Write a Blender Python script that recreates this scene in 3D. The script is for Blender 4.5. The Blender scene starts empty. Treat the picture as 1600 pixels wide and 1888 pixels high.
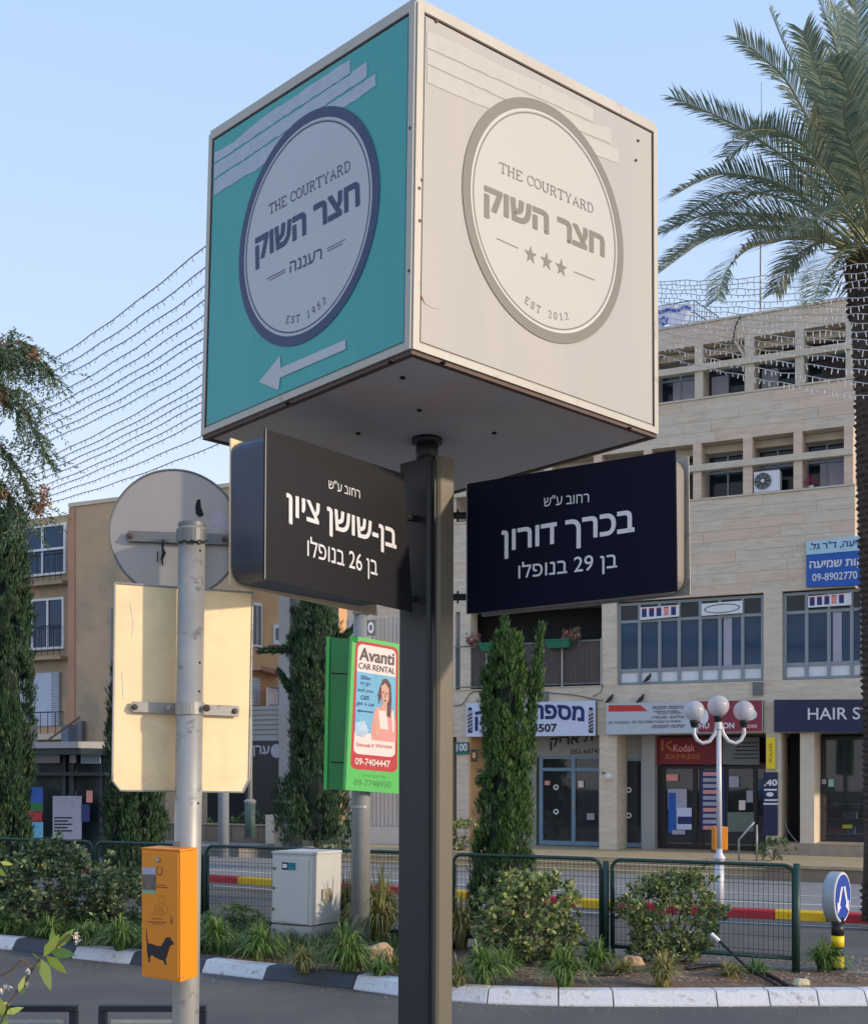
import bpy, math, random
from mathutils import Vector, noise

# ------------------------------------------------------------------ camera, sky, sun
scene = bpy.context.scene
W0, F, CX, HY, EYE = 1600.0, 2200.0, 800.0, 1420.0, 2.2
cam_data = bpy.data.cameras.new('camera')
cam = bpy.data.objects.new('camera', cam_data)
scene.collection.objects.link(cam)
cam.location = (0, 0, EYE)
cam.rotation_euler = (math.radians(90), 0, 0)
cam_data.sensor_fit = 'HORIZONTAL'
cam_data.sensor_width = 36
cam_data.lens = F / W0 * 36
cam_data.shift_y = (HY - 944.0) / W0
cam_data.clip_start = .05
cam_data.clip_end = 3000
scene.camera = cam

SUN = Vector((.92, -.38, math.tan(math.radians(18)))).normalized()
SUN_EL = math.asin(SUN.z)
SUN_ROT = math.atan2(SUN.x, SUN.y)
world = bpy.data.worlds.new("World")
scene.world = world
world.use_nodes = True
wn = world.node_tree
bgn = wn.nodes['Background']
sky = wn.nodes.new('ShaderNodeTexSky')
sky.sky_type = 'NISHITA'
sky.sun_disc = False
sky.sun_elevation = SUN_EL
sky.sun_rotation = SUN_ROT
sky.dust_density = 1.6
sky.ozone_density = 1.2
# hazy evening air: the clear Nishita sky veiled by a pale gradient
bgn.inputs[1].default_value = .12
wn.links.new(sky.outputs[0], bgn.inputs[0])
wtc = wn.nodes.new('ShaderNodeTexCoord')
wsep = wn.nodes.new('ShaderNodeSeparateXYZ')
wn.links.new(wtc.outputs['Generated'], wsep.inputs[0])
wrp = wn.nodes.new('ShaderNodeValToRGB')
wel = wrp.color_ramp.elements
while len(wel) < 5:
    wel.new(.5)
for i_, (p_, c_) in enumerate(((0.0, (.82, .81, .83)), (.13, (.74, .77, .83)), (.30, (.50, .62, .83)), (.55, (.39, .55, .84)), (1.0, (.24, .42, .80)))):
    wel[i_].position = p_
    wel[i_].color = c_ + (1,)
wn.links.new(wsep.outputs['Z'], wrp.inputs[0])
bg2 = wn.nodes.new('ShaderNodeBackground')
bg2.inputs[1].default_value = .92
wn.links.new(wrp.outputs[0], bg2.inputs[0])
wmx = wn.nodes.new('ShaderNodeMixShader')
wmx.inputs[0].default_value = .82
wn.links.new(bgn.outputs[0], wmx.inputs[1])
wn.links.new(bg2.outputs[0], wmx.inputs[2])
wn.links.new(wmx.outputs[0], wn.nodes['World Output'].inputs[0])
sun_data = bpy.data.lights.new('sun', 'SUN')
sun_data.energy = 2.0
sun_data.angle = math.radians(2.0)
sun_data.color = (1, .82, .62)
sun_ob = bpy.data.objects.new('sun', sun_data)
scene.collection.objects.link(sun_ob)
sun_ob.rotation_euler = (-SUN).to_track_quat('-Z', 'Y').to_euler()
scene.view_settings.view_transform = 'Standard'
scene.view_settings.look = 'None'
scene.view_settings.gamma = 1
scene.view_settings.use_curve_mapping = False
scene.view_settings.exposure = .62
scene.render.engine = 'CYCLES'
scene.cycles.max_bounces = 6
scene.cycles.transparent_max_bounces = 12
scene.cycles.use_denoising = True

# ------------------------------------------------------------------ helpers
V = Vector
COL = scene.collection


def P(x, y, Y):
    return V(((x - CX) / F * Y, Y, EYE + (HY - y) / F * Y))


def ray(x, y):
    return V(((x - CX) / F, 1, (HY - y) / F))


def lin(r, g, b):
    return tuple(((c / 255 / 12.92) if c / 255 <= .04045 else ((c / 255 + .055) / 1.055) ** 2.4) for c in (r, g, b)) + (1,)


def thing(name, label, cat, loc=(0, 0, 0), group=None):
    o = bpy.data.objects.new(name, None)
    o.empty_display_size = .2
    COL.objects.link(o)
    o.location = loc
    o['label'] = label
    o['category'] = cat
    if group:
        o['group'] = group
    return o


def wloc(o):
    v = V((0, 0, 0))
    while o is not None:
        v = v + o.location
        o = o.parent
    return v


class MB:
    def __init__(s):
        s.v = []
        s.f = []

    def add(s, vs, fs):
        n = len(s.v)
        s.v.extend([V(p) for p in vs])
        s.f.extend([tuple(i + n for i in f) for f in fs])
        return s

    def hexa(s, p):
        return s.add(p, [(0, 3, 2, 1), (4, 5, 6, 7), (0, 1, 5, 4), (1, 2, 6, 5), (2, 3, 7, 6), (3, 0, 4, 7)])

    def box(s, o, a, b, c):
        o, a, b, c = V(o), V(a), V(b), V(c)
        return s.hexa([o, o + a, o + a + b, o + b, o + c, o + a + c, o + a + b + c, o + b + c])

    def prism(s, pts, d):
        n = len(pts)
        d = V(d)
        pts = [V(p) for p in pts]
        return s.add(pts + [p + d for p in pts], [tuple(range(n))[::-1], tuple(range(n, 2 * n))] + [(i, (i + 1) % n, n + (i + 1) % n, n + i) for i in range(n)])

    def quad(s, *p):
        return s.add(p, [tuple(range(len(p)))])

    def tube(s, pts, r, n=8, cap=True):
        pts = [V(p) for p in pts]
        if not isinstance(r, (list, tuple)):
            r = [r] * len(pts)
        base = len(s.v)
        up = None
        for i, p in enumerate(pts):
            d = (pts[min(i + 1, len(pts) - 1)] - pts[max(i - 1, 0)]).normalized()
            if up is None:
                up = V((0, 0, 1)) if abs(d.z) < .9 else V((1, 0, 0))
            a = d.cross(up).normalized()
            b = a.cross(d).normalized()
            up = b
            for k in range(n):
                t = 2 * math.pi * k / n
                s.v.append(p + (a * math.cos(t) + b * math.sin(t)) * r[i])
        for i in range(len(pts) - 1):
            for k in range(n):
                s.f.append((base + i * n + k, base + i * n + (k + 1) % n, base + (i + 1) * n + (k + 1) % n, base + (i + 1) * n + k))
        if cap:
            s.f.append(tuple(base + k for k in range(n))[::-1])
            s.f.append(tuple(base + (len(pts) - 1) * n + k for k in range(n)))
        return s

    def lathe(s, c, prof, n=16, axis=V((0, 0, 1))):
        """prof: (radius, height) along axis"""
        axis = V(axis).normalized()
        a = axis.orthogonal().normalized()
        b = axis.cross(a)
        base = len(s.v)
        for r, h in prof:
            for k in range(n):
                t = 2 * math.pi * k / n
                s.v.append(V(c) + axis * h + (a * math.cos(t) + b * math.sin(t)) * max(r, .0002))
        for i in range(len(prof) - 1):
            for k in range(n):
                s.f.append((base + i * n + k, base + i * n + (k + 1) % n, base + (i + 1) * n + (k + 1) % n, base + (i + 1) * n + k))
        s.f.append(tuple(base + k for k in range(n))[::-1])
        s.f.append(tuple(base + (len(prof) - 1) * n + k for k in range(n)))
        return s

    def build(s, name, m, parent=None, smooth=False, label=None, kind=None, bevel=0, cat=None, group=None):
        me = bpy.data.meshes.new(name)
        off = wloc(parent)
        me.from_pydata([v - off for v in s.v], [], s.f)
        if smooth:
            me.polygons.foreach_set('use_smooth', [True] * len(me.polygons))
        me.materials.append(m)
        me.update()
        o = bpy.data.objects.new(name, me)
        COL.objects.link(o)
        o.parent = parent
        if label:
            o['label'] = label
        if kind:
            o['kind'] = kind
        if cat:
            o['category'] = cat
        if group:
            o['group'] = group
        if bevel:
            b = o.modifiers.new('bevel', 'BEVEL')
            b.width = bevel
            b.segments = 2
            b.limit_method = 'ANGLE'
        return o


def copy_tree(root, loc, label=None):
    r = root.copy()
    COL.objects.link(r)
    r.location = loc
    if label:
        r['label'] = label
    for ch in list(root.children):
        c = ch.copy()
        COL.objects.link(c)
        c.parent = r
        for g in list(ch.children):
            d = g.copy()
            COL.objects.link(d)
            d.parent = c
    return r


# ------------------------------------------------------------------ materials
_mats = {}


def mat(name, col, rough=.6, metal=0.0, var=.08, vs=3.0, bump=0.0, bs=60.0, stretch=(1, 1, 1), col2=None, c2s=2.0, c2t=(.5, .62), coat=0.0, rot=0.0, spec=.5):
    if name in _mats:
        return _mats[name]
    m = bpy.data.materials.new(name)
    _mats[name] = m
    m.use_nodes = True
    nt = m.node_tree
    N, L = nt.nodes, nt.links
    b = N['Principled BSDF']
    b.inputs['Roughness'].default_value = rough
    b.inputs['Metallic'].default_value = metal
    b.inputs['Specular IOR Level'].default_value = spec
    if coat:
        b.inputs['Coat Weight'].default_value = coat
        b.inputs['Coat Roughness'].default_value = .08
    tc = N.new('ShaderNodeTexCoord')
    mp = N.new('ShaderNodeMapping')
    mp.inputs['Scale'].default_value = stretch
    mp.inputs['Rotation'].default_value = (0, 0, rot)
    L.new(tc.outputs['Object'], mp.inputs['Vector'])
    nz = N.new('ShaderNodeTexNoise')
    nz.inputs['Scale'].default_value = vs
    nz.inputs['Detail'].default_value = 6
    nz.inputs['Roughness'].default_value = .62
    L.new(mp.outputs[0], nz.inputs['Vector'])
    rp = N.new('ShaderNodeValToRGB')
    rp.color_ramp.elements[0].position = .3
    rp.color_ramp.elements[1].position = .7
    rp.color_ramp.elements[0].color = tuple(c * (1 - var) for c in col[:3]) + (1,)
    rp.color_ramp.elements[1].color = tuple(min(1, c * (1 + var)) for c in col[:3]) + (1,)
    L.new(nz.outputs['Fac'], rp.inputs[0])
    out = rp.outputs[0]
    if col2:
        n2 = N.new('ShaderNodeTexNoise')
        n2.inputs['Scale'].default_value = c2s
        n2.inputs['Detail'].default_value = 8
        n2.inputs['Roughness'].default_value = .7
        L.new(mp.outputs[0], n2.inputs['Vector'])
        r2 = N.new('ShaderNodeValToRGB')
        r2.color_ramp.elements[0].position = c2t[0]
        r2.color_ramp.elements[1].position = c2t[1]
        L.new(n2.outputs['Fac'], r2.inputs[0])
        mx = N.new('ShaderNodeMix')
        mx.data_type = 'RGBA'
        L.new(r2.outputs[0], mx.inputs['Factor'])
        L.new(out, mx.inputs['A'])
        mx.inputs['B'].default_value = col2
        out = mx.outputs['Result']
    L.new(out, b.inputs['Base Color'])
    if bump:
        n3 = N.new('ShaderNodeTexNoise')
        n3.inputs['Scale'].default_value = bs
        n3.inputs['Detail'].default_value = 5
        L.new(mp.outputs[0], n3.inputs['Vector'])
        bp = N.new('ShaderNodeBump')
        bp.inputs['Strength'].default_value = bump
        bp.inputs['Distance'].default_value = .01
        L.new(n3.outputs['Fac'], bp.inputs['Height'])
        L.new(bp.outputs[0], b.inputs['Normal'])
    return m


def leafmat(name, cols, rough=.5, trans=.25):
    m = bpy.data.materials.new(name)
    _mats[name] = m
    m.use_nodes = True
    nt = m.node_tree
    N, L = nt.nodes, nt.links
    b = N['Principled BSDF']
    b.inputs['Roughness'].default_value = rough
    g = N.new('ShaderNodeNewGeometry')
    rp = N.new('ShaderNodeValToRGB')
    while len(rp.color_ramp.elements) < len(cols):
        rp.color_ramp.elements.new(.5)
    for i, c in enumerate(cols):
        rp.color_ramp.elements[i].position = i / (len(cols) - 1)
        rp.color_ramp.elements[i].color = c
    L.new(g.outputs['Random Per Island'], rp.inputs[0])
    L.new(rp.outputs[0], b.inputs['Base Color'])
    if trans:
        t = N.new('ShaderNodeBsdfTranslucent')
        L.new(rp.outputs[0], t.inputs['Color'])
        mx = N.new('ShaderNodeMixShader')
        mx.inputs[0].default_value = trans
        L.new(b.outputs[0], mx.inputs[1])
        L.new(t.outputs[0], mx.inputs[2])
        L.new(mx.outputs[0], N['Material Output'].inputs[0])
    return m


def glassmat(name, tint, clear=.6, rough=.03):
    m = bpy.data.materials.new(name)
    m.use_nodes = True
    nt = m.node_tree
    N, L = nt.nodes, nt.links
    N.remove(N['Principled BSDF'])
    tr = N.new('ShaderNodeBsdfTransparent')
    tr.inputs[0].default_value = tint
    df = N.new('ShaderNodeBsdfPrincipled')
    df.inputs['Base Color'].default_value = tuple(c * .25 for c in tint[:3]) + (1,)
    df.inputs['Roughness'].default_value = rough
    mx = N.new('ShaderNodeMixShader')
    mx.inputs[0].default_value = 1 - clear
    L.new(tr.outputs[0], mx.inputs[1])
    L.new(df.outputs[0], mx.inputs[2])
    gl = N.new('ShaderNodeBsdfGlossy')
    gl.inputs['Roughness'].default_value = rough
    fr = N.new('ShaderNodeFresnel')
    fr.inputs[0].default_value = 1.5
    m2 = N.new('ShaderNodeMixShader')
    L.new(fr.outputs[0], m2.inputs[0])
    L.new(mx.outputs[0], m2.inputs[1])
    L.new(gl.outputs[0], m2.inputs[2])
    L.new(m2.outputs[0], N['Material Output'].inputs[0])
    return m


ROT = math.atan2(-.436, .9)
M_alu = mat('aluminium_trim', lin(178, 173, 162), .5, .1, .06, 4, col2=lin(140, 130, 112), c2s=9, c2t=(.6, .72))
M_teal = mat('teal_panel', lin(62, 160, 156), .5, 0, .06, 1.2, stretch=(3, 3, .5), col2=lin(84, 166, 164), c2s=1.6, c2t=(.5, .8), bump=.06, bs=1.2)
M_cream = mat('cream_panel', lin(174, 170, 163), .55, 0, .05, 1.5, stretch=(3, 3, .4), col2=lin(180, 171, 157), c2s=1.5, c2t=(.5, .8), bump=.06, bs=1.2)
M_lightprint = mat('light_print', lin(186, 182, 175), .5, 0, .02, 2)
M_navyprint = mat('navy_print', lin(50, 62, 98), .5, 0, .03, 4)
M_taupeprint = mat('taupe_print', lin(116, 108, 99), .5, 0, .03, 4)
M_residueL = mat('glue_residue', lin(176, 184, 198), .7, 0, .07, 25, col2=lin(84, 150, 158), c2s=11, c2t=(.66, .72))
M_residueR = mat('pale_residue', lin(194, 189, 181), .75, 0, .04, 25, col2=lin(180, 172, 161), c2s=14, c2t=(.62, .7))
M_paleroundL = mat('roundel_grey', lin(186, 186, 190), .5, 0, .03, 1.5)
M_under = mat('underside_sheet', lin(178, 173, 168), .7, 0, .08, 2.5, col2=lin(186, 164, 152), c2s=1.5)
M_rust = mat('dark_brown_edge', lin(84, 62, 52), .6, 0, .2, 12)
M_black = mat('black_metal', lin(34, 35, 38), .4, .1, .1, 5)
M_hole = mat('dark_hole', lin(14, 13, 12), .8, 0, .1, 5)
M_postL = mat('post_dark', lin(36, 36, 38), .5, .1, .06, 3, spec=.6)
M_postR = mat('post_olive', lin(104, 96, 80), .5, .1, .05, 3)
M_navysign = mat('navy_sign_face', lin(5, 8, 34), .55, 0, .05, 2, spec=.15)
M_charsign = mat('charcoal_sign_face', lin(24, 24, 29), .5, 0, .05, 2, spec=.3)
M_body = mat('sign_body', lin(64, 70, 84), .42, .2, .08, 4)
M_body2 = mat('sign_body_beige', lin(142, 132, 120), .5, .2, .08, 4)
M_white = mat('white_paint', lin(225, 225, 226), .5, 0, .03, 8)
M_whitevinyl = mat('white_vinyl', lin(222, 221, 222), .5, 0, .02, 8)
M_galv = mat('galvanised_steel', lin(158, 156, 150), .48, .35, .1, 12, bump=.05, bs=80, col2=lin(120, 118, 116), c2s=18, c2t=(.58, .66))
M_galvd = mat('galvanised_dull', lin(110, 112, 112), .5, .3, .12, 12)
M_plate = mat('aluminium_plate', lin(240, 214, 168), .5, .1, .09, 3, col2=lin(212, 184, 146), c2s=5, c2t=(.5, .8), bump=.05, bs=3)  # cream tint: reflected warm glow put into the metal's base colour
M_disc = mat('aluminium_disc', lin(158, 152, 148), .42, .3, .06, 6)
M_orange = mat('orange_paint', lin(238, 142, 16), .42, 0, .04, 6)
M_brownprint = mat('brown_print', lin(132, 70, 22), .5, 0, .05, 20)
M_blackprint = mat('black_print', lin(22, 18, 28), .5, 0, .05, 20)
M_asph = mat('asphalt', lin(86, 84, 81), .9, 0, .25, 45, bump=.7, bs=120, col2=lin(104, 99, 92), c2s=.7, c2t=(.42, .66))
M_earth = mat('soil', lin(112, 90, 72), .95, 0, .35, 9, bump=1, bs=25, col2=lin(150, 122, 96), c2s=6, c2t=(.5, .7))
M_kw = mat('kerb_white', lin(214, 212, 212), .75, 0, .08, 8, bump=.6, bs=30, col2=lin(148, 136, 122), c2s=8, c2t=(.54, .70))
M_kd = mat('kerb_dark', lin(66, 70, 76), .7, 0, .1, 8, bump=.3, bs=40)
M_kr = mat('kerb_red', lin(186, 48, 58), .7, 0, .08, 5, bump=.2, bs=30)
M_ky = mat('kerb_yellow', lin(228, 184, 26), .7, 0, .1, 5, bump=.2, bs=30)
M_pave = mat('paving', lin(138, 134, 130), .85, 0, .12, 2.5, bump=.3, bs=30)
M_ochre = mat('ochre_stone', lin(178, 156, 120), .8, 0, .12, 3, bump=.2, bs=20)
M_trav = mat('travertine', lin(218, 201, 178), .85, 0, .09, 1.8, bump=.2, bs=5, stretch=(.8, .8, 4), rot=-ROT, col2=lin(188, 169, 145), c2s=2.6, c2t=(.46, .80))
M_travp = mat('travertine_pink', lin(220, 195, 171), .85, 0, .09, 1.6, bump=.2, bs=5, stretch=(.8, .8, 4), rot=-ROT, col2=lin(194, 168, 145), c2s=2.3, c2t=(.46, .80))
M_conc = mat('concrete_trim', lin(208, 194, 172), .85, 0, .10, 2.5, bump=.15, bs=15)
M_rib = mat('ribbed_wall', lin(216, 200, 184), .8, 0, .12, 2, stretch=(6, 6, .3), rot=-ROT)
M_greyw = mat('grey_plaster', lin(160, 158, 154), .85, 0, .08, 2)
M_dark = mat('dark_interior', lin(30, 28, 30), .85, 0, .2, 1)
M_win = mat('window_glass_dark', lin(28, 38, 46), .06, 0, .25, 1.2, spec=.35)
M_winb = mat('window_glass_blue', lin(24, 62, 92), .06, 0, .3, .9, spec=.35)
M_curt = mat('curtain', lin(86, 72, 72), .9, 0, .3, 12, stretch=(2.2, 2.2, .05), rot=-ROT)
M_frame = mat('grey_frame', lin(140, 148, 152), .5, .2, .06, 5)
M_shopblue = mat('shop_frame_blue', lin(120, 148, 170), .5, .2, .06, 5)
M_brownf = mat('dark_door_frame', lin(36, 30, 28), .5, .1, .1, 5)
M_signwhite = mat('lightbox_white', lin(205, 210, 232), .5, 0, .03, 3)
M_navytext = mat('navy_text', lin(24, 40, 104), .5, 0, .03, 3)
M_maroon = mat('maroon_sign', lin(140, 44, 62), .55, 0, .06, 3)
M_red = mat('red_paint', lin(198, 48, 44), .5, 0, .06, 3)
M_kodak = mat('dark_red_sign', lin(120, 22, 28), .55, 0, .08, 3)
M_gold = mat('gold_print', lin(186, 96, 34), .6, 0, .05, 3)
M_hair = mat('hair_sign_navy', lin(26, 32, 68), .5, 0, .05, 2)
M_yellow = mat('yellow_paint', lin(236, 208, 24), .5, 0, .04, 3)
M_blue = mat('blue_sign', lin(24, 88, 172), .5, 0, .04, 3)
M_paleblue = mat('pale_blue_sign', lin(176, 208, 222), .5, 0, .03, 3)
M_traffic = mat('traffic_blue', lin(34, 66, 160), .35, 0, .03, 3)
M_green = mat('green_sign_paint', lin(72, 184, 80), .5, 0, .08, 2, col2=lin(96, 170, 92), c2s=4, c2t=(.55, .75))
M_greend = mat('green_panel', lin(20, 126, 56), .45, 0, .1, 2)
M_greentext = mat('green_text', lin(34, 110, 52), .5, 0, .05, 5)
M_fence = mat('fence_green', lin(38, 66, 58), .45, .2, .15, 10)
M_cab = mat('cabinet_grey', lin(196, 194, 188), .6, 0, .04, 3)
M_rock = mat('tan_rock', lin(178, 146, 112), .9, 0, .18, 6, bump=.8, bs=14)
M_hose = mat('black_hose', lin(26, 26, 28), .6, 0, .1, 5)
M_bark = mat('bark', lin(96, 78, 62), .95, 0, .3, 14, bump=.8, bs=30)
M_palmbark = mat('palm_bark', lin(80, 67, 61), .95, 0, .4, 10, bump=.8, bs=30)
M_peach = mat('peach_render', lin(218, 172, 122), .9, 0, .07, .8, col2=lin(200, 156, 112), c2s=.35, c2t=(.45, .65))
M_peach_shade = mat('peach_render_shade', lin(196, 164, 130), .9, 0, .10, .8, col2=lin(164, 146, 122), c2s=.4, c2t=(.45, .6))  # duller copy of the peach render, with shade put into its colour
M_pink = mat('brown_pilaster', lin(186, 140, 112), .9, 0, .08, 1)
M_shut = mat('pale_shutter', lin(190, 198, 214), .6, 0, .05, 3)
M_teald = mat('dark_teal_metal', lin(34, 48, 56), .5, .1, .2, 4)
M_globe = None
M_flesh = mat('poster_skin', lin(214, 160, 136), .6, 0, .05, 30)
M_hair2 = mat('poster_hair', lin(90, 58, 58), .6, 0, .2, 30)
M_postblue = mat('poster_blue', lin(112, 176, 206), .6, 0, .12, 6)
M_postred = mat('poster_red', lin(190, 44, 52), .6, 0, .05, 6)
M_postcream = mat('poster_cream', lin(236, 216, 206), .6, 0, .03, 6)
M_postpink = mat('poster_pink', lin(226, 150, 140), .6, 0, .08, 10)
M_postgrey = mat('poster_grey', lin(170, 165, 178), .6, 0, .1, 5)
M_pot = mat('planter_green', lin(34, 118, 88), .6, 0, .1, 5)
M_flag = mat('flag_cloth', lin(222, 222, 238), .8, 0, .05, 3)
M_flagb = mat('flag_blue', lin(60, 92, 190), .8, 0, .05, 3)
M_bamboo = mat('reed_screen', lin(112, 84, 78), .9, 0, .4, 10, stretch=(2.4, 2.4, .05), rot=-ROT)
M_glass = glassmat('shop_glass', (.55, .6, .66, 1), .82)

L_cyp = leafmat('cypress_leaf', [lin(30, 56, 30), lin(50, 80, 38), lin(74, 108, 48), lin(100, 132, 58)], .6, .15)
L_cypd = leafmat('dark_cypress_leaf', [lin(24, 46, 34), lin(36, 64, 42), lin(54, 84, 48), lin(78, 106, 56)], .6, .1)
L_bush = leafmat('bush_leaf', [lin(54, 78, 50), lin(92, 118, 72), lin(140, 156, 96), lin(190, 196, 122), lin(134, 118, 98)], .42, .25)
L_bush2 = leafmat('bush_leaf_dark', [lin(38, 62, 50), lin(66, 94, 68), lin(104, 128, 88), lin(152, 168, 108), lin(110, 96, 80)], .42, .25)
L_tuft = leafmat('blade_leaf', [lin(50, 84, 44), lin(78, 118, 54), lin(116, 146, 70), lin(160, 164, 100)], .45, .3)
L_tufty = leafmat('dry_blade_leaf', [lin(96, 104, 60), lin(140, 138, 80), lin(178, 164, 108)], .5, .3)
L_grass = leafmat('grass_blade', [lin(48, 78, 40), lin(78, 108, 50), lin(120, 132, 66)], .5, .3)
L_palm = leafmat('palm_leaflet', [lin(88, 112, 104), lin(124, 144, 126), lin(160, 172, 144), lin(204, 200, 160)], .4, .2)
L_palmd = leafmat('dry_palm_leaflet', [lin(150, 140, 104), lin(176, 164, 126)], .6, .2)
L_aca = leafmat('feathery_leaf', [lin(50, 74, 52), lin(86, 108, 78), lin(130, 146, 112)], .5, .25)
L_pods = leafmat('seed_pods', [lin(120, 76, 54), lin(168, 110, 76)], .7, 0)
L_near = leafmat('young_leaf', [lin(96, 128, 50), lin(140, 164, 66), lin(176, 184, 90)], .4, .35)
L_litter = leafmat('leaf_litter', [lin(110, 84, 62), lin(160, 128, 96), lin(196, 176, 150), lin(90, 66, 52)], .8, 0)

# ------------------------------------------------------------------ text
_tc = {}


def heb(s):
    r = s[::-1]
    out, run = '', ''
    for c in r:
        if c.isdigit() or c in '-' and run:
            run += c
        else:
            out += run[::-1] + c
            run = ''
    return out + run[::-1]


def text_geo(s, bold=0.0, spacing=1.0):
    """flat letters: every glyph outline tessellated on its own, thickened by a band along its edge"""
    key = (s, bold, spacing)
    if key in _tc:
        return _tc[key]
    cu = bpy.data.curves.new('txt', 'FONT')
    cu.body = s
    cu.space_character = spacing
    ob = bpy.data.objects.new('txt', cu)
    COL.objects.link(ob)
    dg = bpy.context.evaluated_depsgraph_get()
    cc = ob.to_curve(dg)
    loops = []
    for sp in cc.splines:
        pts = []
        bp_ = sp.bezier_points
        n = len(bp_)
        for i in range(n):
            p, q = bp_[i], bp_[(i + 1) % n]
            a, b, c, d = p.co.xy, p.handle_right.xy, q.handle_left.xy, q.co.xy
            L_ = (b - a).length + (c - b).length + (d - c).length
            flat = abs((b - a).cross(d - a)) + abs((c - a).cross(d - a)) < 1e-5 * max((d - a).length, 1e-6)
            m = 1 if flat else 4
            for k in range(m):
                t = k / m
                pts.append(a * (1 - t) ** 3 + b * 3 * t * (1 - t) ** 2 + c * 3 * t * t * (1 - t) + d * t ** 3)
        q = []
        for p in pts:
            if not q or (p - q[-1]).length > 1e-5:
                q.append(p)
        while len(q) > 2 and (q[0] - q[-1]).length < 1e-5:
            q.pop()
        if len(q) > 2:
            ar = sum(q[i].x * q[(i + 1) % len(q)].y - q[(i + 1) % len(q)].x * q[i].y for i in range(len(q))) / 2
            if abs(ar) > 1e-6:
                loops.append((ar, q))
    ob.to_curve_clear()
    bpy.data.objects.remove(ob)
    bpy.data.curves.remove(cu)
    def inside(p, poly):
        c = False
        for i in range(len(poly)):
            a, b = poly[i], poly[i - 1]
            if (a.y > p.y) != (b.y > p.y) and p.x < (b.x - a.x) * (p.y - a.y) / (b.y - a.y) + a.x:
                c = not c
        return c
    outs, holes = [], []
    for l in loops:
        par = [o for o in loops if o is not l and abs(o[0]) > abs(l[0]) and inside(l[1][0], o[1])]
        if par and min(par, key=lambda o: abs(o[0]))[0] * l[0] < 0:
            holes.append(l)
        else:
            outs.append(l)
    vs, fs = [], []
    from mathutils.geometry import tessellate_polygon
    for ar, q in outs:
        mine = [h for _, h in holes if inside(h[0], q)]
        polys = [[V((p.x, p.y, 0)) for p in q]] + [[V((p.x, p.y, 0)) for p in h] for h in mine]
        flat_ = [p for pl_ in polys for p in pl_]
        n = len(vs)
        vs += [(p.x, p.y) for p in flat_]
        fs += [tuple(n + i for i in t) for t in tessellate_polygon(polys)]
    if bold:
        for ar, q in loops:
            m = len(q)
            for i in range(m):
                a, b = q[i], q[(i + 1) % m]
                d = (b - a).normalized()
                nn = d.orthogonal() * bold
                e = d * (bold * .9)
                cf = 1.0 if (b - a).length > .12 else .6
                n = len(vs)
                vs += [tuple(a - e * .9 + nn * cf), tuple(a + nn), tuple(b + nn), tuple(b + e * .9 + nn * cf), tuple(b + e * .9 - nn * cf), tuple(b - nn), tuple(a - nn), tuple(a - e * .9 - nn * cf)]
                fs.append(tuple(range(n, n + 8)))
    _tc[key] = (vs, fs)
    return vs, fs


class Pl:
    """plane through three points; n points to the camera side"""

    def __init__(s, a, b, c):
        s.o = V(a)
        s.n = (V(b) - V(a)).cross(V(c) - V(a)).normalized()
        if s.n.dot(V((0, 0, EYE)) - s.o) < 0:
            s.n = -s.n

    def at(s, x, y, off=0.0):
        d = ray(x, y)
        o = V((0, 0, EYE))
        t = (s.o - o).dot(s.n) / d.dot(s.n)
        return o + d * t + s.n * off


def vplane(x1, Y1, x2, Y2):
    a, b = P(x1, HY, Y1), P(x2, HY, Y2)
    return Pl(a, b, a + V((0, 0, 1)))


def lay(mb, pl, geo, bl, br, tl, off, arc=0.0):
    vs, fs = geo
    x0, x1 = min(v[0] for v in vs), max(v[0] for v in vs)
    y0, y1 = min(v[1] for v in vs), max(v[1] for v in vs)
    B, R, T = pl.at(*bl), pl.at(*br), pl.at(*tl)
    out = []
    for x, y in vs:
        u, w = (x - x0) / (x1 - x0), (y - y0) / (y1 - y0)
        if arc:
            w += arc * (1 - (2 * u - 1) ** 2)
        out.append(B + (R - B) * u + (T - B) * w + pl.n * off)
    for k, f in enumerate(fs):
        if len(f) == 8:
            for a_ in f:
                out[a_] = out[a_] + pl.n * ((.00006 if off < .05 else .0012) * (1 + k % 7))
    mb.add(out, fs)


def text_on(pl, s, bl, br, tl, m, parent, off=.003, bold=0.0, spacing=1.0, arc=0.0, name='lettering'):
    mb = MB()
    lay(mb, pl, text_geo(s, bold, spacing), bl, br, tl, off, arc)
    return mb.build(name, m, parent)


def poly_on(pl, pts, m, parent, name, off=.003, thick=0.0, mb=None, **kw):
    own = mb is None
    mb = mb or MB()
    ps = [pl.at(x, y, off) for x, y in pts]
    if thick:
        mb.prism(ps, -pl.n * thick)
    else:
        mb.quad(*ps)
    if own:
        return mb.build(name, m, parent, **kw)


# slab-serif stroke letters (x 0..1, y 0..1)
def _arc(cx, cy, rx, ry, a0, a1, n=9):
    return [(cx + rx * math.cos(math.radians(a0 + (a1 - a0) * i / n)), cy + ry * math.sin(math.radians(a0 + (a1 - a0) * i / n))) for i in range(n + 1)]


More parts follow.
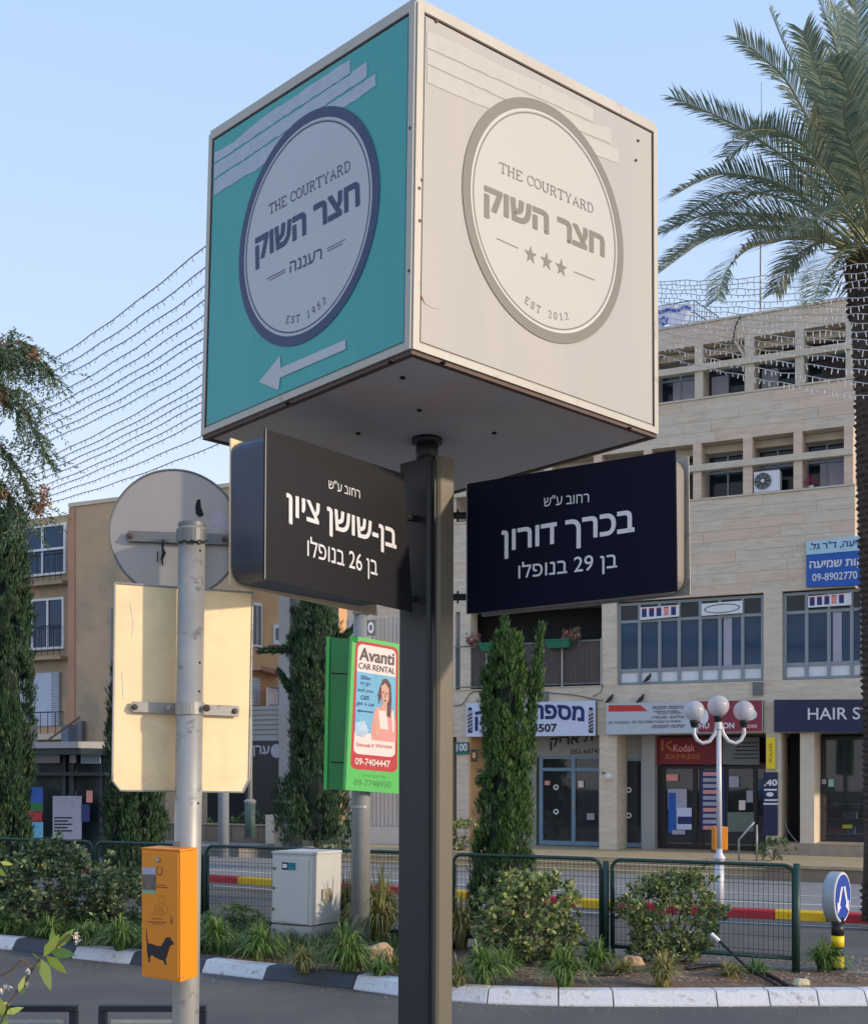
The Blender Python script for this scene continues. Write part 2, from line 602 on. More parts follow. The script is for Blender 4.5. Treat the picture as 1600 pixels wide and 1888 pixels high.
SLAB = {
    'T': [[(.4, 0), (.4, 1)], [(0, 1), (.8, 1)], [(.02, 1), (.02, .82)], [(.78, 1), (.78, .82)], [(.22, 0), (.58, 0)]],
    'H': [[(.12, 0), (.12, 1)], [(.72, 0), (.72, 1)], [(.12, .5), (.72, .5)], [(0, 0), (.26, 0)], [(.58, 0), (.86, 0)], [(0, 1), (.26, 1)], [(.58, 1), (.86, 1)]],
    'E': [[(.12, 0), (.12, 1)], [(0, 1), (.7, 1)], [(0, 0), (.72, 0)], [(.12, .52), (.5, .52)], [(.7, 1), (.7, .82)], [(.72, 0), (.72, .2)]],
    'C': [_arc(.42, .5, .4, .5, 50, 320, 14), [(.72, .68), (.72, 1)]],
    'O': [_arc(.42, .5, .4, .5, 0, 360, 18)],
    'U': [[(.12, 1)] + _arc(.42, .32, .3, .32, 180, 360, 9) + [(.72, 1)], [(0, 1), (.26, 1)], [(.58, 1), (.86, 1)]],
    'R': [[(.12, 0), (.12, 1)], [(0, 1), (.45, 1)] + _arc(.42, .76, .25, .24, 80, -90, 8) + [(.12, .5)], [(.42, .5), (.72, 0)], [(0, 0), (.28, 0)], [(.62, 0), (.84, 0)]],
    'Y': [[(.08, 1), (.42, .45), (.76, 1)], [(.42, .45), (.42, 0)], [(0, 1), (.2, 1)], [(.64, 1), (.84, 1)], [(.26, 0), (.58, 0)]],
    'A': [[(.08, 0), (.42, 1), (.76, 0)], [(.2, .34), (.64, .34)], [(0, 0), (.2, 0)], [(.64, 0), (.84, 0)]],
    'D': [[(.12, 0), (.12, 1)], [(0, 1), (.38, 1)] + _arc(.36, .5, .38, .5, 85, -85, 10) + [(0, 0)]],
    'S': [_arc(.36, .75, .3, .25, 30, 260, 9) + _arc(.38, .25, .3, .25, 80, -160, 9), [(.66, .7), (.66, .95)], [(.05, .3), (.05, .05)]],
    '1': [[(.2, .82), (.42, 1), (.42, 0)], [(.18, 0), (.66, 0)]],
    '9': [_arc(.38, .68, .3, .32, 0, 360, 14), [(.68, .68), (.62, .3), (.4, 0)]],
    '5': [[(.66, 1), (.16, 1), (.12, .58)] + _arc(.36, .33, .32, .31, 130, -150, 10)],
    '2': [_arc(.38, .7, .28, .3, 160, -30, 8) + [(.08, 0), (.7, 0), (.7, .14)]],
    '0': [_arc(.38, .5, .3, .5, 0, 360, 16)],
}


def slab_geo(s, w=.1, gap=.16):
    vs, fs = [], []
    x = 0
    for ch in s:
        if ch == ' ':
            x += .5
            continue
        st = SLAB[ch]
        mx = max(p[0] for l in st for p in l)
        for l in st:
            hw = w / 2
            closed = abs(l[0][0] - l[-1][0]) < 1e-4 and abs(l[0][1] - l[-1][1]) < 1e-4
            L_, R_ = [], []
            for i, p in enumerate(l):
                if closed:
                    a, b = (l[-2], l[1]) if i in (0, len(l) - 1) else (l[i - 1], l[i + 1])
                else:
                    a, b = l[max(i - 1, 0)], l[min(i + 1, len(l) - 1)]
                dx, dy = b[0] - a[0], b[1] - a[1]
                d = math.hypot(dx, dy) or 1
                nx, ny = -dy / d * hw, dx / d * hw
                L_.append((x + p[0] + nx, p[1] + ny))
                R_.append((x + p[0] - nx, p[1] - ny))
            n = len(vs)
            vs += L_ + R_
            k = len(l)
            fs += [(n + i, n + k + i, n + k + i + 1, n + i + 1) for i in range(k - 1)]
        x += mx + gap
    return vs, fs


def slab_on(pl, s, bl, br, tl, m, parent, off=.003, w=.1, arc=0.0, name='lettering'):
    mb = MB()
    vs, fs = slab_geo(s, w)
    lay(mb, pl, (vs, fs), bl, br, tl, off, arc)
    # lift each stroke by a hair so crossing strokes never share one plane
    groups, seen = [], {}
    for i, f in enumerate(fs):
        key = None
        for a in f:
            if a in seen:
                key = seen[a]
        if key is None:
            key = len(groups)
            groups.append(set())
        for a in f:
            seen[a] = key
            groups[key].add(a)
    for k, g in enumerate(groups):
        for a in g:
            mb.v[a] = mb.v[a] + pl.n * (.00012 * (k % 6))
    return mb.build(name, m, parent)


# ------------------------------------------------------------------ street frame
T = V((.9, -.436, 0)).normalized()
NRM = V((.436, .9, 0)).normalized()


def vof(p):
    return p.x * NRM.x + p.y * NRM.y


def gz(v):
    return 0.0 if v < 13 else -.035 * (v - 13)


def ground(x, y, z=0.0):
    """point on the ground (raised by z) seen at photo pixel x, y"""
    d = ray(x, y)
    t = 10.0
    for _ in range(40):
        p = d * t
        g = gz(vof(p)) + z
        t2 = (g - EYE) / d.z
        t = t * .5 + t2 * .5
    return V((d.x * t, t, gz(vof(d * t)) + z))


class Fac:
    """building frame: s along the street, d behind the front plane, z up"""

    def __init__(s, v0):
        s.v0 = v0

    def w(s, a, d, z):
        p = T * a + NRM * (s.v0 + d)
        return V((p.x, p.y, z))

    def S(s, x, d=0.0):
        u = (x - CX) / F
        Y = (s.v0 + d) / (NRM.x * u + NRM.y)
        return u * Y * T.x + Y * T.y

    def Z(s, x, y, d=0.0):
        u = (x - CX) / F
        Y = (s.v0 + d) / (NRM.x * u + NRM.y)
        return EYE + (HY - y) / F * Y

    def box(s, mb, s0, s1, d0, d1, z0, z1):
        mb.box(s.w(s0, d0, z0), T * (s1 - s0), NRM * (d1 - d0), V((0, 0, z1 - z0)))
        return mb

    def bx(s, s0, s1, d0, d1, z0, z1, name, m, parent, **kw):
        return s.box(MB(), s0, s1, d0, d1, z0, z1).build(name, m, parent, **kw)

    def plane(s, d=0.0):
        return Pl(s.w(0, d, 0), s.w(1, d, 0), s.w(0, d, 1))


# ------------------------------------------------------------------ ground
mb = MB()
vv = [-60, -20, 5, 13, 20, 26, 33, 45, 70, 120, 300, 900]
sv = [-600, -120, -40, -10, 10, 40, 120, 600]
vs_ = []
for v in vv:
    for s_ in sv:
        p = T * s_ + NRM * v
        vs_.append(V((p.x, p.y, max(gz(v), -3.0))))
fs_ = [(i * len(sv) + j, i * len(sv) + j + 1, (i + 1) * len(sv) + j + 1, (i + 1) * len(sv) + j) for i in range(len(vv) - 1) for j in range(len(sv) - 1)]
mb.add(vs_, fs_)
mb.build('road', M_asph, kind='structure')

# near pavement that carries the sign post and the pole
NP = V((0, 0, .12))
mb = MB()
mb.prism([V((-14, -6, 0)), V((14, -6, 0)), V((14, 5.6, 0)), V((-1, 6.0, 0)), V((-14, 8.6, 0))], NP)
mb.build('near_pavement', M_pave, kind='structure')

# front kerb of the median
kb = [(-420, 1712), (-300, 1723), (-190, 1733), (-85, 1742), (22, 1752.6), (132, 1768), (239, 1779), (371, 1794), (485, 1807), (650, 1825), (770, 1842), (897, 1852), (1029, 1856), (1131, 1857), (1323, 1857), (1420, 1856), (1510, 1856), (1600, 1856), (1720, 1850), (1840, 1838)]
kp = [ground(x, y) for x, y in kb]
kcol = ['d', 'w', 'd', 'w', 'd', 'w', 'd', 'w', 'd', 'w'] + ['w'] * 12
kn = []
for i, p in enumerate(kp):
    d = (kp[min(i + 1, len(kp) - 1)] - kp[max(i - 1, 0)]).normalized()
    n = V((-d.y, d.x, 0))
    kn.append(n)
kerb = thing('kerb', 'white and dark painted concrete kerb along the planted median', 'kerb', (0, 0, 0))


def kerbstone(par, a, b, na, nb, m, prof, name='kerb_stone', gap=.006):
    d = (b - a).normalized()
    a = a + d * gap
    b = b - d * gap
    pa = [a + na * x + V((0, 0, z)) for x, z in prof]
    pb = [b + nb * x + V((0, 0, z)) for x, z in prof]
    n = len(prof)
    return MB().add(pa + pb, [tuple(range(n)), tuple(range(n, 2 * n))[::-1]] + [(i, n + i, n + (i + 1) % n, (i + 1) % n) for i in range(n)]).build(name, m, par, bevel=.006)


KPROF = [(0, -.05), (.0, .015), (.07, .125), (.10, .135), (.24, .135), (.24, -.05)]
for i in range(len(kp) - 1):
    kerbstone(kerb, kp[i], kp[i + 1], kn[i], kn[i + 1], M_kw if kcol[i] == 'w' else M_kd, KPROF)

# soil bed between the kerb and the back edge
back = [ground(x, y, .12) for x, y in [(-420, 1628), (-200, 1650), (0, 1672), (200, 1692), (400, 1712), (650, 1735), (900, 1752), (1100, 1766), (1300, 1778), (1470, 1789), (1600, 1797), (1720, 1806), (1840, 1812)]]
front = [p + n * .235 + V((0, 0, .10)) for p, n in zip(kp, kn)]


def path_at(path, u):
    L = [0]
    for a, b in zip(path, path[1:]):
        L.append(L[-1] + (b - a).length)
    t = u * L[-1]
    for i in range(len(path) - 1):
        if t <= L[i + 1] or i == len(path) - 2:
            f = (t - L[i]) / max(L[i + 1] - L[i], 1e-6)
            return path[i].lerp(path[i + 1], min(max(f, 0), 1))


mb = MB()
NU, NV = 90, 14
for i in range(NU + 1):
    a, b = path_at(front, i / NU), path_at(back, i / NU)
    for j in range(NV + 1):
        p = a.lerp(b, j / NV)
        e = 1 if 0 < j < NV else 0
        p.z = .11 + e * (.035 * math.sin(j / NV * math.pi) + .03 * noise.noise(p * 2.2) + .02 * noise.noise(p * 7))
        mb.v.append(p)
for i in range(NU):
    for j in range(NV):
        k = i * (NV + 1) + j
        mb.f.append((k, k + NV + 1, k + NV + 2, k + 1))
for i in range(NU):
    k0, k1 = i * (NV + 1) + NV, (i + 1) * (NV + 1) + NV
    n = len(mb.v)
    mb.v += [mb.v[k0] - V((0, 0, .3)), mb.v[k1] - V((0, 0, .3))]
    mb.f.append((k0, k1, n + 1, n))
mb.build('median_soil', M_earth, kind='structure', smooth=True)
bk = thing('kerb', 'plain grey concrete kerb on the road side of the planted median', 'kerb')
for i in range(len(back) - 1):
    d = (back[i + 1] - back[i]).normalized()
    n_ = V((-d.y, d.x, 0))
    kerbstone(bk, back[i] - V((0, 0, .12)), back[i + 1] - V((0, 0, .12)), n_, n_, M_galvd if False else mat('kerb_grey', lin(150, 146, 140), .8, 0, .1, 6), [(0, -.05), (0, .13), (.12, .13), (.14, -.05)])


def soil(x, y):
    return ground(x, y, .13)


# far red / yellow kerb
fb = [(-420, 1573), (-200, 1587), (-60, 1597), (90, 1607), (230, 1616), (437, 1630), (501, 1634), (600, 1641), (740, 1650), (860, 1659), (960, 1666), (1057, 1673), (1133, 1678), (1225, 1685), (1320, 1691), (1428, 1696), (1523, 1700), (1620, 1705), (1730, 1710), (1850, 1716)]
fcol = 'ryryrryryryryryrryryry'
fcol = ['r', 'y', 'r', 'y', 'r', 'y', 'y', 'r', 'r', 'r', 'y', 'y', 'r', 'r', 'y', 'r']
fcol = ['y', 'r', 'y', 'r', 'r', 'y', 'y', 'r', 'y', 'r', 'r', 'y', 'r', 'r', 'r', 'y', 'r', 'r', 'y']
fp = [ground(x, y) for x, y in fb]
farkerb = thing('kerb', 'red and yellow painted kerb on the far side of the road', 'kerb')
for i in range(len(fp) - 1):
    d = (fp[i + 1] - fp[i]).normalized()
    n_ = V((-d.y, d.x, 0))
    kerbstone(farkerb, fp[i], fp[i + 1], n_, n_, M_kr if fcol[i] == 'r' else M_ky, [(0, -.05), (0, .13), (.02, .15), (.22, .15), (.22, -.05)])

FB = Fac(33.0)
terr_v = 30.1
ZT = -.087
# far pavement sheet from that kerb to the terrace
mb = MB()
b_ = [T * ((p.x * T.x + p.y * T.y)) + NRM * terr_v for p in fp]
a_ = [p + NRM * .2 for p in fp]
for q in (a_, b_):
    for p in q:
        p.z = gz(vof(p)) + .14
n = len(a_)
b_[0] += T * -10
b_[-1] += T * 10
mb.add(a_ + b_, [(i, i + 1, n + i + 1, n + i) for i in range(n - 1)])
mb.build('far_pavement', M_pave, kind='structure')
# white edge lines on the far pavement
for off, w_, m_, lab in ((1.6, .16, M_white, 'white'), (3.9, .12, M_white, 'white')):
    mb = MB()
    for i in range(4, len(fp) - 1):
        p, q = fp[i] + NRM * off, fp[i + 1] + NRM * off
        for r_ in (p, q):
            r_.z = gz(vof(r_)) + .146
        p2, q2 = p + NRM * w_, q + NRM * w_
        p2.z, q2.z = gz(vof(p2)) + .146, gz(vof(q2)) + .146
        mb.quad(p, q, q2, p2)
    mb.build('pavement_line', M_white, kind='structure')
mb = MB()
for i in range(5, len(fp) - 1):
    p, q = fp[i] - NRM * .9, fp[i + 1] - NRM * .9
    p.z, q.z = gz(vof(p)) + .004, gz(vof(q)) + .004
    p2, q2 = p + NRM * .08, q + NRM * .08
    p2.z, q2.z = gz(vof(p2)) + .004, gz(vof(q2)) + .004
    mb.quad(p, q, q2, p2)
mb.build('road_line', M_white, kind='structure')

# terrace with steps (left part) and retaining wall (right part)
ter = Fac(terr_v)
s_l, s_m, s_r = ter.S(560), ter.S(1428), ter.S(1900)
FB.bx(s_l, s_r + 2, terr_v - 33, 3, -1.6, ZT, 'terrace', M_ochre, None, kind='structure')
steps = thing('steps', 'three broad ochre stone steps up to the shop terrace', 'steps')
for k in range(3):
    z = ZT - .14 * (k + 1)
    ter.bx(s_l, s_m, -.36 * (k + 1), -.36 * k - .002, -1.4, z, 'step', M_ochre, steps, bevel=.01)
# pale nosings
for k in range(4):
    z = ZT - .14 * k
    ter.bx(s_l, s_m, -.36 * k - .012, -.36 * k + .06, z, z + .012, 'step_nosing', M_conc, steps)
wall = thing('retaining_wall', 'low rough stone retaining wall below the hair salon terrace', 'wall')
ter.bx(s_m, s_r + 2, -1.25, -.002, -1.6, ZT - .02, 'wall_face', mat('rough_stone', lin(142, 124, 106), .9, 0, .2, 2.5, bump=.6, bs=8), wall)
ter.bx(s_m - .05, s_r + 2, -1.32, .1, ZT - .018, ZT + .05, 'coping', M_ochre, wall)
ter.bx(s_m + .1, s_m + .75, -1.30, -1.252, -.62, -.45, 'vent', M_hole, wall)

# ------------------------------------------------------------------ office building with shops
off = thing('office_building', 'long travertine clad office building with shops at street level', 'building', (0, 0, 0))
XR = 1385.0


def ZR(y, d=0.0):
    return FB.Z(XR, y, d)


S = FB.S
sL, sR = S(640), S(1576)
sRR = S(1900)
zroof, zsof1 = ZR(577), ZR(621)
zs3, zb3t = ZR(720), ZR(806)
zs2, zb2 = ZR(910), ZR(1094)
z1b, z1t = ZR(1255), ZR(1096)
zfas = ZR(1352)
# solid back volume (upper floors recessed by .75, ground by 1.0)
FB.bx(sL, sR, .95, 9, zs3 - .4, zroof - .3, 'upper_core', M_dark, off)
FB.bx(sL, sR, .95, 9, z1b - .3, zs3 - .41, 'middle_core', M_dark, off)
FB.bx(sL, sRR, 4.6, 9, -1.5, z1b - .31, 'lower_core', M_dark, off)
# wall bands, in courses of stone so that joints read
rng = random.Random(3)


def courses(s0, s1, d0, d1, z0, z1, h, par, mats, name='stone_slab'):
    n = max(1, round((z1 - z0) / h))
    hh = (z1 - z0) / n
    for i in range(n):
        # each course is laid from long slabs of uneven length, hairline joints between them
        a = s0
        while a < s1 - .01:
            b = a + rng.uniform(1.2, 2.6)
            if s1 - b < .6:
                b = s1
            j = rng.uniform(0, .006)
            FB.bx(a, b - .004, d0 - j, d1, z0 + i * hh, z0 + (i + 1) * hh - .005, name, rng.choice(mats), par)
            a = b


FB.bx(sL, sR, .01, .94, zsof1 + .02, zroof - .08, 'parapet_core', M_conc, off)
courses(sL, sR, 0, .3, zsof1, zroof - .06, .34, off, [M_trav, M_trav, M_travp])
FB.bx(sL, sR + .02, -.04, .5, zroof - .059, zroof, 'roof_coping', M_conc, off)
FB.bx(sL, sR, .02, .94, zb3t + .01, zs3 - .02, 'wall_core', M_conc, off)
courses(sL, sR, 0, .3, zb3t, zs3 - .05, .3, off, [M_trav, M_travp, M_trav])
FB.bx(sL, sR, -.03, .95, zs3 - .049, zs3, 'window_ledge', M_conc, off)
FB.bx(sL, sR, .02, .94, zb2 + .01, zs2 - .02, 'wall_core', M_conc, off)
courses(sL, sR, 0, .3, zb2, zs2 - .05, .3, off, [M_trav, M_travp, M_trav])
FB.bx(sL, sR, -.03, .95, zs2 - .049, zs2, 'window_ledge', M_conc, off)
FB.bx(sL, sRR, -.02, .3, zfas, z1b - .02, 'fascia', M_trav, off)
FB.bx(sL, sRR, .3, 4.6, z1b - .3, z1b - .021, 'floor_slab', M_greyw, off)
FB.bx(sL, S(840), -.03, 1.2, z1b, zb2, 'ribbed_wall', M_rib, off)
FB.bx(sL, S(832), -.035, 1.2, -1.2, z1b - .3, 'ribbed_wall', M_rib, off)
for i in range(26):
    s0 = sL + (S(838) - sL) * i / 26
    FB.bx(s0, s0 + .05, -.075, -.031, z1b + .05, zb2 - .02, 'rib', M_rib, off)
    FB.bx(s0, s0 + .05, -.085, -.036, .45, z1b - .35, 'rib', M_rib, off)
FB.bx(sL - .1, S(834), -.5, -.09, ZT, .42, 'low_wall', M_rib, off)
# balcony-top slab edge
FB.bx(sL, sR, .31, 1.0, zb2 + .02, zb2 + .25, 'ceiling', M_greyw, off)

# third and second floor rows: fins, sunshade beam, lintel, windows
fins3 = [(1006, 1021), (1098, 1113), (1190, 1205), (1281, 1296), (1373, 1390), (1466, 1482), (1559, 1576)]
for (row, zb, zt, beam, fins) in (('3', zs3, zsof1, ZR(665), fins3), ('2', zs2, zb3t, ZR(853), [(a - 3, b - 3) for a, b in fins3])):
    fins = [(S(a), S(b)) for a, b in fins]
    # left, hidden part of the facade keeps the same rhythm
    step = fins[1][0] - fins[0][0]
    a0 = fins[0][0]
    while a0 - step > sL:
        a0 -= step
        fins.insert(0, (a0, a0 + .22))
    for a, b in fins:
        FB.bx(a, b, -.035, .94, zb + .001, zt - .001, 'fin', M_conc if row == '3' else M_travp, off)
    FB.bx(fins[0][0], fins[-1][1] + (.0 if row == '3' else 0), -.10, .14, beam - .09, beam + .09, 'sunshade_beam', M_conc, off)
    for (a, b), (a2, b2) in zip(fins, fins[1:]):
        FB.bx(b, a2, .45, .9, zt - .2, zt - .001, 'lintel', M_conc, off)
        w = MB()
        zt2 = zt - .201
        for (q0, q1, r0, r1) in ((b, a2, zb, zb + .05), (b, a2, zt2 - .05, zt2), (b, b + .05, zb + .05, zt2 - .05), (a2 - .05, a2, zb + .05, zt2 - .05), ((b + a2) / 2 - .025, (b + a2) / 2 + .025, zb + .05, zt2 - .05), (b + .05, a2 - .05, beam - .03, beam + .03)):
            FB.box(w, q0, q1, .74, .80, r0, r1)
        fr = w.build('window', M_frame if rng.random() < .4 else M_brownf, off)
        mid = (b + a2) / 2
        FB.bx(b + .03, a2 - .03, .785, .80, zb + .03, zt2 - .03, 'pane', M_win, fr)
        k = rng.random()
        if k < .75:
            c0, c1 = (b + .35, a2 - .06) if k < .5 else (b + .06, mid)
            FB.bx(c0, c1, .772, .782, zb + .05, beam - .03, 'curtain', M_curt if k < .4 else M_postgrey, fr)

# first floor window bays
M_bayf = M_frame
for bi, (x0, x1, vx) in enumerate(((1137, 1408, [1142, 1179, 1216, 1252, 1291, 1327, 1369, 1406]), (1442, 1590, [1447, 1487, 1528, 1570, 1589]))):
    s0, s1 = S(x0), S(x1)
    w = MB()
    zt = ZR(1102)
    ztr, zgl = ZR(1133), ZR(1228)
    for z0_, z1_ in ((z1b, z1b + .07), (zgl - .05, zgl + .05), (ztr - .04, ztr + .04), (zt, zt + .08)):
        FB.box(w, s0, s1, .12, .2, z0_, z1_)
    xs = [S(x, .12) for x in vx]
    for i, s_ in enumerate(xs):
        FB.box(w, s_ - .045, s_ + .045, .105, .215, z1b + .002, zt + .078)
    win = w.build('window', M_frame, off)
    for i in range(len(xs) - 1):
        FB.bx(xs[i] + .045, xs[i + 1] - .045, .16, .17, z1b + .07, zgl - .05, 'spandrel_panel', M_white, win)
        FB.bx(xs[i] + .045, xs[i + 1] - .045, .16, .17, zgl + .05, ztr - .04, 'pane', M_winb, win)
        FB.bx(xs[i] + .045, xs[i + 1] - .045, .16, .17, ztr + .04, zt, 'pane', M_win, win)
        if (bi, i) in ((0, 5), (1, 2)):
            FB.bx(xs[i] + .1, xs[i] + .32, .145, .158, zgl + .05, ztr - .05, 'curtain', M_postgrey, win)
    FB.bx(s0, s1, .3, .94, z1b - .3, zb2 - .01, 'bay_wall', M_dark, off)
for x0, x1, d1 in ((1110, 1137, .5), (1408, 1442, .5), (1590, 1640, .5)):
    FB.bx(S(x0), S(x1), -.03, d1, z1b - .02, zb2, 'pillar', M_trav, off)
FB.bx(S(849), S(868), -.03, .5, z1b - .02, zb2, 'pillar', M_trav, off)
# first-floor window strip seen between post and hanging sign
w = FB.box(MB(), S(841), S(848), .1, .2, z1b, zb2).build('window', M_frame, off)
# right upper neighbour wall behind the palm
FB.bx(S(1576), sRR, .8, 9, z1b - .3, zroof - 1.2, 'side_wing', M_trav, off)
for z_ in (zs2 + .05, zs3 + .1):
    FB.bx(S(1600), S(1660), .7, .8, z_, z_ + 1.1, 'window', M_brownf, off)

# balcony
bal = thing('balcony', 'first floor balcony with thin grey railing and reed screen', 'balcony')
bal['category'] = 'balcony'
bs0, bs1 = S(836), S(1110)
FB.bx(bs0, bs1 - .01, -.06, 2.6, z1b - .02, z1b + .0, 'balcony_floor', M_conc, bal)
FB.bx(bs0 + .2, bs1 - .02, .06, .09, z1b + .06, FB.Z(1100, 1183), 'reed_screen', M_bamboo, bal)
zr = FB.Z(1107, 1180)
FB.bx(bs0, bs1 - .02, -.03, .02, zr - .03, zr + .02, 'top_rail', M_galvd, bal)
FB.bx(bs0, bs1 - .02, -.03, .02, z1b + .05, z1b + .09, 'bottom_rail', M_galvd, bal)
nb = 74
me_bar = FB.box(MB(), 0, .018, -.014, .006, z1b + .09, zr - .03).build('bar', M_galvd, bal)
me_bar.location = T * (bs0 + .05)
for i in range(1, nb):
    o = me_bar.copy()
    COL.objects.link(o)
    o.location = T * (bs0 + .05 + (bs1 - bs0 - .12) * i / nb)
for x in (898, 1037, 1109):
    s_ = S(x)
    FB.bx(s_ - .03, s_ + .03, -.05, -.031, z1b - .0, zr + .03, 'post', M_galv, bal)
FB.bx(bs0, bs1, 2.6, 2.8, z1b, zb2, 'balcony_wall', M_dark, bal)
for (x0, x1) in ((890, 918), (1012, 1056)):
    t = thing('planter_box', 'green planter box on the balcony rail ' + ('behind the narrow cypress' if x0 < 900 else 'right of the cypress, with red flowers'), 'planter')
    a, b = S(x0), S(x1)
    mb = MB()
    mb.hexa([FB.w(a + .08, -.28, zr - .2), FB.w(b - .08, -.28, zr - .2), FB.w(b - .08, -.06, zr - .2), FB.w(a + .08, -.06, zr - .2), FB.w(a, -.34, zr + .02), FB.w(b, -.34, zr + .02), FB.w(b, -.06, zr + .02), FB.w(a, -.06, zr + .02)])
    mb.build('trough', M_pot, t)
    FB.bx(a - .02, b + .02, -.36, -.055, zr + .02, zr + .05, 'rim', M_pot, t)

# the blank wall strip, beige and brown, seen beside the post
strip = FB.bx(S(836), S(843), .1, .3, ZR(1150), ZR(900), 'wall_strip', M_conc, off)

# ------------------------------------------------------------------ ground floor
GD = 1.0
zc = zfas


def colx(x0, x1, m=M_trav, d1=GD, name='pillar', z0=ZT):
    return FB.bx(S(x0), S(x1), -.015, d1, z0, zc - .001, name, m, off)


colx(842, 864)
colx(1105, 1137)
colx(1412, 1440, M_conc)
colx(1475, 1501, M_conc, 1.2, z0=ZT + .3)
FB.bx(S(1428), sRR, -.02, 1.15, ZT, .24, 'plinth', mat('rough_stone2', lin(158, 142, 124), .9, 0, .15, 2.5, bump=.5, bs=8), off)
FB.bx(S(832), sRR, GD + .1, 4.6, ZT - .01, ZT + .0, 'shop_floor', M_greyw, off)
FB.bx(S(832), sRR, .3, 4.6, zc + .0, zc + .05, 'soffit', M_greyw, off)
FB.bx(S(864), S(868), -.01, GD + .3, ZT, zc, 'party_wall', M_peach, off)
FB.bx(S(868, 1), S(988, 1), GD, GD + .2, ZT, zc, 'shop_wall', M_greyw, off)
FB.bx(S(1188, 1), S(1212, 1), GD - .3, GD + .2, ZT, zc, 'shop_wall', M_greyw, off)
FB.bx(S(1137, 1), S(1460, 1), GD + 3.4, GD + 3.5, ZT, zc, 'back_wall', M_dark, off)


def shopfront(x0, x1, y_top, y_bot, verts, trans, m, name, doors=(), d=GD):
    s0, s1 = S(x0, d), S(x1, d)
    zt, zb = FB.Z((x0 + x1) / 2, y_top, d), ZT + .02
    w = MB()
    t_ = .06
    FB.box(w, s0, s1, d, d + .08, zt - .09, zt)
    FB.box(w, s0, s1, d, d + .08, zb, zb + .13)
    for z_ in trans:
        z_ = FB.Z((x0 + x1) / 2, z_, d)
        FB.box(w, s0, s1, d + .001, d + .079, z_ - .05, z_ + .05)
    for x in verts:
        s_ = S(x, d)
        FB.box(w, s_ - t_, s_ + t_, d - .004, d + .084, zb + .001, zt - .001)
    o = w.build(name, m, off)
    xs = [S(x, d) for x in verts]
    for a, b in zip(xs, xs[1:]):
        FB.bx(a + t_, b - t_, d + .035, d + .045, zb + .13, zt - .09, 'pane', M_glass, o)
    return o


sf = shopfront(994, 1108, 1394, 1566, [997, 1057, 1107], [1419], M_shopblue, 'shopfront')
sg = shopfront(1150, 1186, 1398, 1568, [1152, 1185], [], M_shopblue, 'shopfront')
GP = FB.plane(GD - .01)
for (x, y, par) in ((1025, 1452, sf), (1025, 1497, sf), (1159, 1457, sg), (1159, 1504, sg)):
    c = GP.at(x, y, .01)
    mb = MB()
    n = 20
    ri, ro = .045, .085
    vs_, fs_ = [], []
    for k in range(n):
        a = 2 * math.pi * k / n
        dv = T * math.cos(a) + V((0, 0, 1)) * math.sin(a)
        vs_ += [c + dv * ri, c + dv * ro]
    fs_ = [(2 * k, 2 * k + 1, (2 * k + 3) % (2 * n), (2 * k + 2) % (2 * n)) for k in range(n)]
    mb.add(vs_, fs_)
    mb.build('round_sticker', M_white, par)
FB.bx(S(1057, .98), S(1061, .98), .93, .97, 1.0, 1.3, 'door_handle', M_galv, sf)
# header wall above barber door
FB.bx(S(988, 1), S(1110, 1), GD - .02, GD + .2, FB.Z(1050, 1394, 1), zc, 'header', M_greyw, off)
FB.bx(S(1137, 1), S(1188, 1), GD - .02, GD + .2, FB.Z(1160, 1398, 1), zc, 'header', M_greyw, off)
HPL = FB.plane(GD - .02)
text_on(HPL, heb('ת אריק'), (1014, 1385), (1093, 1372), (1014, 1362), M_black, off, .012, .02, name='wall_lettering')
text_on(HPL, '052-6674507', (1052, 1391), (1122, 1389), (1052, 1382), M_black, off, .012, .01, name='wall_lettering')
# interior furniture glimpsed behind the glass
for (x0, x1, dd, y0, y1, m_) in ((1008, 1020, 1.8, 1460, 1495, M_blackprint), (1025, 1050, 2.4, 1480, 1520, M_galvd), (1010, 1045, 2.0, 1530, 1560, M_teald), (1075, 1100, 3.0, 1440, 1550, M_brownf), (1152, 1185, 1.9, 1525, 1553, mat('drab_box', lin(112, 108, 84), .8))):
    FB.bx(S(x0, dd), S(x1, dd), dd, dd + .4, FB.Z(x0, y1, dd), FB.Z(x0, y0, dd), 'furniture', m_, off)

# photo shop
ks = shopfront(1212, 1458, 1412, 1577, [1215, 1223, 1281, 1293, 1338, 1392, 1456], [], M_brownf, 'shopfront')
KP = FB.plane(GD - .03)


def fl(pl, x0, y0, x1, y1, m, par, name, off_=.01, sl=0.0, thick=.0):
    """upright rectangle on a facade plane; sl: slope of its lines in the photo"""
    return poly_on(pl, [(x0, y0), (x1, y0 + sl * (x1 - x0)), (x1, y1 + sl * (x1 - x0)), (x0, y1)], m, par, name, off_, thick)


fl(KP, 1231, 1455, 1266, 1493, M_postgrey, ks, 'poster', .0, 0)
fl(KP, 1247, 1490, 1275, 1530, M_signwhite, ks, 'poster', .002, 0)
fl(KP, 1232, 1462, 1246, 1536, M_blue, ks, 'poster', .004, 0)
fl(KP, 1249, 1506, 1276, 1520, M_navytext, ks, 'poster', .006, 0)
fl(KP, 1239, 1531, 1263, 1539, M_postgrey, ks, 'letter_slot', .006, 0)
for i in range(10):
    y = 1424 + i * 11
    fl(KP, 1296, y, 1330, y + 7, M_postgrey if i % 3 else M_postpink, ks, 'photo_strip', .008)
fl(KP, 1292, 1420, 1336, 1530, M_navytext, ks, 'photo_board', .003)
fl(KP, 1376, 1458, 1388, 1480, M_postgrey, ks, 'notice', .004)
fl(KP, 1341, 1498, 1390, 1534, mat('counter_glass', lin(104, 116, 108), .4), ks, 'counter', .003)
fl(KP, 1425, 1470, 1433, 1500, M_winb, ks, 'notice', .003)
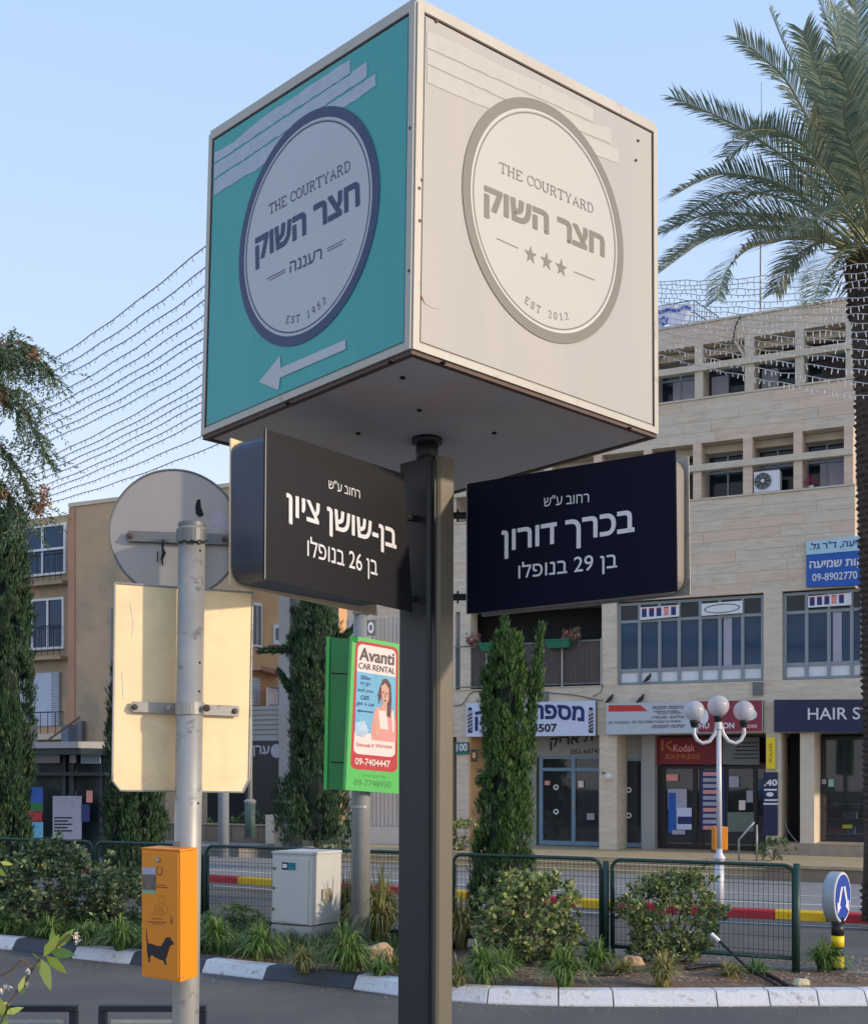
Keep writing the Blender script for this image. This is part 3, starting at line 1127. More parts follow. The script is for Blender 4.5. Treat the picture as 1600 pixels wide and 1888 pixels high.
KH = FB.plane(GD - .06)
t = thing('kodak_fascia'.replace('kodak', 'photo'), 'dark red photo shop fascia with orange lettering above its door', 'sign')
poly_on(KH, [(1210, 1360), (1332, 1360), (1332, 1410), (1210, 1410)], M_kodak, t, 'fascia_board', .03, .05)
poly_on(KH, [(1332.5, 1360), (1400, 1360), (1400, 1411), (1332.5, 1410)], M_galvd, t, 'grey_board', .03, .05)
text_on(KH, 'Kodak', (1242, 1387), (1281, 1386), (1242, 1373), M_postpink, t, .036, .015)
text_on(KH, 'EXPRESS', (1228, 1400), (1291, 1400), (1228, 1391), M_gold, t, .036, .02)
for pts in ([(1219, 1364), (1224, 1364), (1224, 1385), (1219, 1385)], [(1226, 1373), (1238, 1364), (1240, 1368), (1229, 1375)], [(1226, 1375), (1230, 1374), (1241, 1382), (1238, 1386)]):
    poly_on(KH, pts, M_gold, t, 'logo', .036)
for i in range(5):
    fl(KH, 1360 - i * 2, 1369 + i * 7, 1398, 1371 + i * 7, M_dark, t, 'small_print', .036)

rk = random.Random(17)
for dd, x0, x1, nrow in ((3.0, 1226, 1280, 5), (3.1, 1296, 1450, 5), (3.0, 1000, 1104, 3), (2.2, 1500, 1600, 3)):
    for r_ in range(nrow):
        zz = ZT + .5 + r_ * .42
        a, b = S(x0, dd), S(x1, dd)
        FB.bx(a, b, dd, dd + .3, zz - .03, zz, 'shelf', M_greyw, off)
        q_ = a + .05
        while q_ < b - .3:
            w_ = rk.uniform(.12, .4)
            if rk.random() < .75:
                FB.bx(q_, q_ + w_, dd + .02, dd + .25, zz + .001, zz + rk.uniform(.12, .34), 'goods', rk.choice([M_postpink, M_postblue, M_postcream, M_yellow, M_red, M_postgrey, M_teald, M_white]), off)
            q_ += w_ + rk.uniform(.03, .2)
for (x0, y0, x1, y1, m2) in ((1344, 1432, 1362, 1452, M_postgrey), (1362, 1476, 1374, 1494, M_postcream), (1398, 1436, 1408, 1470, M_winb), (1228, 1428, 1250, 1440, M_postpink)):
    fl(KP, x0, y0, x1, y1, m2, ks, 'poster', .006)
for (x0, y0, x1, y1, m2) in ((1066, 1440, 1076, 1452, M_postcream), (1082, 1500, 1096, 1512, M_postgrey), (1004, 1440, 1014, 1448, M_postpink)):
    fl(GP, x0, y0, x1, y1, m2, sf, 'door_notice', .012)

# hair salon front
hs = shopfront(1501, 1640, 1358, 1556, [1502, 1504, 1640], [], M_black, 'shopfront', d=1.1)
HS = FB.plane(1.08)
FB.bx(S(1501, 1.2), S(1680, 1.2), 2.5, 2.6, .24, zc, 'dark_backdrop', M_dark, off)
fl(HS, 1514, 1437, 1537, 1463, M_teald, hs, 'poster', .002)
fl(HS, 1527, 1437, 1537, 1451, mat('mint', lin(150, 196, 180), .6), hs, 'poster', .008)
fl(HS, 1515, 1437, 1523, 1446, M_postgrey, hs, 'poster', .008)
fl(HS, 1553, 1521, 1571, 1528, mat('lime', lin(140, 150, 30), .6), hs, 'sticker', .008)
FB.bx(S(1456, .9), S(1474, .9), .9, 1.0, .24, zc, 'door', M_dark, off)

# ------------------------------------------------------------------ shop signs
FP = FB.plane(-.02)


def board(name, label, pts, m, depth=.16, frame=True, off_=.18, fm=None):
    t = thing(name, label, 'sign')
    c = FP.at(*pts[0])
    poly_on(FP, pts, m, t, 'face', off_, .02)
    poly_on(FP, [(x, y) for x, y in pts], fm or M_galvd, t, 'case', off_ - .021, depth)
    return t


t = board('barber_sign', 'white lightbox sign of the barber with navy letters and barber poles', [(864, 1298), (1101, 1293), (1101, 1357), (864, 1359)], M_signwhite)
o_ = .185
text_on(FP, heb('מספרת אריק'), (880, 1349), (1081, 1341), (880, 1313), M_navytext, t, o_, .035, arc=.22)
text_on(FP, '052-6674507', (912, 1352), (1031, 1350), (912, 1337), M_black, t, o_, .03)
for x in (871, 1093):
    y = 1310
    poly_on(FP, [(x - 5, y + 2), (x + 4, y), (x + 5, y + 36), (x - 4, y + 38)], M_postgrey, t, 'barber_pole', o_)
    for k in range(5):
        yy = y + 6 + k * 6.5
        poly_on(FP, [(x - 4.5, yy + 4), (x + 4.5, yy - 1), (x + 4.5, yy + 2), (x - 4.5, yy + 7)], M_black, t, 'barber_stripe', o_ + .003)
    poly_on(FP, [(x - 3, y - 5), (x + 3, y - 5), (x + 4, y), (x - 4, y + 1)], M_black, t, 'pole_cap', o_)
    poly_on(FP, [(x - 4, y + 38), (x + 5, y + 37), (x + 4, y + 42), (x - 4, y + 42)], M_black, t, 'pole_cap', o_)

t = board('photo_shop_sign', 'long sign half white with red bar, half maroon, above the photo shop', [(1121, 1298), (1408, 1291), (1408, 1350), (1121, 1355)], mat('pale_sign', lin(186, 192, 198), .5, 0, .03, 3))
poly_on(FP, [(1290, 1294), (1407, 1292), (1407, 1349), (1290, 1351)], M_maroon, t, 'maroon_field', o_)
poly_on(FP, [(1125, 1301), (1184, 1301), (1197, 1312), (1125, 1313)], M_red, t, 'red_bar', o_)
text_on(FP, '09-7425043  09-7601888', (1125, 1336), (1207, 1334), (1125, 1331), M_galvd, t, o_, .01)
rr = random.Random(8)
HEBL = ['הדפסת תמונות', 'תמונות דרכונים', 'צילומי סטודיו', 'תמונות על קנבס', 'פיתוח תמונות']
for i, tx in enumerate(HEBL):
    y = 1305 + i * 8.6
    text_on(FP, heb(tx), (1207 + rr.uniform(-6, 12), y + 4), (1262, y + 3), (1207, y - 2), M_black, t, o_, .01)
text_on(FP, 'PHU', (1285, 1344), (1310, 1344), (1285, 1334), M_white, t, o_ + .004, .03)
text_on(FP, 'ON', (1335, 1344), (1356, 1344), (1335, 1333), M_white, t, o_ + .004, .03)
text_on(FP, heb('פוטו'), (1378, 1343), (1398, 1343), (1378, 1337), M_postcream, t, o_ + .004, .02)


def ellip(cx, cy, rx, ry, n=20, a0=0, a1=360):
    return [(cx + rx * math.cos(math.radians(a0 + (a1 - a0) * k / n)), cy - ry * math.sin(math.radians(a0 + (a1 - a0) * k / n))) for k in range(n)]


poly_on(FP, ellip(1384, 1318, 14, 11), M_white, t, 'speech_bubble', o_ + .004)
poly_on(FP, ellip(1300, 1322, 9, 14), M_white, t, 'speech_bubble', o_ + .004)

t = board('hair_salon_sign', 'dark navy fascia sign reading HAIR S in thin white capitals', [(1429, 1291), (1700, 1290), (1700, 1352), (1429, 1350)], M_hair)
text_on(FP, 'HAIR ST', (1491, 1328), (1608, 1327), (1491, 1306), M_whitevinyl, t, o_, .008, 1.0)

t = board('hearing_clinic_sign', 'blue and pale hearing clinic sign on the wall under the second floor windows', [(1487, 999), (1640, 984), (1640, 1079), (1487, 1083)], M_blue, .05, off_=.08)
poly_on(FP, [(1487, 999), (1640, 984), (1640, 1011), (1487, 1024)], M_paleblue, t, 'pale_field', .086)
text_on(FP, heb('שמיעה, ד"ר גל.'), (1493, 1017), (1606, 1007), (1493, 1002), M_navytext, t, .092, .012)
text_on(FP, heb('בדיקות שמיעה'), (1493, 1054), (1622, 1046), (1493, 1036), M_white, t, .086, .03)
text_on(FP, '09-8902770', (1498, 1073), (1581, 1068), (1498, 1059), M_white, t, .086, .012)

t = board('number_sign', 'small green house number sign reading 100', [(840, 1369), (865, 1369), (865, 1391), (841, 1391)], mat('green_plaque', lin(38, 104, 92), .5), .03, off_=.05)
text_on(FP, '100', (843, 1386), (863, 1385), (843, 1372), M_white, t, .056, .03)
t = board('plaque', 'dark vertical plaque left of the narrow cypress by the number sign', [(869, 1382), (881, 1382), (881, 1405), (869, 1405)], M_rust, .03, off_=.05)
poly_on(FP, [(872, 1388), (878, 1388), (878, 1398), (872, 1398)], M_peach, t, 'picture', .056)
t = board('yellow_sign', 'narrow upright yellow sign on the pillar beside the salon', [(1413, 1360), (1430, 1360), (1430, 1418), (1413, 1418)], M_yellow, .04, off_=.06)
text_on(FP, heb('צילום'), (1419, 1372), (1419, 1406), (1425, 1372), M_gold, t, .066, .01)
t = board('price_sign', 'narrow upright navy sign reading .40 on the shop pillar', [(1408, 1424), (1434, 1424), (1434, 1541), (1408, 1541)], M_hair, .04, off_=.06)
text_on(FP, '.40', (1409, 1450), (1434, 1449), (1409, 1438), M_white, t, .066, .04)
for (y, x0, x1) in ((1455, 1409, 1433), (1474, 1410, 1434), (1481, 1408, 1435)):
    fl(FP, x0, y, x1, y + 3, M_whitevinyl, t, 'small_print', .066)
poly_on(FP, ellip(1420, 1465, 7, 4), M_whitevinyl, t, 'small_print', .066)

for (pts, lab, kind) in (([(1179, 1120), (1251, 1115), (1251, 1136), (1179, 1143)], 'small white window sign with blue columns above the blue bay window', 'cols'),
                         ([(1292, 1113), (1368, 1107), (1368, 1130), (1292, 1135)], 'small white window sign with an empty oval outline', 'oval'),
                         ([(1489, 1099), (1569, 1092), (1569, 1115), (1489, 1120)], 'small white window sign with blue columns beside the palm trunk', 'cols')):
    t = board('window_sign', lab, pts, M_white, .03, off_=-.06)
    (xa, ya), (xb, yb) = pts[0], pts[1]
    sl = (yb - ya) / (xb - xa)
    if kind == 'cols':
        for k in range(5):
            x = xa + 3 + k * 13.5
            fl(FP, x, ya + 4 + sl * (x - xa), x + 9, ya + 18 + sl * (x - xa), M_navytext if k != 3 else M_postpink, t, 'blue_column', -.055, sl)
            fl(FP, x, ya + 2 + sl * (x - xa), x + 9, ya + 4 + sl * (x - xa), M_postred, t, 'red_heading', -.052, sl)
    else:
        mb = MB()
        c = ((xa + xb) / 2, (ya + pts[2][1]) / 2 - 0)
        A = [FP.at(c[0] + 33 * math.cos(a), c[1] - 8.5 * math.sin(a) + sl * 33 * math.cos(a), -.055) for a in [2 * math.pi * k / 28 for k in range(28)]]
        B = [FP.at(c[0] + 31 * math.cos(a), c[1] - 7 * math.sin(a) + sl * 31 * math.cos(a), -.055) for a in [2 * math.pi * k / 28 for k in range(28)]]
        mb.add(A + B, [(k, (k + 1) % 28, 28 + (k + 1) % 28, 28 + k) for k in range(28)])
        mb.build('oval_outline', M_black, t)

# air conditioner, vents, pot, birds, cables
t = thing('air_conditioner', 'white outdoor air conditioner unit on the second floor ledge', 'air conditioner', FB.w(S(1414), .3, zs2))
a, b = S(1389), S(1437)
FB.bx(a, b, .02, .36, zs2 + .02, zs2 + .58, 'case', M_white, t, bevel=.01)
c = FB.w(S(1406, 0), .0, zs2 + .31)
mb = MB()
mb.lathe(c + NRM * .02, [(.225, 0), (.225, .03), (.20, .03), (.20, .012)], 24, -NRM)
mb.build('fan_grille', M_galvd, t)
MB().lathe(c - NRM * .012, [(.05, 0), (.05, .02), (.03, .03)], 14, -NRM).build('fan_hub', M_white, t)
for k in range(8):
    an = k * math.pi / 4
    dv = T * math.cos(an) + V((0, 0, 1)) * math.sin(an)
    MB().tube([c - NRM * .016 + dv * .04, c - NRM * .016 + dv * .21], .008, 5).build('fan_guard_bar', M_dark, t)
t = thing('flower_pot', 'tiny white pot of red flowers on the ledge near the palm', 'flower pot', FB.w(S(1493), .25, zs2))
MB().lathe(FB.w(S(1493), .2, zs2), [(.05, 0), (.07, .1), (.08, .1)], 10).build('pot', M_white, t)
mb = MB()
rg = random.Random(5)
for i in range(60):
    p = FB.w(S(1491), .2, zs2 + .2) + V((rg.gauss(0, .08), rg.gauss(0, .06), rg.gauss(0, .07)))
    mb.quad(p, p + V((rg.uniform(-.04, .04), rg.uniform(-.04, .04), .04)), p + V((rg.uniform(-.04, .04), 0, .07)))
mb.build('flowers', mat('crimson_petals', lin(150, 30, 50), .7), t)
rg = random.Random(6)
for (x0, x1, par_label) in ((866, 888, 'pink flowering plant on the balcony rail left of the cypress'), (1040, 1072, 'red and pale flowering plant on the right of the balcony rail')):
    mb = MB()
    for i in range(260):
        p = FB.w(S(rg.uniform(x0, x1)), -.15 + rg.gauss(0, .07), zr + .12 + rg.gauss(0, .08))
        q = .05
        mb.quad(p, p + V((rg.uniform(-q, q), rg.uniform(-q, q), q)), p + V((rg.uniform(-q, q), 0, q * 2)))
    o = mb.build('flowering_plant', leafmat('petals%d' % x0, [lin(60, 90, 50), lin(80, 110, 60), lin(180, 60, 80), lin(220, 170, 180)], .7, .1))
    o['label'] = par_label
    o['category'] = 'plant'


def bird(x, y, d, lab):
    z = FB.Z(x, y, d)
    t = thing('pigeon', lab, 'bird', FB.w(S(x, d), d, z))
    c = FB.w(S(x, d), d, z)
    mb = MB()
    mb.tube([c + T * -.14 + V((0, 0, .02)), c + T * -.06 + V((0, 0, .07)), c + V((0, 0, .12)), c + T * .06 + V((0, 0, .19)), c + T * .08 + V((0, 0, .24)), c + T * .12 + V((0, 0, .245))], [.012, .04, .06, .04, .03, .006], 10)
    mb.build('body', M_galvd if False else mat('pigeon_grey', lin(54, 52, 56), .8), t, smooth=True)
    MB().tube([c + V((0, 0, .07)), c], .008, 5).build('leg', M_red, t)


bird(1181, 1297, -.1, 'dark pigeon perched on top of the photo shop sign')
bird(1124, 1297, -.1, 'dark pigeon crouching at the left corner of the photo shop sign')
bird(1194, 1259, .02, 'dark pigeon on the ledge under the white window panels')


def cable(name, pts, r, m, lab, cat='cable'):
    # smooth the polyline
    q = []
    for i in range(len(pts) - 1):
        p0, p1, p2, p3 = pts[max(i - 1, 0)], pts[i], pts[i + 1], pts[min(i + 2, len(pts) - 1)]
        for k in range(5):
            t_ = k / 5
            q.append(.5 * ((2 * p1) + (p2 - p0) * t_ + (2 * p0 - 5 * p1 + 4 * p2 - p3) * t_ ** 2 + (3 * p1 - p0 - 3 * p2 + p3) * t_ ** 3))
    q.append(pts[-1])
    o = MB().tube(q, r, 6).build(name, m, smooth=True)
    o['label'] = lab
    o['category'] = cat
    return o


FC = FB.plane(-.06)
cable('cable', [FC.at(x, y) for x, y in ((836, 1302), (853, 1298), (866, 1280), (880, 1275), (905, 1278))], .012, M_hose, 'black cable looping above the left end of the barber sign')
cable('cable', [FC.at(x, y) for x, y in ((980, 1273), (1010, 1277), (1065, 1283), (1098, 1290), (1112, 1292))], .012, M_hose, 'black cable sagging across the wall above the barber sign')
cable('cable', [FC.at(x, y) for x, y in ((1111, 1262), (1108, 1275), (1098, 1282), (1092, 1284))], .01, M_hose, 'short black cable hanging below the balcony corner')
cable('cable', [FB.plane(.7).at(x, y, .02) for x, y in ((1448, 1515), (1452, 1530), (1462, 1545), (1474, 1556))], .012, M_white, 'white cable drooping beside the salon pillar')
cable('roof_cable', [FC.at(x, y) for x, y in ((1366, 582), (1356, 600), (1352, 620), (1353, 628))], .02, M_hose, 'dark cable hanging over the roof parapet')
cable('roof_pipe', [FB.plane(-.1).at(x, y) for x, y in ((1354, 628), (1362, 640), (1371, 655))], .035, M_conc, 'pale diagonal pipe under the roof parapet', 'pipe')
t = thing('wall_lamp', 'small white dish lamp on the pillar between the shops', 'lamp', FB.w(S(1118), -.05, 1.9))
c = FP.at(1122, 1430, .12)
MB().lathe(c + NRM * .1, [(.02, 0), (.09, .05), (.11, .12), (.10, .15), (.0, .16)], 14, -NRM + V((.3, 0, -.3))).build('shade', M_white, t, smooth=True)
MB().tube([FP.at(1110, 1425, .0), FP.at(1117, 1426, .1)], .02, 6).build('arm', M_rust, t)
for (x0, y0, x1, y1, lab) in ((994, 1275, 1011, 1292, 'grey box on the wall under the balcony'), (1388, 1258, 1407, 1282, 'grey framed vent on the wall above the photo shop sign')):
    o = poly_on(FP, [(x0, y0), (x1, y0), (x1, y1), (x0, y1)], M_galvd, None, 'wall_box', .06, .06)
    o['label'] = lab
    o['category'] = 'wall box'
t = thing('handrail', 'bent steel handrail at the steps before the photo shop', 'handrail', ter.w(ter.S(1375), -.5, ZT))
hp = Fac(30.3)
pl = hp.plane()
MB().tube([pl.at(1362, 1600), pl.at(1362, 1549), pl.at(1390, 1516)], .028, 8).build('rail', M_galv, t, smooth=True)
MB().tube([pl.at(1395, 1521), pl.at(1395, 1588)], .026, 8).build('post', M_galv, t, smooth=True)
t = thing('flower_bed', 'small green shrub in the stone bed beside the handrail', 'plant')
t['label'] = 'small green shrub in the stone bed beside the handrail'

# roof furniture: railing, flag, mast
rf = Fac(34.0)
RP = rf.plane()
t = thing('roof_railing', 'thin triangular steel railing on the roof edge', 'railing')
for a, b in (((1205, 566), (1279, 553)), ((1279, 553), (1325, 584)), ((1279, 553), (1279, 598)), ((1205, 590), (1279, 575)), ((1279, 575), (1305, 592))):
    MB().tube([RP.at(*a), RP.at(*b)], .018, 6).build('rail', M_galvd, t)
for k in range(8):
    x = 1285 + k * 4.5
    MB().tube([RP.at(x, 557 + k * 3), RP.at(x, 597)], .008, 5).build('bar', M_galvd, t)
t = thing('flag', 'white flag with blue stripe and star hanging on the roof railing', 'flag')
mb = MB()
NX, NY = 14, 6
grid = []
for j in range(NY + 1):
    for i in range(NX + 1):
        x = 1209 + 66 * i / NX
        y = 567 + 38 * j / NY - 8 * i / NX + (2 if j else 0) * math.sin(i)
        p = RP.at(x, y, .06 + .05 * math.sin(i * 1.1 + j * .4))
        grid.append(p)
mb.add(grid, [(j * (NX + 1) + i, j * (NX + 1) + i + 1, (j + 1) * (NX + 1) + i + 1, (j + 1) * (NX + 1) + i) for j in range(NY) for i in range(NX)])
mb.build('cloth', M_flag, t, smooth=True)
mb = MB()
for i in range(NX):
    q = [grid[1 * (NX + 1) + i], grid[1 * (NX + 1) + i + 1], grid[2 * (NX + 1) + i + 1], grid[2 * (NX + 1) + i]]
    mb.quad(*[p + RP.n * .012 for p in q])
mb.build('blue_stripe', M_flagb, t)
mb = MB()
for r_ in (0, 1):
    for k in range(3):
        a0, a1 = math.radians(90 + 180 * r_ + 120 * k), math.radians(90 + 180 * r_ + 120 * (k + 1))
        for w1 in (0,):
            p, q = (1225 + 9 * math.cos(a0), 594 - 9 * math.sin(a0)), (1225 + 9 * math.cos(a1), 594 - 9 * math.sin(a1))
            mb.tube([RP.at(p[0], p[1], .13), RP.at(q[0], q[1], .13)], .018, 4)
mb.build('star', M_flagb, t)
o = MB().tube([RP.at(1402, 585), RP.at(1402, 470), RP.at(1403, 330), RP.at(1403.5, 150)], [.03, .025, .015, .008], 6).build('antenna_mast', M_galvd)
o['label'] = 'thin antenna mast standing on the office roof'
o['category'] = 'antenna'

# ------------------------------------------------------------------ apartment building on the left
AB = Fac(38.0)
apt = thing('apartment_building', 'peach rendered apartment building behind the bus shelter', 'building')
sA, sC = AB.S(-260), AB.S(458)
sB = AB.S(128)
za = AB.Z(250, 920)
zg = -1.6
AB.bx(sB, sC, 0, 11, zg, za, 'front_block', M_peach_shade, apt)
AB.bx(sC + .001, sC + .05, .02, 11, zg, za - .02, 'side_wall', M_peach, apt)  # sunlit copy of the front's render, warm light put into the colour
AB.bx(sB - .02, sC + .08, -.06, 11.05, za + .0, za + .16, 'parapet', M_conc, apt)
AB.bx(sA, sB, 2.6, 11, zg, AB.Z(100, 945, 2), 'rear_wing', M_peach_shade, apt)
AB.bx(sB - 1.2, sB - .0, 1.2, 2.6, zg, AB.Z(140, 935), 'pilaster', M_pink, apt)
AB.bx(sB + .0, sB + .32, -.05, -.001, zg + 3, za - .05, 'pilaster', M_pink, apt)
D2 = 2.6
ap = AB.plane(D2)
wins = [(51, 123, 964, 1061, 2, 1010), (39, 120, 1101, 1199, 3, None)]
for (x0, x1, y0, y1, nn, tr) in wins:
    s0, s1 = AB.S(x0 - (12 if nn == 2 else 6), D2), AB.S(x1, D2)
    zt, zb = AB.Z(x1, y0, D2), AB.Z(x1, y1 - 3, D2)
    w = MB()
    for q in ((s0, s1, zt - .1, zt), (s0, s1, zb, zb + .1)):
        AB.box(w, q[0], q[1], D2 - .1, D2 + .0 - .002, q[2], q[3])
    for k in range(nn + 1):
        a = s0 + (s1 - s0 - .1) * k / nn
        AB.box(w, a, a + .1, D2 - .104, D2 - .003, zb + .1, zt - .1)
    if tr:
        zz = AB.Z(x1, tr, D2)
        AB.box(w, s0 + .1, s1 - .1, D2 - .1, D2 - .004, zz - .05, zz + .05)
    fr = w.build('window', M_white, apt)
    AB.bx(s0 + .05, s1 - .05, D2 - .045, D2 - .02, zb + .05, zt - .05, 'pane', M_winb, fr)
    AB.bx(s0 - .2, s1 + .2, D2 - .5, D2 - .001, zb - .5, zb - .35, 'ledge', M_peach_shade, apt)
    rl = MB()
    zz = zb + 1.0
    rl.tube([AB.w(s0, D2 - .35, zz), AB.w(s1 + .1, D2 - .35, zz)], .025, 6)
    rl.tube([AB.w(s0, D2 - .35, zb - .1), AB.w(s1 + .1, D2 - .35, zb - .1)], .025, 6)
    for k in range(9):
        a = s0 + (s1 - s0) * k / 8
        rl.tube([AB.w(a, D2 - .35, zb - .3), AB.w(a, D2 - .35, zz)], .014, 5)
    rl.build('railing', M_black, apt)
# ground balcony with white panel and louvred shutter
s0, s1 = AB.S(30, D2), AB.S(98, D2)
zt, zb = AB.Z(110, 1240, D2), AB.Z(110, 1338, D2)
pn = AB.bx(s0, s1, D2 - .1, D2 - .002, zb, zt, 'white_panel', M_shut, apt)
s2 = AB.S(113, D2)
sh = AB.bx(s1 + .02, s2, D2 - .08, D2 - .002, zb, zt, 'shutter', M_frame, apt)
for k in range(24):
    z = zb + (zt - zb) * (k + .3) / 24
    AB.bx(s1 + .05, s2 - .04, D2 - .13, D2 - .081, z, z + .05, 'louvre', M_shut, sh)
rl = MB()
zz = AB.Z(100, 1313, D2 - 1)
a0, a1 = AB.S(20, D2 - 1), AB.S(116, D2 - 1)
rl.tube([AB.w(a0, D2 - 1, zz), AB.w(a1, D2 - 1, zz)], .03, 6)
for k in range(8):
    a = a0 + (a1 - a0) * k / 7
    rl.tube([AB.w(a, D2 - 1, zz - 1), AB.w(a, D2 - 1, zz)], .018, 5)
rl.build('railing', M_black, apt)
AB.bx(a0, a1, D2 - 1.1, D2, zz - 1.2, zz - .95, 'balcony_slab', M_conc, apt)
AB.bx(AB.S(150), AB.S(160), -.3, -.1, zg, AB.Z(150, 1330), 'gate_pillar', M_galvd, apt)
AB.bx(AB.S(110), AB.S(128), -2.3, -1.8, zg, AB.Z(120, 1330), 'gate_pillar', M_greyw, apt)
AB.bx(AB.S(187), AB.S(200), -2.3, -1.8, zg, AB.Z(190, 1340), 'gate_pillar', mat('bluegrey_post', lin(98, 112, 126), .7), apt)
MB().tube([AB.w(AB.S(207), -.1, -1), AB.w(AB.S(207), -.1, AB.Z(207, 1120))], .05, 8).build('drainpipe', M_greyw, apt)

# sunlit side face
SP = Pl(AB.w(sC + .05, 0, 0), AB.w(sC + .05, 1, 0), AB.w(sC + .05, 0, 1))


def sidequad(x0, y0, x1, y1, m, par, name, off_=.05, thick=.05, s0=0., s1=0.):
    return poly_on(SP, [(x0, y0), (x1, y0 + s0 * (x1 - x0)), (x1, y1 + s1 * (x1 - x0)), (x0, y1)], m, par, name, off_, thick)


w = sidequad(462, 1110, 481, 1192, M_white, apt, 'window', .06, .06, .15, .1)
sidequad(465, 1116, 471, 1188, M_win, w, 'pane', .07, .01, .15, .1)
sidequad(473, 1117, 479, 1189, M_win, w, 'pane', .07, .01, .15, .1)
w = sidequad(503, 1152, 533, 1188, M_white, apt, 'window', .06, .06, .1, .1)
sidequad(506, 1158, 516, 1180, M_win, w, 'pane', .07, .01, .1, .1)
sidequad(520, 1160, 531, 1182, M_win, w, 'pane', .07, .01, .1, .1)
sidequad(460, 1228, 512, 1236, M_pink, apt, 'balcony_slab', .5, .45, .25, .25)
w = sidequad(462, 1250, 477, 1300, M_white, apt, 'window', .06, .06, .05, .02)
for k in range(8):
    sidequad(463, 1253 + k * 5.5, 475, 1256 + k * 5.5, M_shut, w, 'louvre', .1, .03)
sidequad(475, 1268, 510, 1302, M_postcream, apt, 'balcony_front', .45, .05, .1, 0)
rl = MB()
rl.tube([SP.at(475, 1268, .55), SP.at(511, 1272, .55)], .03, 6)
rl.tube([SP.at(492, 1268, .55), SP.at(492, 1303, .55)], .03, 6)
rl.build('railing', M_galvd, apt)
mb = MB()
mb.tube([SP.at(476, 1302, .6), SP.at(490, 1328, .1), SP.at(508, 1302, .6)], .04, 6)
mb.tube([SP.at(476, 1302, .6), SP.at(508, 1302, .6)], .06, 6)
mb.tube([SP.at(466, 1332, .3), SP.at(492, 1328, .3)], .05, 6)
mb.build('balcony_bracket', M_galvd, apt)
# lower grey storey with black shop
GS = Fac(35.5)
g0, g1 = GS.S(452), GS.S(532)
shp = thing('corner_shop', 'grey corner annexe with a black shopfront below the peach flats', 'building')
GS.bx(g0, g1, 0, 2.0, -1.5, GS.Z(490, 1302), 'wall', M_greyw, shp)
for k in range(6):
    zz = GS.Z(490, 1310 + k * 9)
    GS.bx(g0, g1, -.02, -.001, zz, zz + .03, 'wall_joint', M_galvd, shp)
GP2 = GS.plane(-.03)
poly_on(GP2, [(452, 1366), (524, 1366), (524, 1540), (452, 1540)], M_black, shp, 'shopfront', .02, .04)
text_on(GP2, heb('ערן ר'), (447, 1394), (498, 1397), (447, 1373), M_postgrey, shp, .03, .03, name='lettering')
poly_on(GP2, ellip(510, 1385, 10, 13), M_postgrey, shp, 'round_emblem', .03)
GS.bx(GS.S(524), GS.S(544), -.35, .1, -1.5, GS.Z(530, 1090), 'pillar', M_greyw, shp)
GS.bx(GS.S(534), GS.S(560), .3, 2.4, -1.5, GS.Z(530, 1090), 'side_wall', M_conc, shp)
GS.bx(GS.S(370), g0, .4, 2.0, -1.5, GS.Z(420, 1440), 'dark_opening', M_dark, shp)
# low garden wall with planting
GW = Fac(33.2)
gw = thing('garden_wall', 'low brown stone garden wall under the black corner shop', 'wall')
x_ = GW.S(290)
n_st = 9
for k in range(n_st):
    a = x_ + (GW.S(500) - x_) * k / n_st
    b = x_ + (GW.S(500) - x_) * (k + 1) / n_st
    GW.bx(a, b - .02, 0, .3, -1.2, GW.Z(430, 1523), 'stone_block', mat('brown_stone%d' % (k % 3), lin(140 - 8 * (k % 3), 124 - 7 * (k % 3), 108 - 6 * (k % 3)), .9, 0, .12, 3), gw)
GW.bx(x_, GW.S(496), -.04, .34, GW.Z(430, 1522), GW.Z(430, 1520), 'coping', M_ochre, gw)
GW.bx(GW.S(494), GW.S(510), -.15, .4, -1.2, GW.Z(500, 1503), 'end_pier', M_conc, gw)
GW.bx(GW.S(300), GW.S(512), -2.2, -.2, -1.3, GW.Z(430, 1553), 'bench_slab', M_pave, gw)

# ------------------------------------------------------------------ bus shelter
BS = Fac(27.5)
bsz = gz(27.5) + .14
shl = thing('bus_shelter', 'dark bus shelter with grey roof slab and posters', 'bus shelter', BS.w(BS.S(130), 0, bsz))
a, b = BS.S(40), BS.S(215)
zt = BS.Z(130, 1372)
mb = MB()
mb.hexa([BS.w(a, -1.6, zt - .16), BS.w(b, -1.6, zt - .16), BS.w(b, .3, zt - .16), BS.w(a, .3, zt - .16), BS.w(a, -1.6, zt + .02), BS.w(b, -1.6, zt + .02), BS.w(b, .3, zt + .05), BS.w(a, .3, zt + .05)])
mb.build('roof_slab', M_greyw, shl)
BS.bx(a, b, -1.5, .25, zt - .34, zt - .161, 'roof_beam', M_teald, shl)
BS.bx(a, b, .1, .2, bsz, zt - .34, 'back_panel', M_teald, shl)
BS.bx(a, b, -.5, .1, zt - .95, zt - .85, 'shelf_beam', M_teald, shl)
for x in (48, 118, 133, 186, 205):
    s_ = BS.S(x, -.3)
    BS.bx(s_ - .06, s_ + .06, -.3, -.18, bsz, zt - .34, 'post', M_teald, shl)
BPp = BS.plane(-.32)
BPb = BS.plane(.09)
for (x0, y0, x1, y1, m_, nm) in ((55, 1380, 111, 1407, M_postgrey, 'upper_glass'), (129, 1384, 141, 1407, M_postgrey, 'upper_glass'), (150, 1387, 186, 1408, M_paleblue, 'timetable'),
                                 (57, 1452, 80, 1480, M_blue, 'poster'), (55, 1480, 80, 1500, M_greentext, 'poster'), (50, 1496, 78, 1514, M_postred, 'poster'), (46, 1516, 80, 1545, M_postblue, 'poster'),
                                 (98, 1468, 151, 1548, M_postgrey, 'timetable'), (160, 1458, 171, 1480, M_postpink, 'notice'), (150, 1483, 166, 1516, M_navytext, 'notice')):
    fl(BPp, x0, y0, x1, y1, m_, shl, nm, .02, 0, .015)
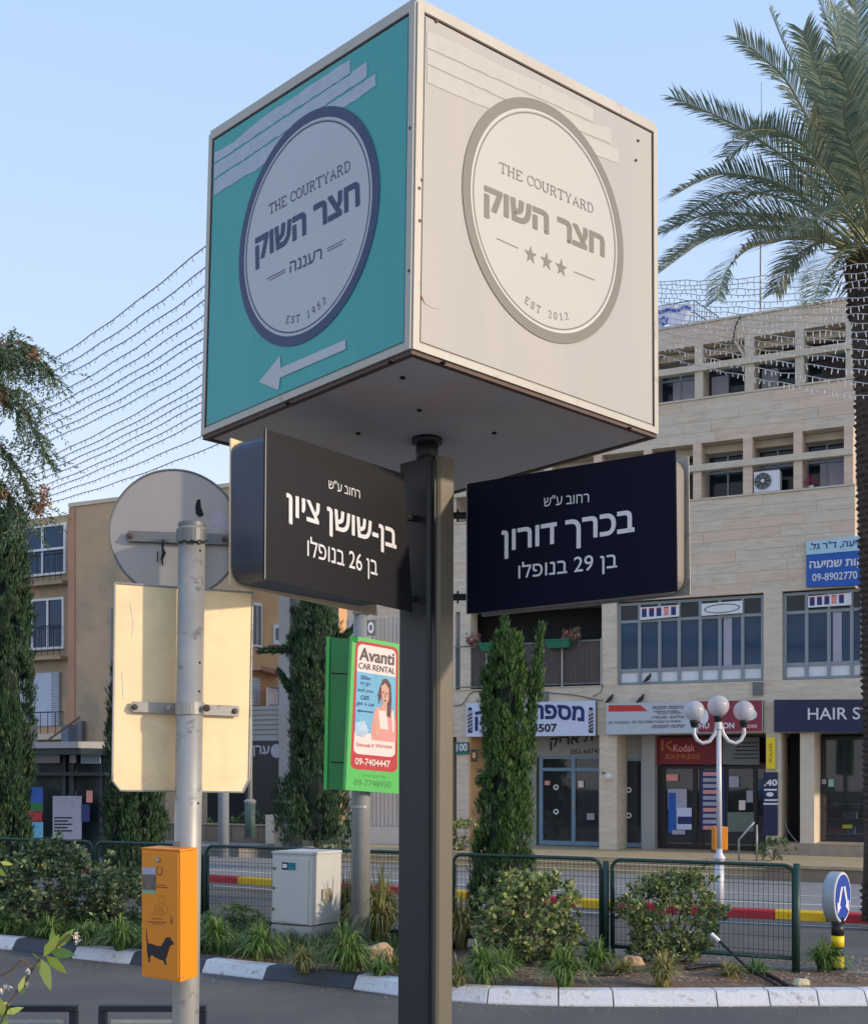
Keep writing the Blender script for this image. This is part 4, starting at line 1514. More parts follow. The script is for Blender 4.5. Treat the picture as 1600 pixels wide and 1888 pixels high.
for i in range(5):
    fl(BPp, 101, 1507 + i * 6, 134 - (i % 2) * 8, 1509.5 + i * 6, M_dark, shl, 'small_print', .03)
    fl(BPp, 152, 1391 + i * 3.4, 184, 1392.3 + i * 3.4, M_galvd, shl, 'small_print', .03)
MB().tube([BS.w(BS.S(60), -1, zt + .1), BS.w(BS.S(112), -.9, zt + .7)], .03, 6).build('roof_stay', M_rust, shl)
MB().tube([BS.w(BS.S(130), -1, zt + .05), BS.w(BS.S(187), -.9, zt + .75)], .03, 6).build('roof_stay', M_rust, shl)

# ------------------------------------------------------------------ street poles behind
t = thing('street_pole', 'thick grey street pole behind the lower edge of the road sign plate', 'pole', ground(412, 1590))
g = ground(412, 1590)
Yp = g.y
MB().tube([g, P(412, 1200, Yp)], [.17, .15], 14).build('shaft', mat('pole_paint', lin(150, 156, 166), .6, .1, .06, 4), t, smooth=True)
t = thing('thin_lamp_post', 'thin lamp post with green base in front of the black corner shop', 'lamp post', P(461, 1545, 32))
MB().tube([P(461, 1545, 32), P(461, 1480, 32)], .14, 10).build('base', M_pot if False else mat('base_green', lin(74, 96, 92), .6), t, smooth=True)
MB().tube([P(461, 1480, 32), P(462, 1290, 32)], [.06, .045], 8).build('shaft', M_greyw, t, smooth=True)
MB().lathe(P(461, 1482, 32), [(.14, 0), (.17, .06), (.1, .12)], 10).build('collar', M_galv, t)

# triple globe lamp
g = ground(1326, 1693, .13)
t = thing('street_lamp', 'white street lamp with three glass globes before the photo shop', 'street lamp', g)
Yl = g.y


def LP(x, y, dy=0.0):
    return P(x, y, Yl + dy)


m_ = bpy.data.materials.new('globe_acrylic')
m_.use_nodes = True
N_, L_2 = m_.node_tree.nodes, m_.node_tree.links
tr = N_.new('ShaderNodeBsdfTransparent')
tr.inputs[0].default_value = (.9, .9, .92, 1)
pb = N_['Principled BSDF']
pb.inputs['Base Color'].default_value = lin(212, 208, 212)
pb.inputs['Roughness'].default_value = .25
nzz = N_.new('ShaderNodeTexNoise')
nzz.inputs['Scale'].default_value = 9
mr = N_.new('ShaderNodeMapRange')
mr.inputs['To Min'].default_value = .42
mr.inputs['To Max'].default_value = .78
L_2.new(nzz.outputs['Fac'], mr.inputs['Value'])
mx = N_.new('ShaderNodeMixShader')
L_2.new(mr.outputs[0], mx.inputs[0])
L_2.new(tr.outputs[0], mx.inputs[1])
L_2.new(pb.outputs[0], mx.inputs[2])
L_2.new(mx.outputs[0], N_['Material Output'].inputs[0])
M_globe = m_
M_lampw = mat('lamp_white', lin(206, 206, 210), .45, .1, .06, 6)
px = Yl / F
MB().tube([g, LP(1326, 1582)], 9.0 * px, 14).build('lower_shaft', M_lampw, t, smooth=True)
MB().lathe(LP(1326, 1586), [(10 * px, 0), (11 * px, 3 * px), (10 * px, 6 * px), (6 * px, 12 * px), (5 * px, 22 * px)], 14).build('collar', M_lampw, t, smooth=True)
MB().tube([LP(1326, 1570), LP(1325, 1340)], [5.2 * px, 4.4 * px], 12).build('upper_shaft', M_lampw, t, smooth=True)
for (x, y, sx) in ((1280, 1311, -1), (1324, 1302, 0), (1371, 1311, 1)):
    c = LP(x, y)
    R_ = (19 if sx else 20) * px
    prof = [(R_ * math.sin(math.radians(a)), -R_ * math.cos(math.radians(a))) for a in range(24, 181, 12)]
    MB().lathe(c, prof, 22).build('globe', M_globe, t, smooth=True)
    MB().lathe(c - V((0, 0, R_ * .92)), [(6 * px, -13 * px), (8.5 * px, -3 * px), (8.5 * px, .5 * px)], 12).build('lamp_holder', M_black, t)
    if sx:
        pts = [LP(x, y + 30), LP(x + sx * 1, y + 42), LP(x - sx * 5, y + 54), LP(x - sx * 15, y + 60), LP(x - sx * 28, y + 56), LP(x - sx * 38, y + 42), LP(x - sx * 41, y + 30)]
        q = []
        for i in range(len(pts) - 1):
            q += [pts[i], (pts[i] + pts[i + 1]) / 2]
        MB().tube(q + [pts[-1]], 3.4 * px, 8).build('arm', M_lampw, t, smooth=True)
MB().tube([LP(1325, 1345), LP(1324, 1332)], 7 * px, 10).build('hub', M_lampw, t)
# orange bin on the lamp
t = thing('litter_bin', 'small orange litter bin hanging on the globe lamp post', 'bin', LP(1337, 1570, .1))
for (x0, x1) in ((1317, 1324), (1327, 1342)):
    c0 = LP(x0, 1568, .12)
    MB().box(c0, V(((x1 - x0) * px, 0, 0)), V((0, .2, 0)), V((0, 0, 43 * px))).build('bin_body', M_orange, t, bevel=.01)
MB().box(LP(1316, 1573, .1), V((27 * px, 0, 0)), V((0, .24, 0)), V((0, 0, 5 * px))).build('bin_bracket', M_rust, t)

# ------------------------------------------------------------------ fence panels
FN = Fac(12.6)


def fence_panel(s0, s1, label):
    base = FN.w(s0, 0, .12)
    t = thing('mesh_fence', label, 'fence', base, 'green mesh fence panels on the median')
    zt_, zb_ = 1.22, .27
    r = .02
    cr = .1
    pts = [FN.w(s0, 0, zb_)]
    pts += [FN.w(s0, 0, zt_ - cr)] + [FN.w(s0 + cr - cr * math.cos(a), 0, zt_ - cr + cr * math.sin(a)) for a in (.4, .8, 1.2)] + [FN.w(s0 + cr, 0, zt_)]
    pts += [FN.w(s1 - cr, 0, zt_)] + [FN.w(s1 - cr + cr * math.sin(a), 0, zt_ - cr + cr * math.cos(a)) for a in (.4, .8, 1.2)] + [FN.w(s1, 0, zt_ - cr), FN.w(s1, 0, zb_)]
    MB().tube(pts, r, 8).build('frame', M_fence, t, smooth=True)
    MB().tube([FN.w(s0, 0, zb_), FN.w(s1, 0, zb_)], .022, 8).build('bottom_rail', M_fence, t, smooth=True)
    w = MB()
    n = int((s1 - s0) / .05)
    for i in range(1, n):
        s_ = s0 + (s1 - s0) * i / n
        w.tube([FN.w(s_, 0, zb_), FN.w(s_, 0, zt_)], .0024, 4, False)
    for z in (.30, .34, .48, .66, .84, 1.02, 1.15, 1.19):
        w.tube([FN.w(s0, .005, z), FN.w(s1, .005, z)], .0026, 4, False)
    w.build('wire_mesh', M_fence, t, kind='stuff')
    for s_ in (s0 - .0, s1 + .0):
        MB().tube([FN.w(s_, .03, .05), FN.w(s_, .03, zt_ - .12)], .024, 8).build('post', M_fence, t, smooth=True)
    return t


e0 = FN.S(1463)
sp1 = (FN.S(1128), e0)
w1 = e0 - sp1[0]
cur = sp1
labs = ['mesh fence panel at the right end of the median, behind the round bush', 'mesh fence panel behind the foreground cypress and right of the square post', 'mesh fence panel behind the grey utility cabinet', 'mesh fence panel behind the orange box pole', 'mesh fence panel behind the leafy hedge on the left', 'mesh fence panel at the left edge of the photo', 'mesh fence panel beyond the left edge of the hedge']
edges = [(FN.S(1128), e0), (FN.S(836), FN.S(1107)), (FN.S(600), FN.S(822)), (FN.S(380), FN.S(590)), (FN.S(178), FN.S(371)), (FN.S(-10), FN.S(170)), (FN.S(-190), FN.S(-18))]
for (a, b), l in zip(edges, labs):
    fence_panel(a, b, l)
MB().tube([FN.w(e0 + .03, 0, .05), FN.w(e0 + .03, 0, 1.24)], .036, 12).build('fence_post', M_fence, None, smooth=True)
o = bpy.data.objects['fence_post']
o['label'] = 'thick green end post of the median fence beside the bollard'
o['category'] = 'post'
MB().tube([FN.w(FN.S(1117), 0, .05), FN.w(FN.S(1117), 0, 1.2)], .035, 10).build('fence_post', M_fence, None, smooth=True)
o = bpy.data.objects['fence_post.001']
o['label'] = 'green post standing in the gap between two fence panels'
o['category'] = 'post'

# ------------------------------------------------------------------ the big sign: post, cube and name boards
Z0 = 3.64
Ct, Cb = P(768, 3, Z0), P(758.5, 643, Z0)
Lt = P(388, 250, 4.46)
pl_L = Pl(Ct, Cb, Lt)
Lb = pl_L.at(373, 804)
Rt = P(1209, 236, 4.42)
pl_R = Pl(Ct, Cb, Rt)
Rb = pl_R.at(1211, 801)
Bt, Bb = Lt + Rt - Ct, Lb + Rb - Cb
sgn = thing('cube_sign', 'large cube sign with a teal face and a cream face on a square post', 'sign', V((-.02, 4.45, 0)))
MB().hexa([Cb, Rb, Bb, Lb, Ct, Rt, Bt, Lt]).build('box_core', M_cream, sgn)
# hexa order makes faces: bottom, top, four sides


def face_panels(pl, a, b, c, d, m, name):
    """a top near, b top far, c bottom far, d bottom near"""
    i = .018
    cen = (a + b + c + d) / 4
    q = [p + (cen - p).normalized() * .045 + pl.n * .004 for p in (a, b, c, d)]
    return MB().prism(q, pl.n * -.003).build(name, m, sgn)


pa = face_panels(pl_L, Ct, Lt, Lb, Cb, M_teal, 'teal_panel')
pb_ = face_panels(pl_R, Ct, Rt, Rb, Cb, M_cream, 'cream_panel')


def strip_on(pl, a, b, w_in, w, thick=.007, m=M_alu, name='edge_trim', inset=None):
    """a flat strip along edge a-b; w_in points inwards"""
    d = (b - a).normalized()
    w_in = (w_in - d * w_in.dot(d)).normalized() * w
    MB().prism([a, b, b + w_in, a + w_in], pl.n * thick).build(name, m, sgn)


for pl, far_t, far_b in ((pl_L, Lt, Lb), (pl_R, Rt, Rb)):
    cen = (Ct + Cb + far_t + far_b) / 4
    strip_on(pl, Ct, Cb, cen - Ct, .026)
    strip_on(pl, far_t, far_b, cen - far_t, .022)
    dn = V((0, 0, -1))
    e = (far_t - Ct).normalized() * .026
    strip_on(pl, Ct + e, far_t - e * .85, dn, .022)
    e = (far_b - Cb).normalized() * .026
    strip_on(pl, Cb + e, far_b - e * .85, -dn, .022)
    # dark seam below the top trim
    a = Ct + (far_t - Ct).normalized() * .03 + dn * .0225
    b = far_t - (far_t - Ct).normalized() * .024 + dn * .0225
    MB().prism([a, b, b + dn * .004, a + dn * .004], pl.n * .0055).build('seam', M_rust, sgn)
    a = far_t - (far_t - Ct).normalized() * .0225 + dn * .03
    b = far_b - (far_b - Cb).normalized() * .0225 - dn * .024
    e = (Ct - far_t).normalized() * .004
    MB().prism([a, b, b + e, a + e], pl.n * .0055).build('seam', M_rust, sgn)
# capping on top and rim below
MB().hexa([p + V((0, 0, .001)) for p in (Ct, Rt, Bt, Lt)] + [p + V((0, 0, .018)) for p in (Ct, Rt, Bt, Lt)]).build('top_cap', M_alu, sgn)
cb = (Cb + Rb + Bb + Lb) / 4
inner = [cb + (p - cb) * .955 + V((0, 0, -.004)) for p in (Cb, Rb, Bb, Lb)]
outer = [cb + (p - cb) * .999 for p in (Cb, Rb, Bb, Lb)]
rim = MB()
for i in range(4):
    j = (i + 1) % 4
    a, b, c, d = outer[i], outer[j], cb + (outer[j] - cb) * .965, cb + (outer[i] - cb) * .965
    dz = V((0, 0, -.014))
    rim.hexa([a + dz, b + dz, c + dz, d + dz, a - V((0, 0, .0005)), b - V((0, 0, .0005)), c - V((0, 0, .0005)), d - V((0, 0, .0005))])
rim.build('bottom_rim', M_rust, sgn)
MB().hexa([p + V((0, 0, -.006)) for p in inner] + inner).build('bottom_sheet', M_under, sgn)
bpl = Pl(inner[0] + V((0, 0, -.006)), inner[1] + V((0, 0, -.006)), inner[3] + V((0, 0, -.006)))
if bpl.n.z > 0:
    bpl.n = -bpl.n
for (x, y) in ((773, 755), (742, 695), (911, 797), (660, 798), (817, 667), (530, 742), (1160, 788), (720, 666)):
    p = bpl.at(x, y, .0)
    MB().lathe(p, [(.009, 0), (.009, .004), (.006, .007)], 10, V((0, 0, -1))).build('screw', M_hole, sgn)
for (x, y, pl) in ((802, 40, pl_R), (1174, 260, pl_R), (1170, 296, pl_R), (775, 333, pl_R), (770, 348, pl_R), (771, 408, pl_R), (759, 237, pl_L), (757, 500, pl_L)):
    MB().lathe(pl.at(x, y, .003), [(.005, 0), (.005, .006)], 8, pl.n).build('screw', M_rust, sgn)
# rusty scratch and lump on top
mb = MB()
mb.tube([pl_R.at(x, y, .0035) for x, y in ((769, 530), (775, 548), (781, 560), (795, 568), (812, 571))], [.003, .004, .0015, .001, .0008], 5)
mb.build('rust_scratch', mat('rust_stain', lin(150, 104, 60), .9), sgn)
pts = [(587, 118), (590, 108), (606, 102), (618, 100), (625, 104)]
MB().tube([pl_L.at(x, y, -.03) + V((0, 0, .004)) for x, y in pts], [.004, .01, .013, .012, .004], 7).build('sealant_lump', M_alu, sgn, smooth=True)


# roundels
def roundel(pl, xl, yl, xr, yr, m_ring, m_fill, m_hi):
    a, b = pl.at(xl, yl), pl.at(xr, yr)
    c = (a + b) / 2
    h = V((b.x - a.x, b.y - a.y, 0))
    R = h.length / 2
    hx = h.normalized()
    up = pl.n.cross(hx)
    if up.z < 0:
        up = -up

    def disc(r0, r1, off_, m, name):
        n = 96
        A = []
        Bp = []
        for k in range(n):
            t_ = 2 * math.pi * k / n
            dv = hx * math.cos(t_) + up * math.sin(t_)
            A.append(c + dv * r1 + pl.n * off_)
            Bp.append(c + dv * r0 + pl.n * off_)
        mb = MB()
        if r0 == 0:
            mb.quad(*A)
        else:
            mb.add(A + Bp, [(k, (k + 1) % n, n + (k + 1) % n, n + k) for k in range(n)])
        mb.build(name, m, sgn)
    disc(0, R * .995, .0060, m_fill, 'roundel_field')
    disc(R * .915, R, .0068, m_ring, 'roundel_ring')
    disc(R * .875, R * .887, .0068, m_ring, 'roundel_line')
    disc(R * .893, R * .912, .0068, m_fill if m_hi is M_lightprint else mat('roundel_hi', lin(200, 196, 190), .5), 'roundel_highlight')
    return c, R, hx, up


cR = roundel(pl_R, 850, 338, 1146.6, 476, M_taupeprint, M_lightprint, M_white)
cL = roundel(pl_L, 443, 474, 702, 363, M_navyprint, M_paleroundL, M_lightprint)
TXO = .0070
slab_on(pl_R, 'THE COURTYARD', (918, 318), (1091, 395), (918, 298.5), M_taupeprint, sgn, TXO, .11)
text_on(pl_R, heb('חצר השוק'), (890, 401), (1112, 490), (890, 341), M_taupeprint, sgn, TXO, .038)
slab_on(pl_L, 'THE COURTYARD', (499, 396.5), (649, 315), (498, 378), M_navyprint, sgn, TXO, .11)
text_on(pl_L, heb('חצר השוק'), (474, 499), (667, 396), (473, 440), M_navyprint, sgn, TXO, .038)
text_on(pl_L, heb('רעננה'), (537, 504), (596, 478), (537, 484), M_navyprint, sgn, TXO, .004)
for a, b in (((495, 514), (528.5, 496.6)), ((500, 517), (528.5, 500.8)), ((605, 459), (639.5, 441)), ((606.5, 463), (634.7, 449))):
    poly_on(pl_L, [a, b, (b[0], b[1] + 1.5), (a[0], a[1] + 1.5)], M_navyprint, sgn, 'printed_line', TXO)
for a, b in (((912.5, 439), (952.7, 457.6)), ((1055.5, 500.8), (1093.7, 516.4))):
    poly_on(pl_R, [a, b, (b[0], b[1] + 1.8), (a[0], a[1] + 1.8)], M_taupeprint, sgn, 'printed_line', TXO)
for (x, y) in ((975.6, 471), (1005, 483), (1032, 494.5)):
    c = pl_R.at(x, y, TXO)
    _, _, hx, up = cR
    pts = []
    for k in range(10):
        r_ = .031 if k % 2 == 0 else .0125
        t_ = math.radians(90 + 36 * k)
        pts.append(c + (hx * math.cos(t_) + up * math.sin(t_)) * r_)
    MB().quad(*pts).build('star', M_taupeprint, sgn)


def arc_text(pl, info, s, phi0, phi1, h, rad, m, w=.12):
    """letters set one by one along the lower arc, reading left to right"""
    c, R, hx, up = info
    n = len(s)
    for i, ch in enumerate(s):
        if ch == ' ':
            continue
        phi = math.radians(phi0 + (phi1 - phi0) * i / (n - 1))
        rv = hx * math.cos(phi) + up * math.sin(phi)
        tan = hx * (-math.sin(phi)) + up * math.cos(phi)
        vs, fs = slab_geo(ch, w)
        x0, x1 = min(v[0] for v in vs), max(v[0] for v in vs)
        base = c + rv * (R * rad)
        mb = MB()
        k = 0
        for f in fs:
            k += 1
            mb.quad(*[base + tan * ((vs[a][0] - (x0 + x1) / 2) * h * .95) - rv * (vs[a][1] * h) + pl.n * (TXO + .00005 * (k % 7)) for a in f])
        mb.build('numeral' if ch.isdigit() else 'letter', m, sgn)


arc_text(pl_R, cR, 'EST 2012', 251, 288, .023, .80, M_taupeprint, .13)
arc_text(pl_L, cL, 'EST 1952', 253, 292, .023, .80, M_navyprint, .13)
# arrow
poly_on(pl_L, [(480, 705), (519, 656.5), (520.5, 679), (640, 626.5), (640, 644.5), (519, 697), (516.5, 720)], M_residueL if False else M_paleroundL, sgn, 'arrow', .0065)
# glue residue of removed lettering


def rough(pts, seed, amp=1.0):
    rg = random.Random(seed)
    out = []
    for a, b in zip(pts, pts[1:] + pts[:1]):
        L_ = math.hypot(b[0] - a[0], b[1] - a[1])
        n = max(1, int(L_ / 9))
        for k in range(n):
            j = 0 if k == 0 else amp
            out.append((a[0] + (b[0] - a[0]) * k / n + j * rg.uniform(-1, 1), a[1] + (b[1] - a[1]) * k / n + j * rg.uniform(-1.6, 1.3)))
    return out


for i, pts in enumerate(([(398, 281), (434, 262), (463, 236), (496, 210), (560, 168), (647, 110), (648, 135), (520, 219), (398, 301)],
                        [(397, 305), (520, 223), (649, 138), (651, 132), (678, 115.5), (678, 143), (540, 235), (397, 330.5)],
                        [(397, 334), (540, 239), (679, 146.5), (695, 136), (695, 158.5), (641, 196), (600, 215), (480, 310), (397, 360)])):
    poly_on(pl_L, rough(pts, 5 + i, .8), M_residueL, sgn, 'glue_residue', .0052)
for i, pts in enumerate(([(785, 57), (838, 79), (917, 120), (1006, 159), (1091, 200), (1092, 226), (940, 158), (785, 88)],
                        [(785, 92), (940, 162), (1092, 229.5), (1124, 236), (1124, 266), (940, 188), (785, 118)],
                        [(785, 122), (940, 192), (1124, 270), (1139, 277), (1139, 302), (1091, 285), (1000, 245), (917, 208), (867, 188), (785, 152)])):
    poly_on(pl_R, rough(pts, 9 + i, .55), M_residueR, sgn, 'glue_residue', .0052)

# post: core, four skins, neck
dL = V((Lb.x - Cb.x, Lb.y - Cb.y, 0)).normalized()
dR = V((Rb.x - Cb.x, Rb.y - Cb.y, 0)).normalized()
PY = 4.36
pf = P(798, HY, PY)
pf.z = 0
wl, wr = .203, .112
zt = P(793, 838, PY).z
lean = (P(796, 838, PY) - P(790, 1888, PY))
lean = V(((796 - 790) / F * PY / (zt - .2), 0, 0))


def pc(p, z):
    return V((p.x, p.y, 0)) + lean * (z - .2 - (zt - .2) * .5 + 0) + V((0, 0, z))


g_ = .013
c0 = pf + (dL + dR) * g_
core = [c0, c0 + dR * (wr - 2 * g_), c0 + dR * (wr - 2 * g_) + dL * (wl - 2 * g_), c0 + dL * (wl - 2 * g_)]
post = sgn
MB().hexa([pc(p, .1) for p in core] + [pc(p, zt - .012) for p in core]).build('post_core', M_black, post)


def skin(o_, a, b, m):
    """o_ corner, a along face, b into the post"""
    pts = []
    ra, th = .012, .016
    L_ = a.length
    ah, bh = a.normalized(), b.normalized()
    prof = [(ra * .2, .6 * ra), (ra, 0.0), (L_ - ra, 0.0), (L_ - ra * .2, .6 * ra), (L_, th), (0, th)]
    pts = [o_ + ah * x + bh * y for x, y in prof]
    n = len(pts)
    MB().add([pc(p, .1) for p in pts] + [pc(p, zt) for p in pts], [tuple(range(n)), tuple(range(n, 2 * n))] + [(i, (i + 1) % n, n + (i + 1) % n, n + i) for i in range(n)]).build('post_skin', m, post)


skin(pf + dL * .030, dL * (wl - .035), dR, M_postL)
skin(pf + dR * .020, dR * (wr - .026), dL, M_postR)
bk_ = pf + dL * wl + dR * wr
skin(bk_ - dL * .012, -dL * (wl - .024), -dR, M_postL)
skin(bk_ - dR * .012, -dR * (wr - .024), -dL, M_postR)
pcn = pf + dL * wl / 2 + dR * wr / 2
MB().tube([pc(pcn, zt - .02), pc(pcn, cb.z - .0)], .042, 16).build('neck', M_black, post, smooth=True)
MB().tube([pc(pcn, cb.z - .03), pc(pcn, cb.z - .007)], .058, 16).build('neck_flange', M_black, post, smooth=True)
MB().box(pc(pcn, .12) - (dL + dR) * .13 + V((0, 0, 0)), dL * .26, dR * .26, V((0, 0, .015))).build('base_plate', M_black, post)


# hanging name boards
def name_board(label, TLp, TRp, BRp, BLp, Ya, Yb, thick, m_face, m_body, m_back, far_is_right, texts, tm):
    pl = vplane(TLp[0], Ya, TRp[0], Yb)
    t = thing('street_name_board', label, 'sign', pl.at(*BLp))
    q = [pl.at(*p) for p in (TLp, TRp, BRp, BLp)]
    MB().prism(q, -pl.n * .006).build('front_plate', m_face, t)
    MB().prism([q[0] + pl.n * .0004, q[0] + pl.n * .0004 + (q[1] - q[0]) * .004, q[3] + pl.n * .0004 + (q[2] - q[3]) * .004, q[3] + pl.n * .0004], pl.n * .002).build('plate_edge', M_galv, t)
    # rounded body behind
    h = (q[1] - q[0])
    h.z = 0
    h.normalize()
    x0, x1 = 0.0, (V((q[1].x, q[1].y, 0)) - V((q[0].x, q[0].y, 0))).length
    zt0, zb0 = (q[0].z), (q[3].z)
    zt1, zb1 = (q[1].z), (q[2].z)
    prof = []
    e = .012
    zt_, zb_ = min(zt0, zt1) - .006, max(zb0, zb1) + .004
    rc = .055
    for (cx_, cz_, a0) in ((x1 - rc - e, zt_ - rc, 0), (x0 + rc + e, zt_ - rc, 90), (x0 + rc + e, zb_ + rc, 180), (x1 - rc - e, zb_ + rc, 270)):
        for k in range(6):
            a = math.radians(a0 + 18 * k)
            prof.append((cx_ + rc * math.cos(a), cz_ + rc * math.sin(a)))
    o3 = V((q[0].x, q[0].y, 0)) - pl.n * .0065
    body = [o3 + h * x + V((0, 0, z)) for x, z in prof]
    MB().prism(body, -pl.n * (thick - .014)).build('light_box', m_body, t)
    qb = [p - pl.n * thick for p in q]
    if far_is_right:
        e_ = (qb[1] - qb[0]) * .022
        qb[0] = qb[0] + e_
        qb[3] = qb[3] + (qb[2] - qb[3]) * .022
    MB().prism(qb, -pl.n * .006).build('back_plate', m_back, t)
    for (s_, bl, br, tl, bo) in texts:
        text_on(pl, heb(s_), bl, br, tl, tm, t, .0015, bo)
    return t, pl, q


b1, plA, qA = name_board('charcoal street name board on the left of the post, three lines of white letters', (489, 790), (745, 874), (761, 1129), (487, 1068), 3.74, 4.34, .165, M_charsign, M_body, M_plate, True,
                         [('רחוב ע"ש', (605, 900), (663, 919), (605, 882), .0), ('בן-שושן ציון', (527, 964), (730, 1026), (527, 908), .022), ('בן 26 בנופלו', (566, 1036), (695, 1072), (566, 988), .004)], M_whitevinyl)
b2, plB, qB = name_board('dark navy street name board on the right of the post, three lines of white letters', (860, 892), (1245, 829), (1248, 1090), (860, 1132), 4.42, 3.92, .10, M_navysign, M_body2, M_galv, False,
                         [('רחוב ע"ש', (1003, 934), (1086, 926), (1003, 915), .0), ('בכרך דורון', (925, 1032), (1170, 996), (925, 979), .022), ('בן 29 בנופלו', (956, 1076), (1138, 1056), (956, 1037), .004)], M_whitevinyl)
for y in (946, 1098):
    a = plB.at(858, y) - plB.n * .05
    b = V((pcn.x, pcn.y, a.z)) + dR * .0
    MB().tube([b, a, a + (a - b) * .3], .013, 8).build('arm', M_black, sgn)
    MB().tube([a + (b - a) * .30, a + (b - a) * .34], .024, 8).build('arm_flange', M_black, sgn)
    a = plA.at(745, y) - plA.n * .05
    MB().tube([V((pcn.x, pcn.y, a.z)), a], .013, 8).build('arm', M_black, sgn)

# ------------------------------------------------------------------ left pole with the backs of road signs
PYl = 3.75
t = thing('sign_pole', 'round galvanised steel pole carrying the backs of two road signs', 'pole', V((P(346, HY, PYl).x, PYl, .12)))
R = 24.5 / F * PYl
pb0, pb1 = P(342, 1888, PYl), P(354, 972, PYl)
MB().tube([pb0 + (pb0 - pb1) * ((pb0.z - .12) / (pb1.z - pb0.z)), pb1], R, 24).build('pipe', M_galv, t, smooth=True)
for (x, y) in ((372, 1018), (371, 1223), (370, 1276), (368, 1481)):
    yy = y
    cx = 354 + (342 - 354) * (y - 972) / 916
    c = P(cx, y, PYl)
    dx = (x - cx) / F * PYl
    th = math.asin(min(1, dx / R))
    nrm = V((math.sin(th), -math.cos(th), 0))
    MB().lathe(c + nrm * (R - .001), [(.004, 0), (.004, .002)], 8, nrm).build('bolt_hole', M_hole, t)
MB().tube([pb1, pb1 + V((0, 0, .012))], R * 1.02, 24).build('cap', M_galvd, t)

# rectangular plate: turned a little to the right
plP = vplane(210, 3.73, 462, 3.93)
t2 = thing('road_sign_plate', 'tall rectangular road sign seen from behind, warm sunlit metal', 'road sign', plP.at(340, 1280))
sh_ = [(212, 1075), (466, 1093), (459, 1438), (448, 1461), (222, 1458), (207, 1440)]
MB().prism([plP.at(x, y) for x, y in sh_], -plP.n * .004).build('plate', M_plate, t2)
rimpts = [plP.at(x, y, .001) for x, y in sh_]
for i in range(6):
    MB().tube([rimpts[i], rimpts[(i + 1) % 6]], .0035, 6).build('rim', M_galv, t2)


def bracket(pl, y0, xL, xR, par, m, hgt=26, slope=.035):
    pts = [(xL + 5, y0 - hgt / 2), (xR - 3, y0 - hgt / 2 + slope * (xR - xL)), (xR, y0 - hgt / 2 + 6 + slope * (xR - xL)), (xR - 3, y0 + hgt / 2 + slope * (xR - xL)), (xL + 5, y0 + hgt / 2), (xL, y0)]
    MB().prism([pl.at(x, y, .018) for x, y in pts], -pl.n * .006).build('bracket', m, par, bevel=.002)
    for x in (xL + 9, xR - 10):
        y = y0 + slope * (x - xL)
        p = pl.at(x, y, .018)
        MB().lathe(p, [(.010, 0), (.010, .003), (.006, .004), (.006, .010)], 8, pl.n).build('bolt', M_rust, par)
        MB().tube([pl.at(x, y, 0), p], .007, 6).build('spacer', M_galvd, par)


for (pp) in (((262, 1315), (275, 1336), (296, 1346)), ((240, 1110), (246, 1150), (243, 1172)), ((225, 1240), (228, 1290))):
    MB().tube([plP.at(x, y, .0008) for x, y in pp], .0012, 4).build('scratch', M_postcream if pp[0][0] < 270 else M_galvd, t2)
bracket(plP, 1304, 237, 440, t2, M_galv, 20, .04)
mb = MB()
cc = P(350, 1307, PYl)
mb.lathe(cc + V((0, 0, -.019)), [(R * 1.0, 0), (R * 1.09, 0), (R * 1.09, .038), (R * 1.0, .038)], 24)
mb.build('clamp', M_galv, t2)
MB().lathe(P(381, 1306, PYl - .02), [(.012, 0), (.012, .006), (.008, .016)], 8, V((.1, -1, 0))).build('clamp_bolt', M_rust, t2)
MB().lathe(P(313, 1305, PYl + .0), [(.010, 0), (.010, .004), (.006, .012)], 8, V((-.1, -1, 0))).build('clamp_bolt', M_galv, t2)

# round sign back
plD = vplane(207, 3.82, 445, 3.89)
t3 = thing('round_road_sign', 'round road sign seen from behind at the top of the pole', 'road sign', plD.at(325, 985))
c = plD.at(324, 984)
R3 = 118 / F * 3.85
hx = V((0, 0, 1)).cross(plD.n).normalized()
pts = [c + (hx * math.cos(2 * math.pi * k / 64) + V((0, 0, 1)) * math.sin(2 * math.pi * k / 64)) * R3 for k in range(64)]
MB().prism(pts, -plD.n * .004).build('disc', M_disc, t3)
MB().tube(pts + [pts[0]], .004, 6).build('rim', M_galvd, t3)
bracket(plD, 990, 232, 424, t3, M_galvd, 20, .035)
poly_on(plD, [(397, 941), (440, 960), (440, 984), (386, 966)], M_disc if False else mat('lilac_sticker', lin(176, 168, 176), .6), t3, 'sticker', .001)
poly_on(plD, [(363, 922), (369, 920), (371, 936), (376, 950), (368, 954), (361, 948), (360, 934)], M_hole, t3, 'shadow_mark', .001)  # flat dark shape painted on the disc as a shadow mark
MB().lathe(P(353, 992, PYl) + V((0, 0, -.02)), [(R, 0), (R * 1.12, 0), (R * 1.12, .045), (R, .045)], 24).build('clamp', M_galvd, t3)
mb = MB()
wy = 1000
wp = [P(330 + i * 4.6, 998 + 2.2 * math.sin(i * 2.1), PYl - R * 1.15 * math.cos((i - 5) / 7)) for i in range(12)]
mb.tube(wp, .003, 5)
mb.build('wire', M_hose, t3)
mb = MB()
mb.tube([plD.at(301, 998, .02), plD.at(300, 1012, .02), plD.at(303, 1022, .025), plD.at(299, 1032, .02), plD.at(301, 1044, .02)], [.003, .004, .007, .004, .002], 6)
mb.tube([plD.at(291, 1018, .015), plD.at(291, 1037, .015)], .002, 5)
mb.build('hanging_wire', M_hose, t3)

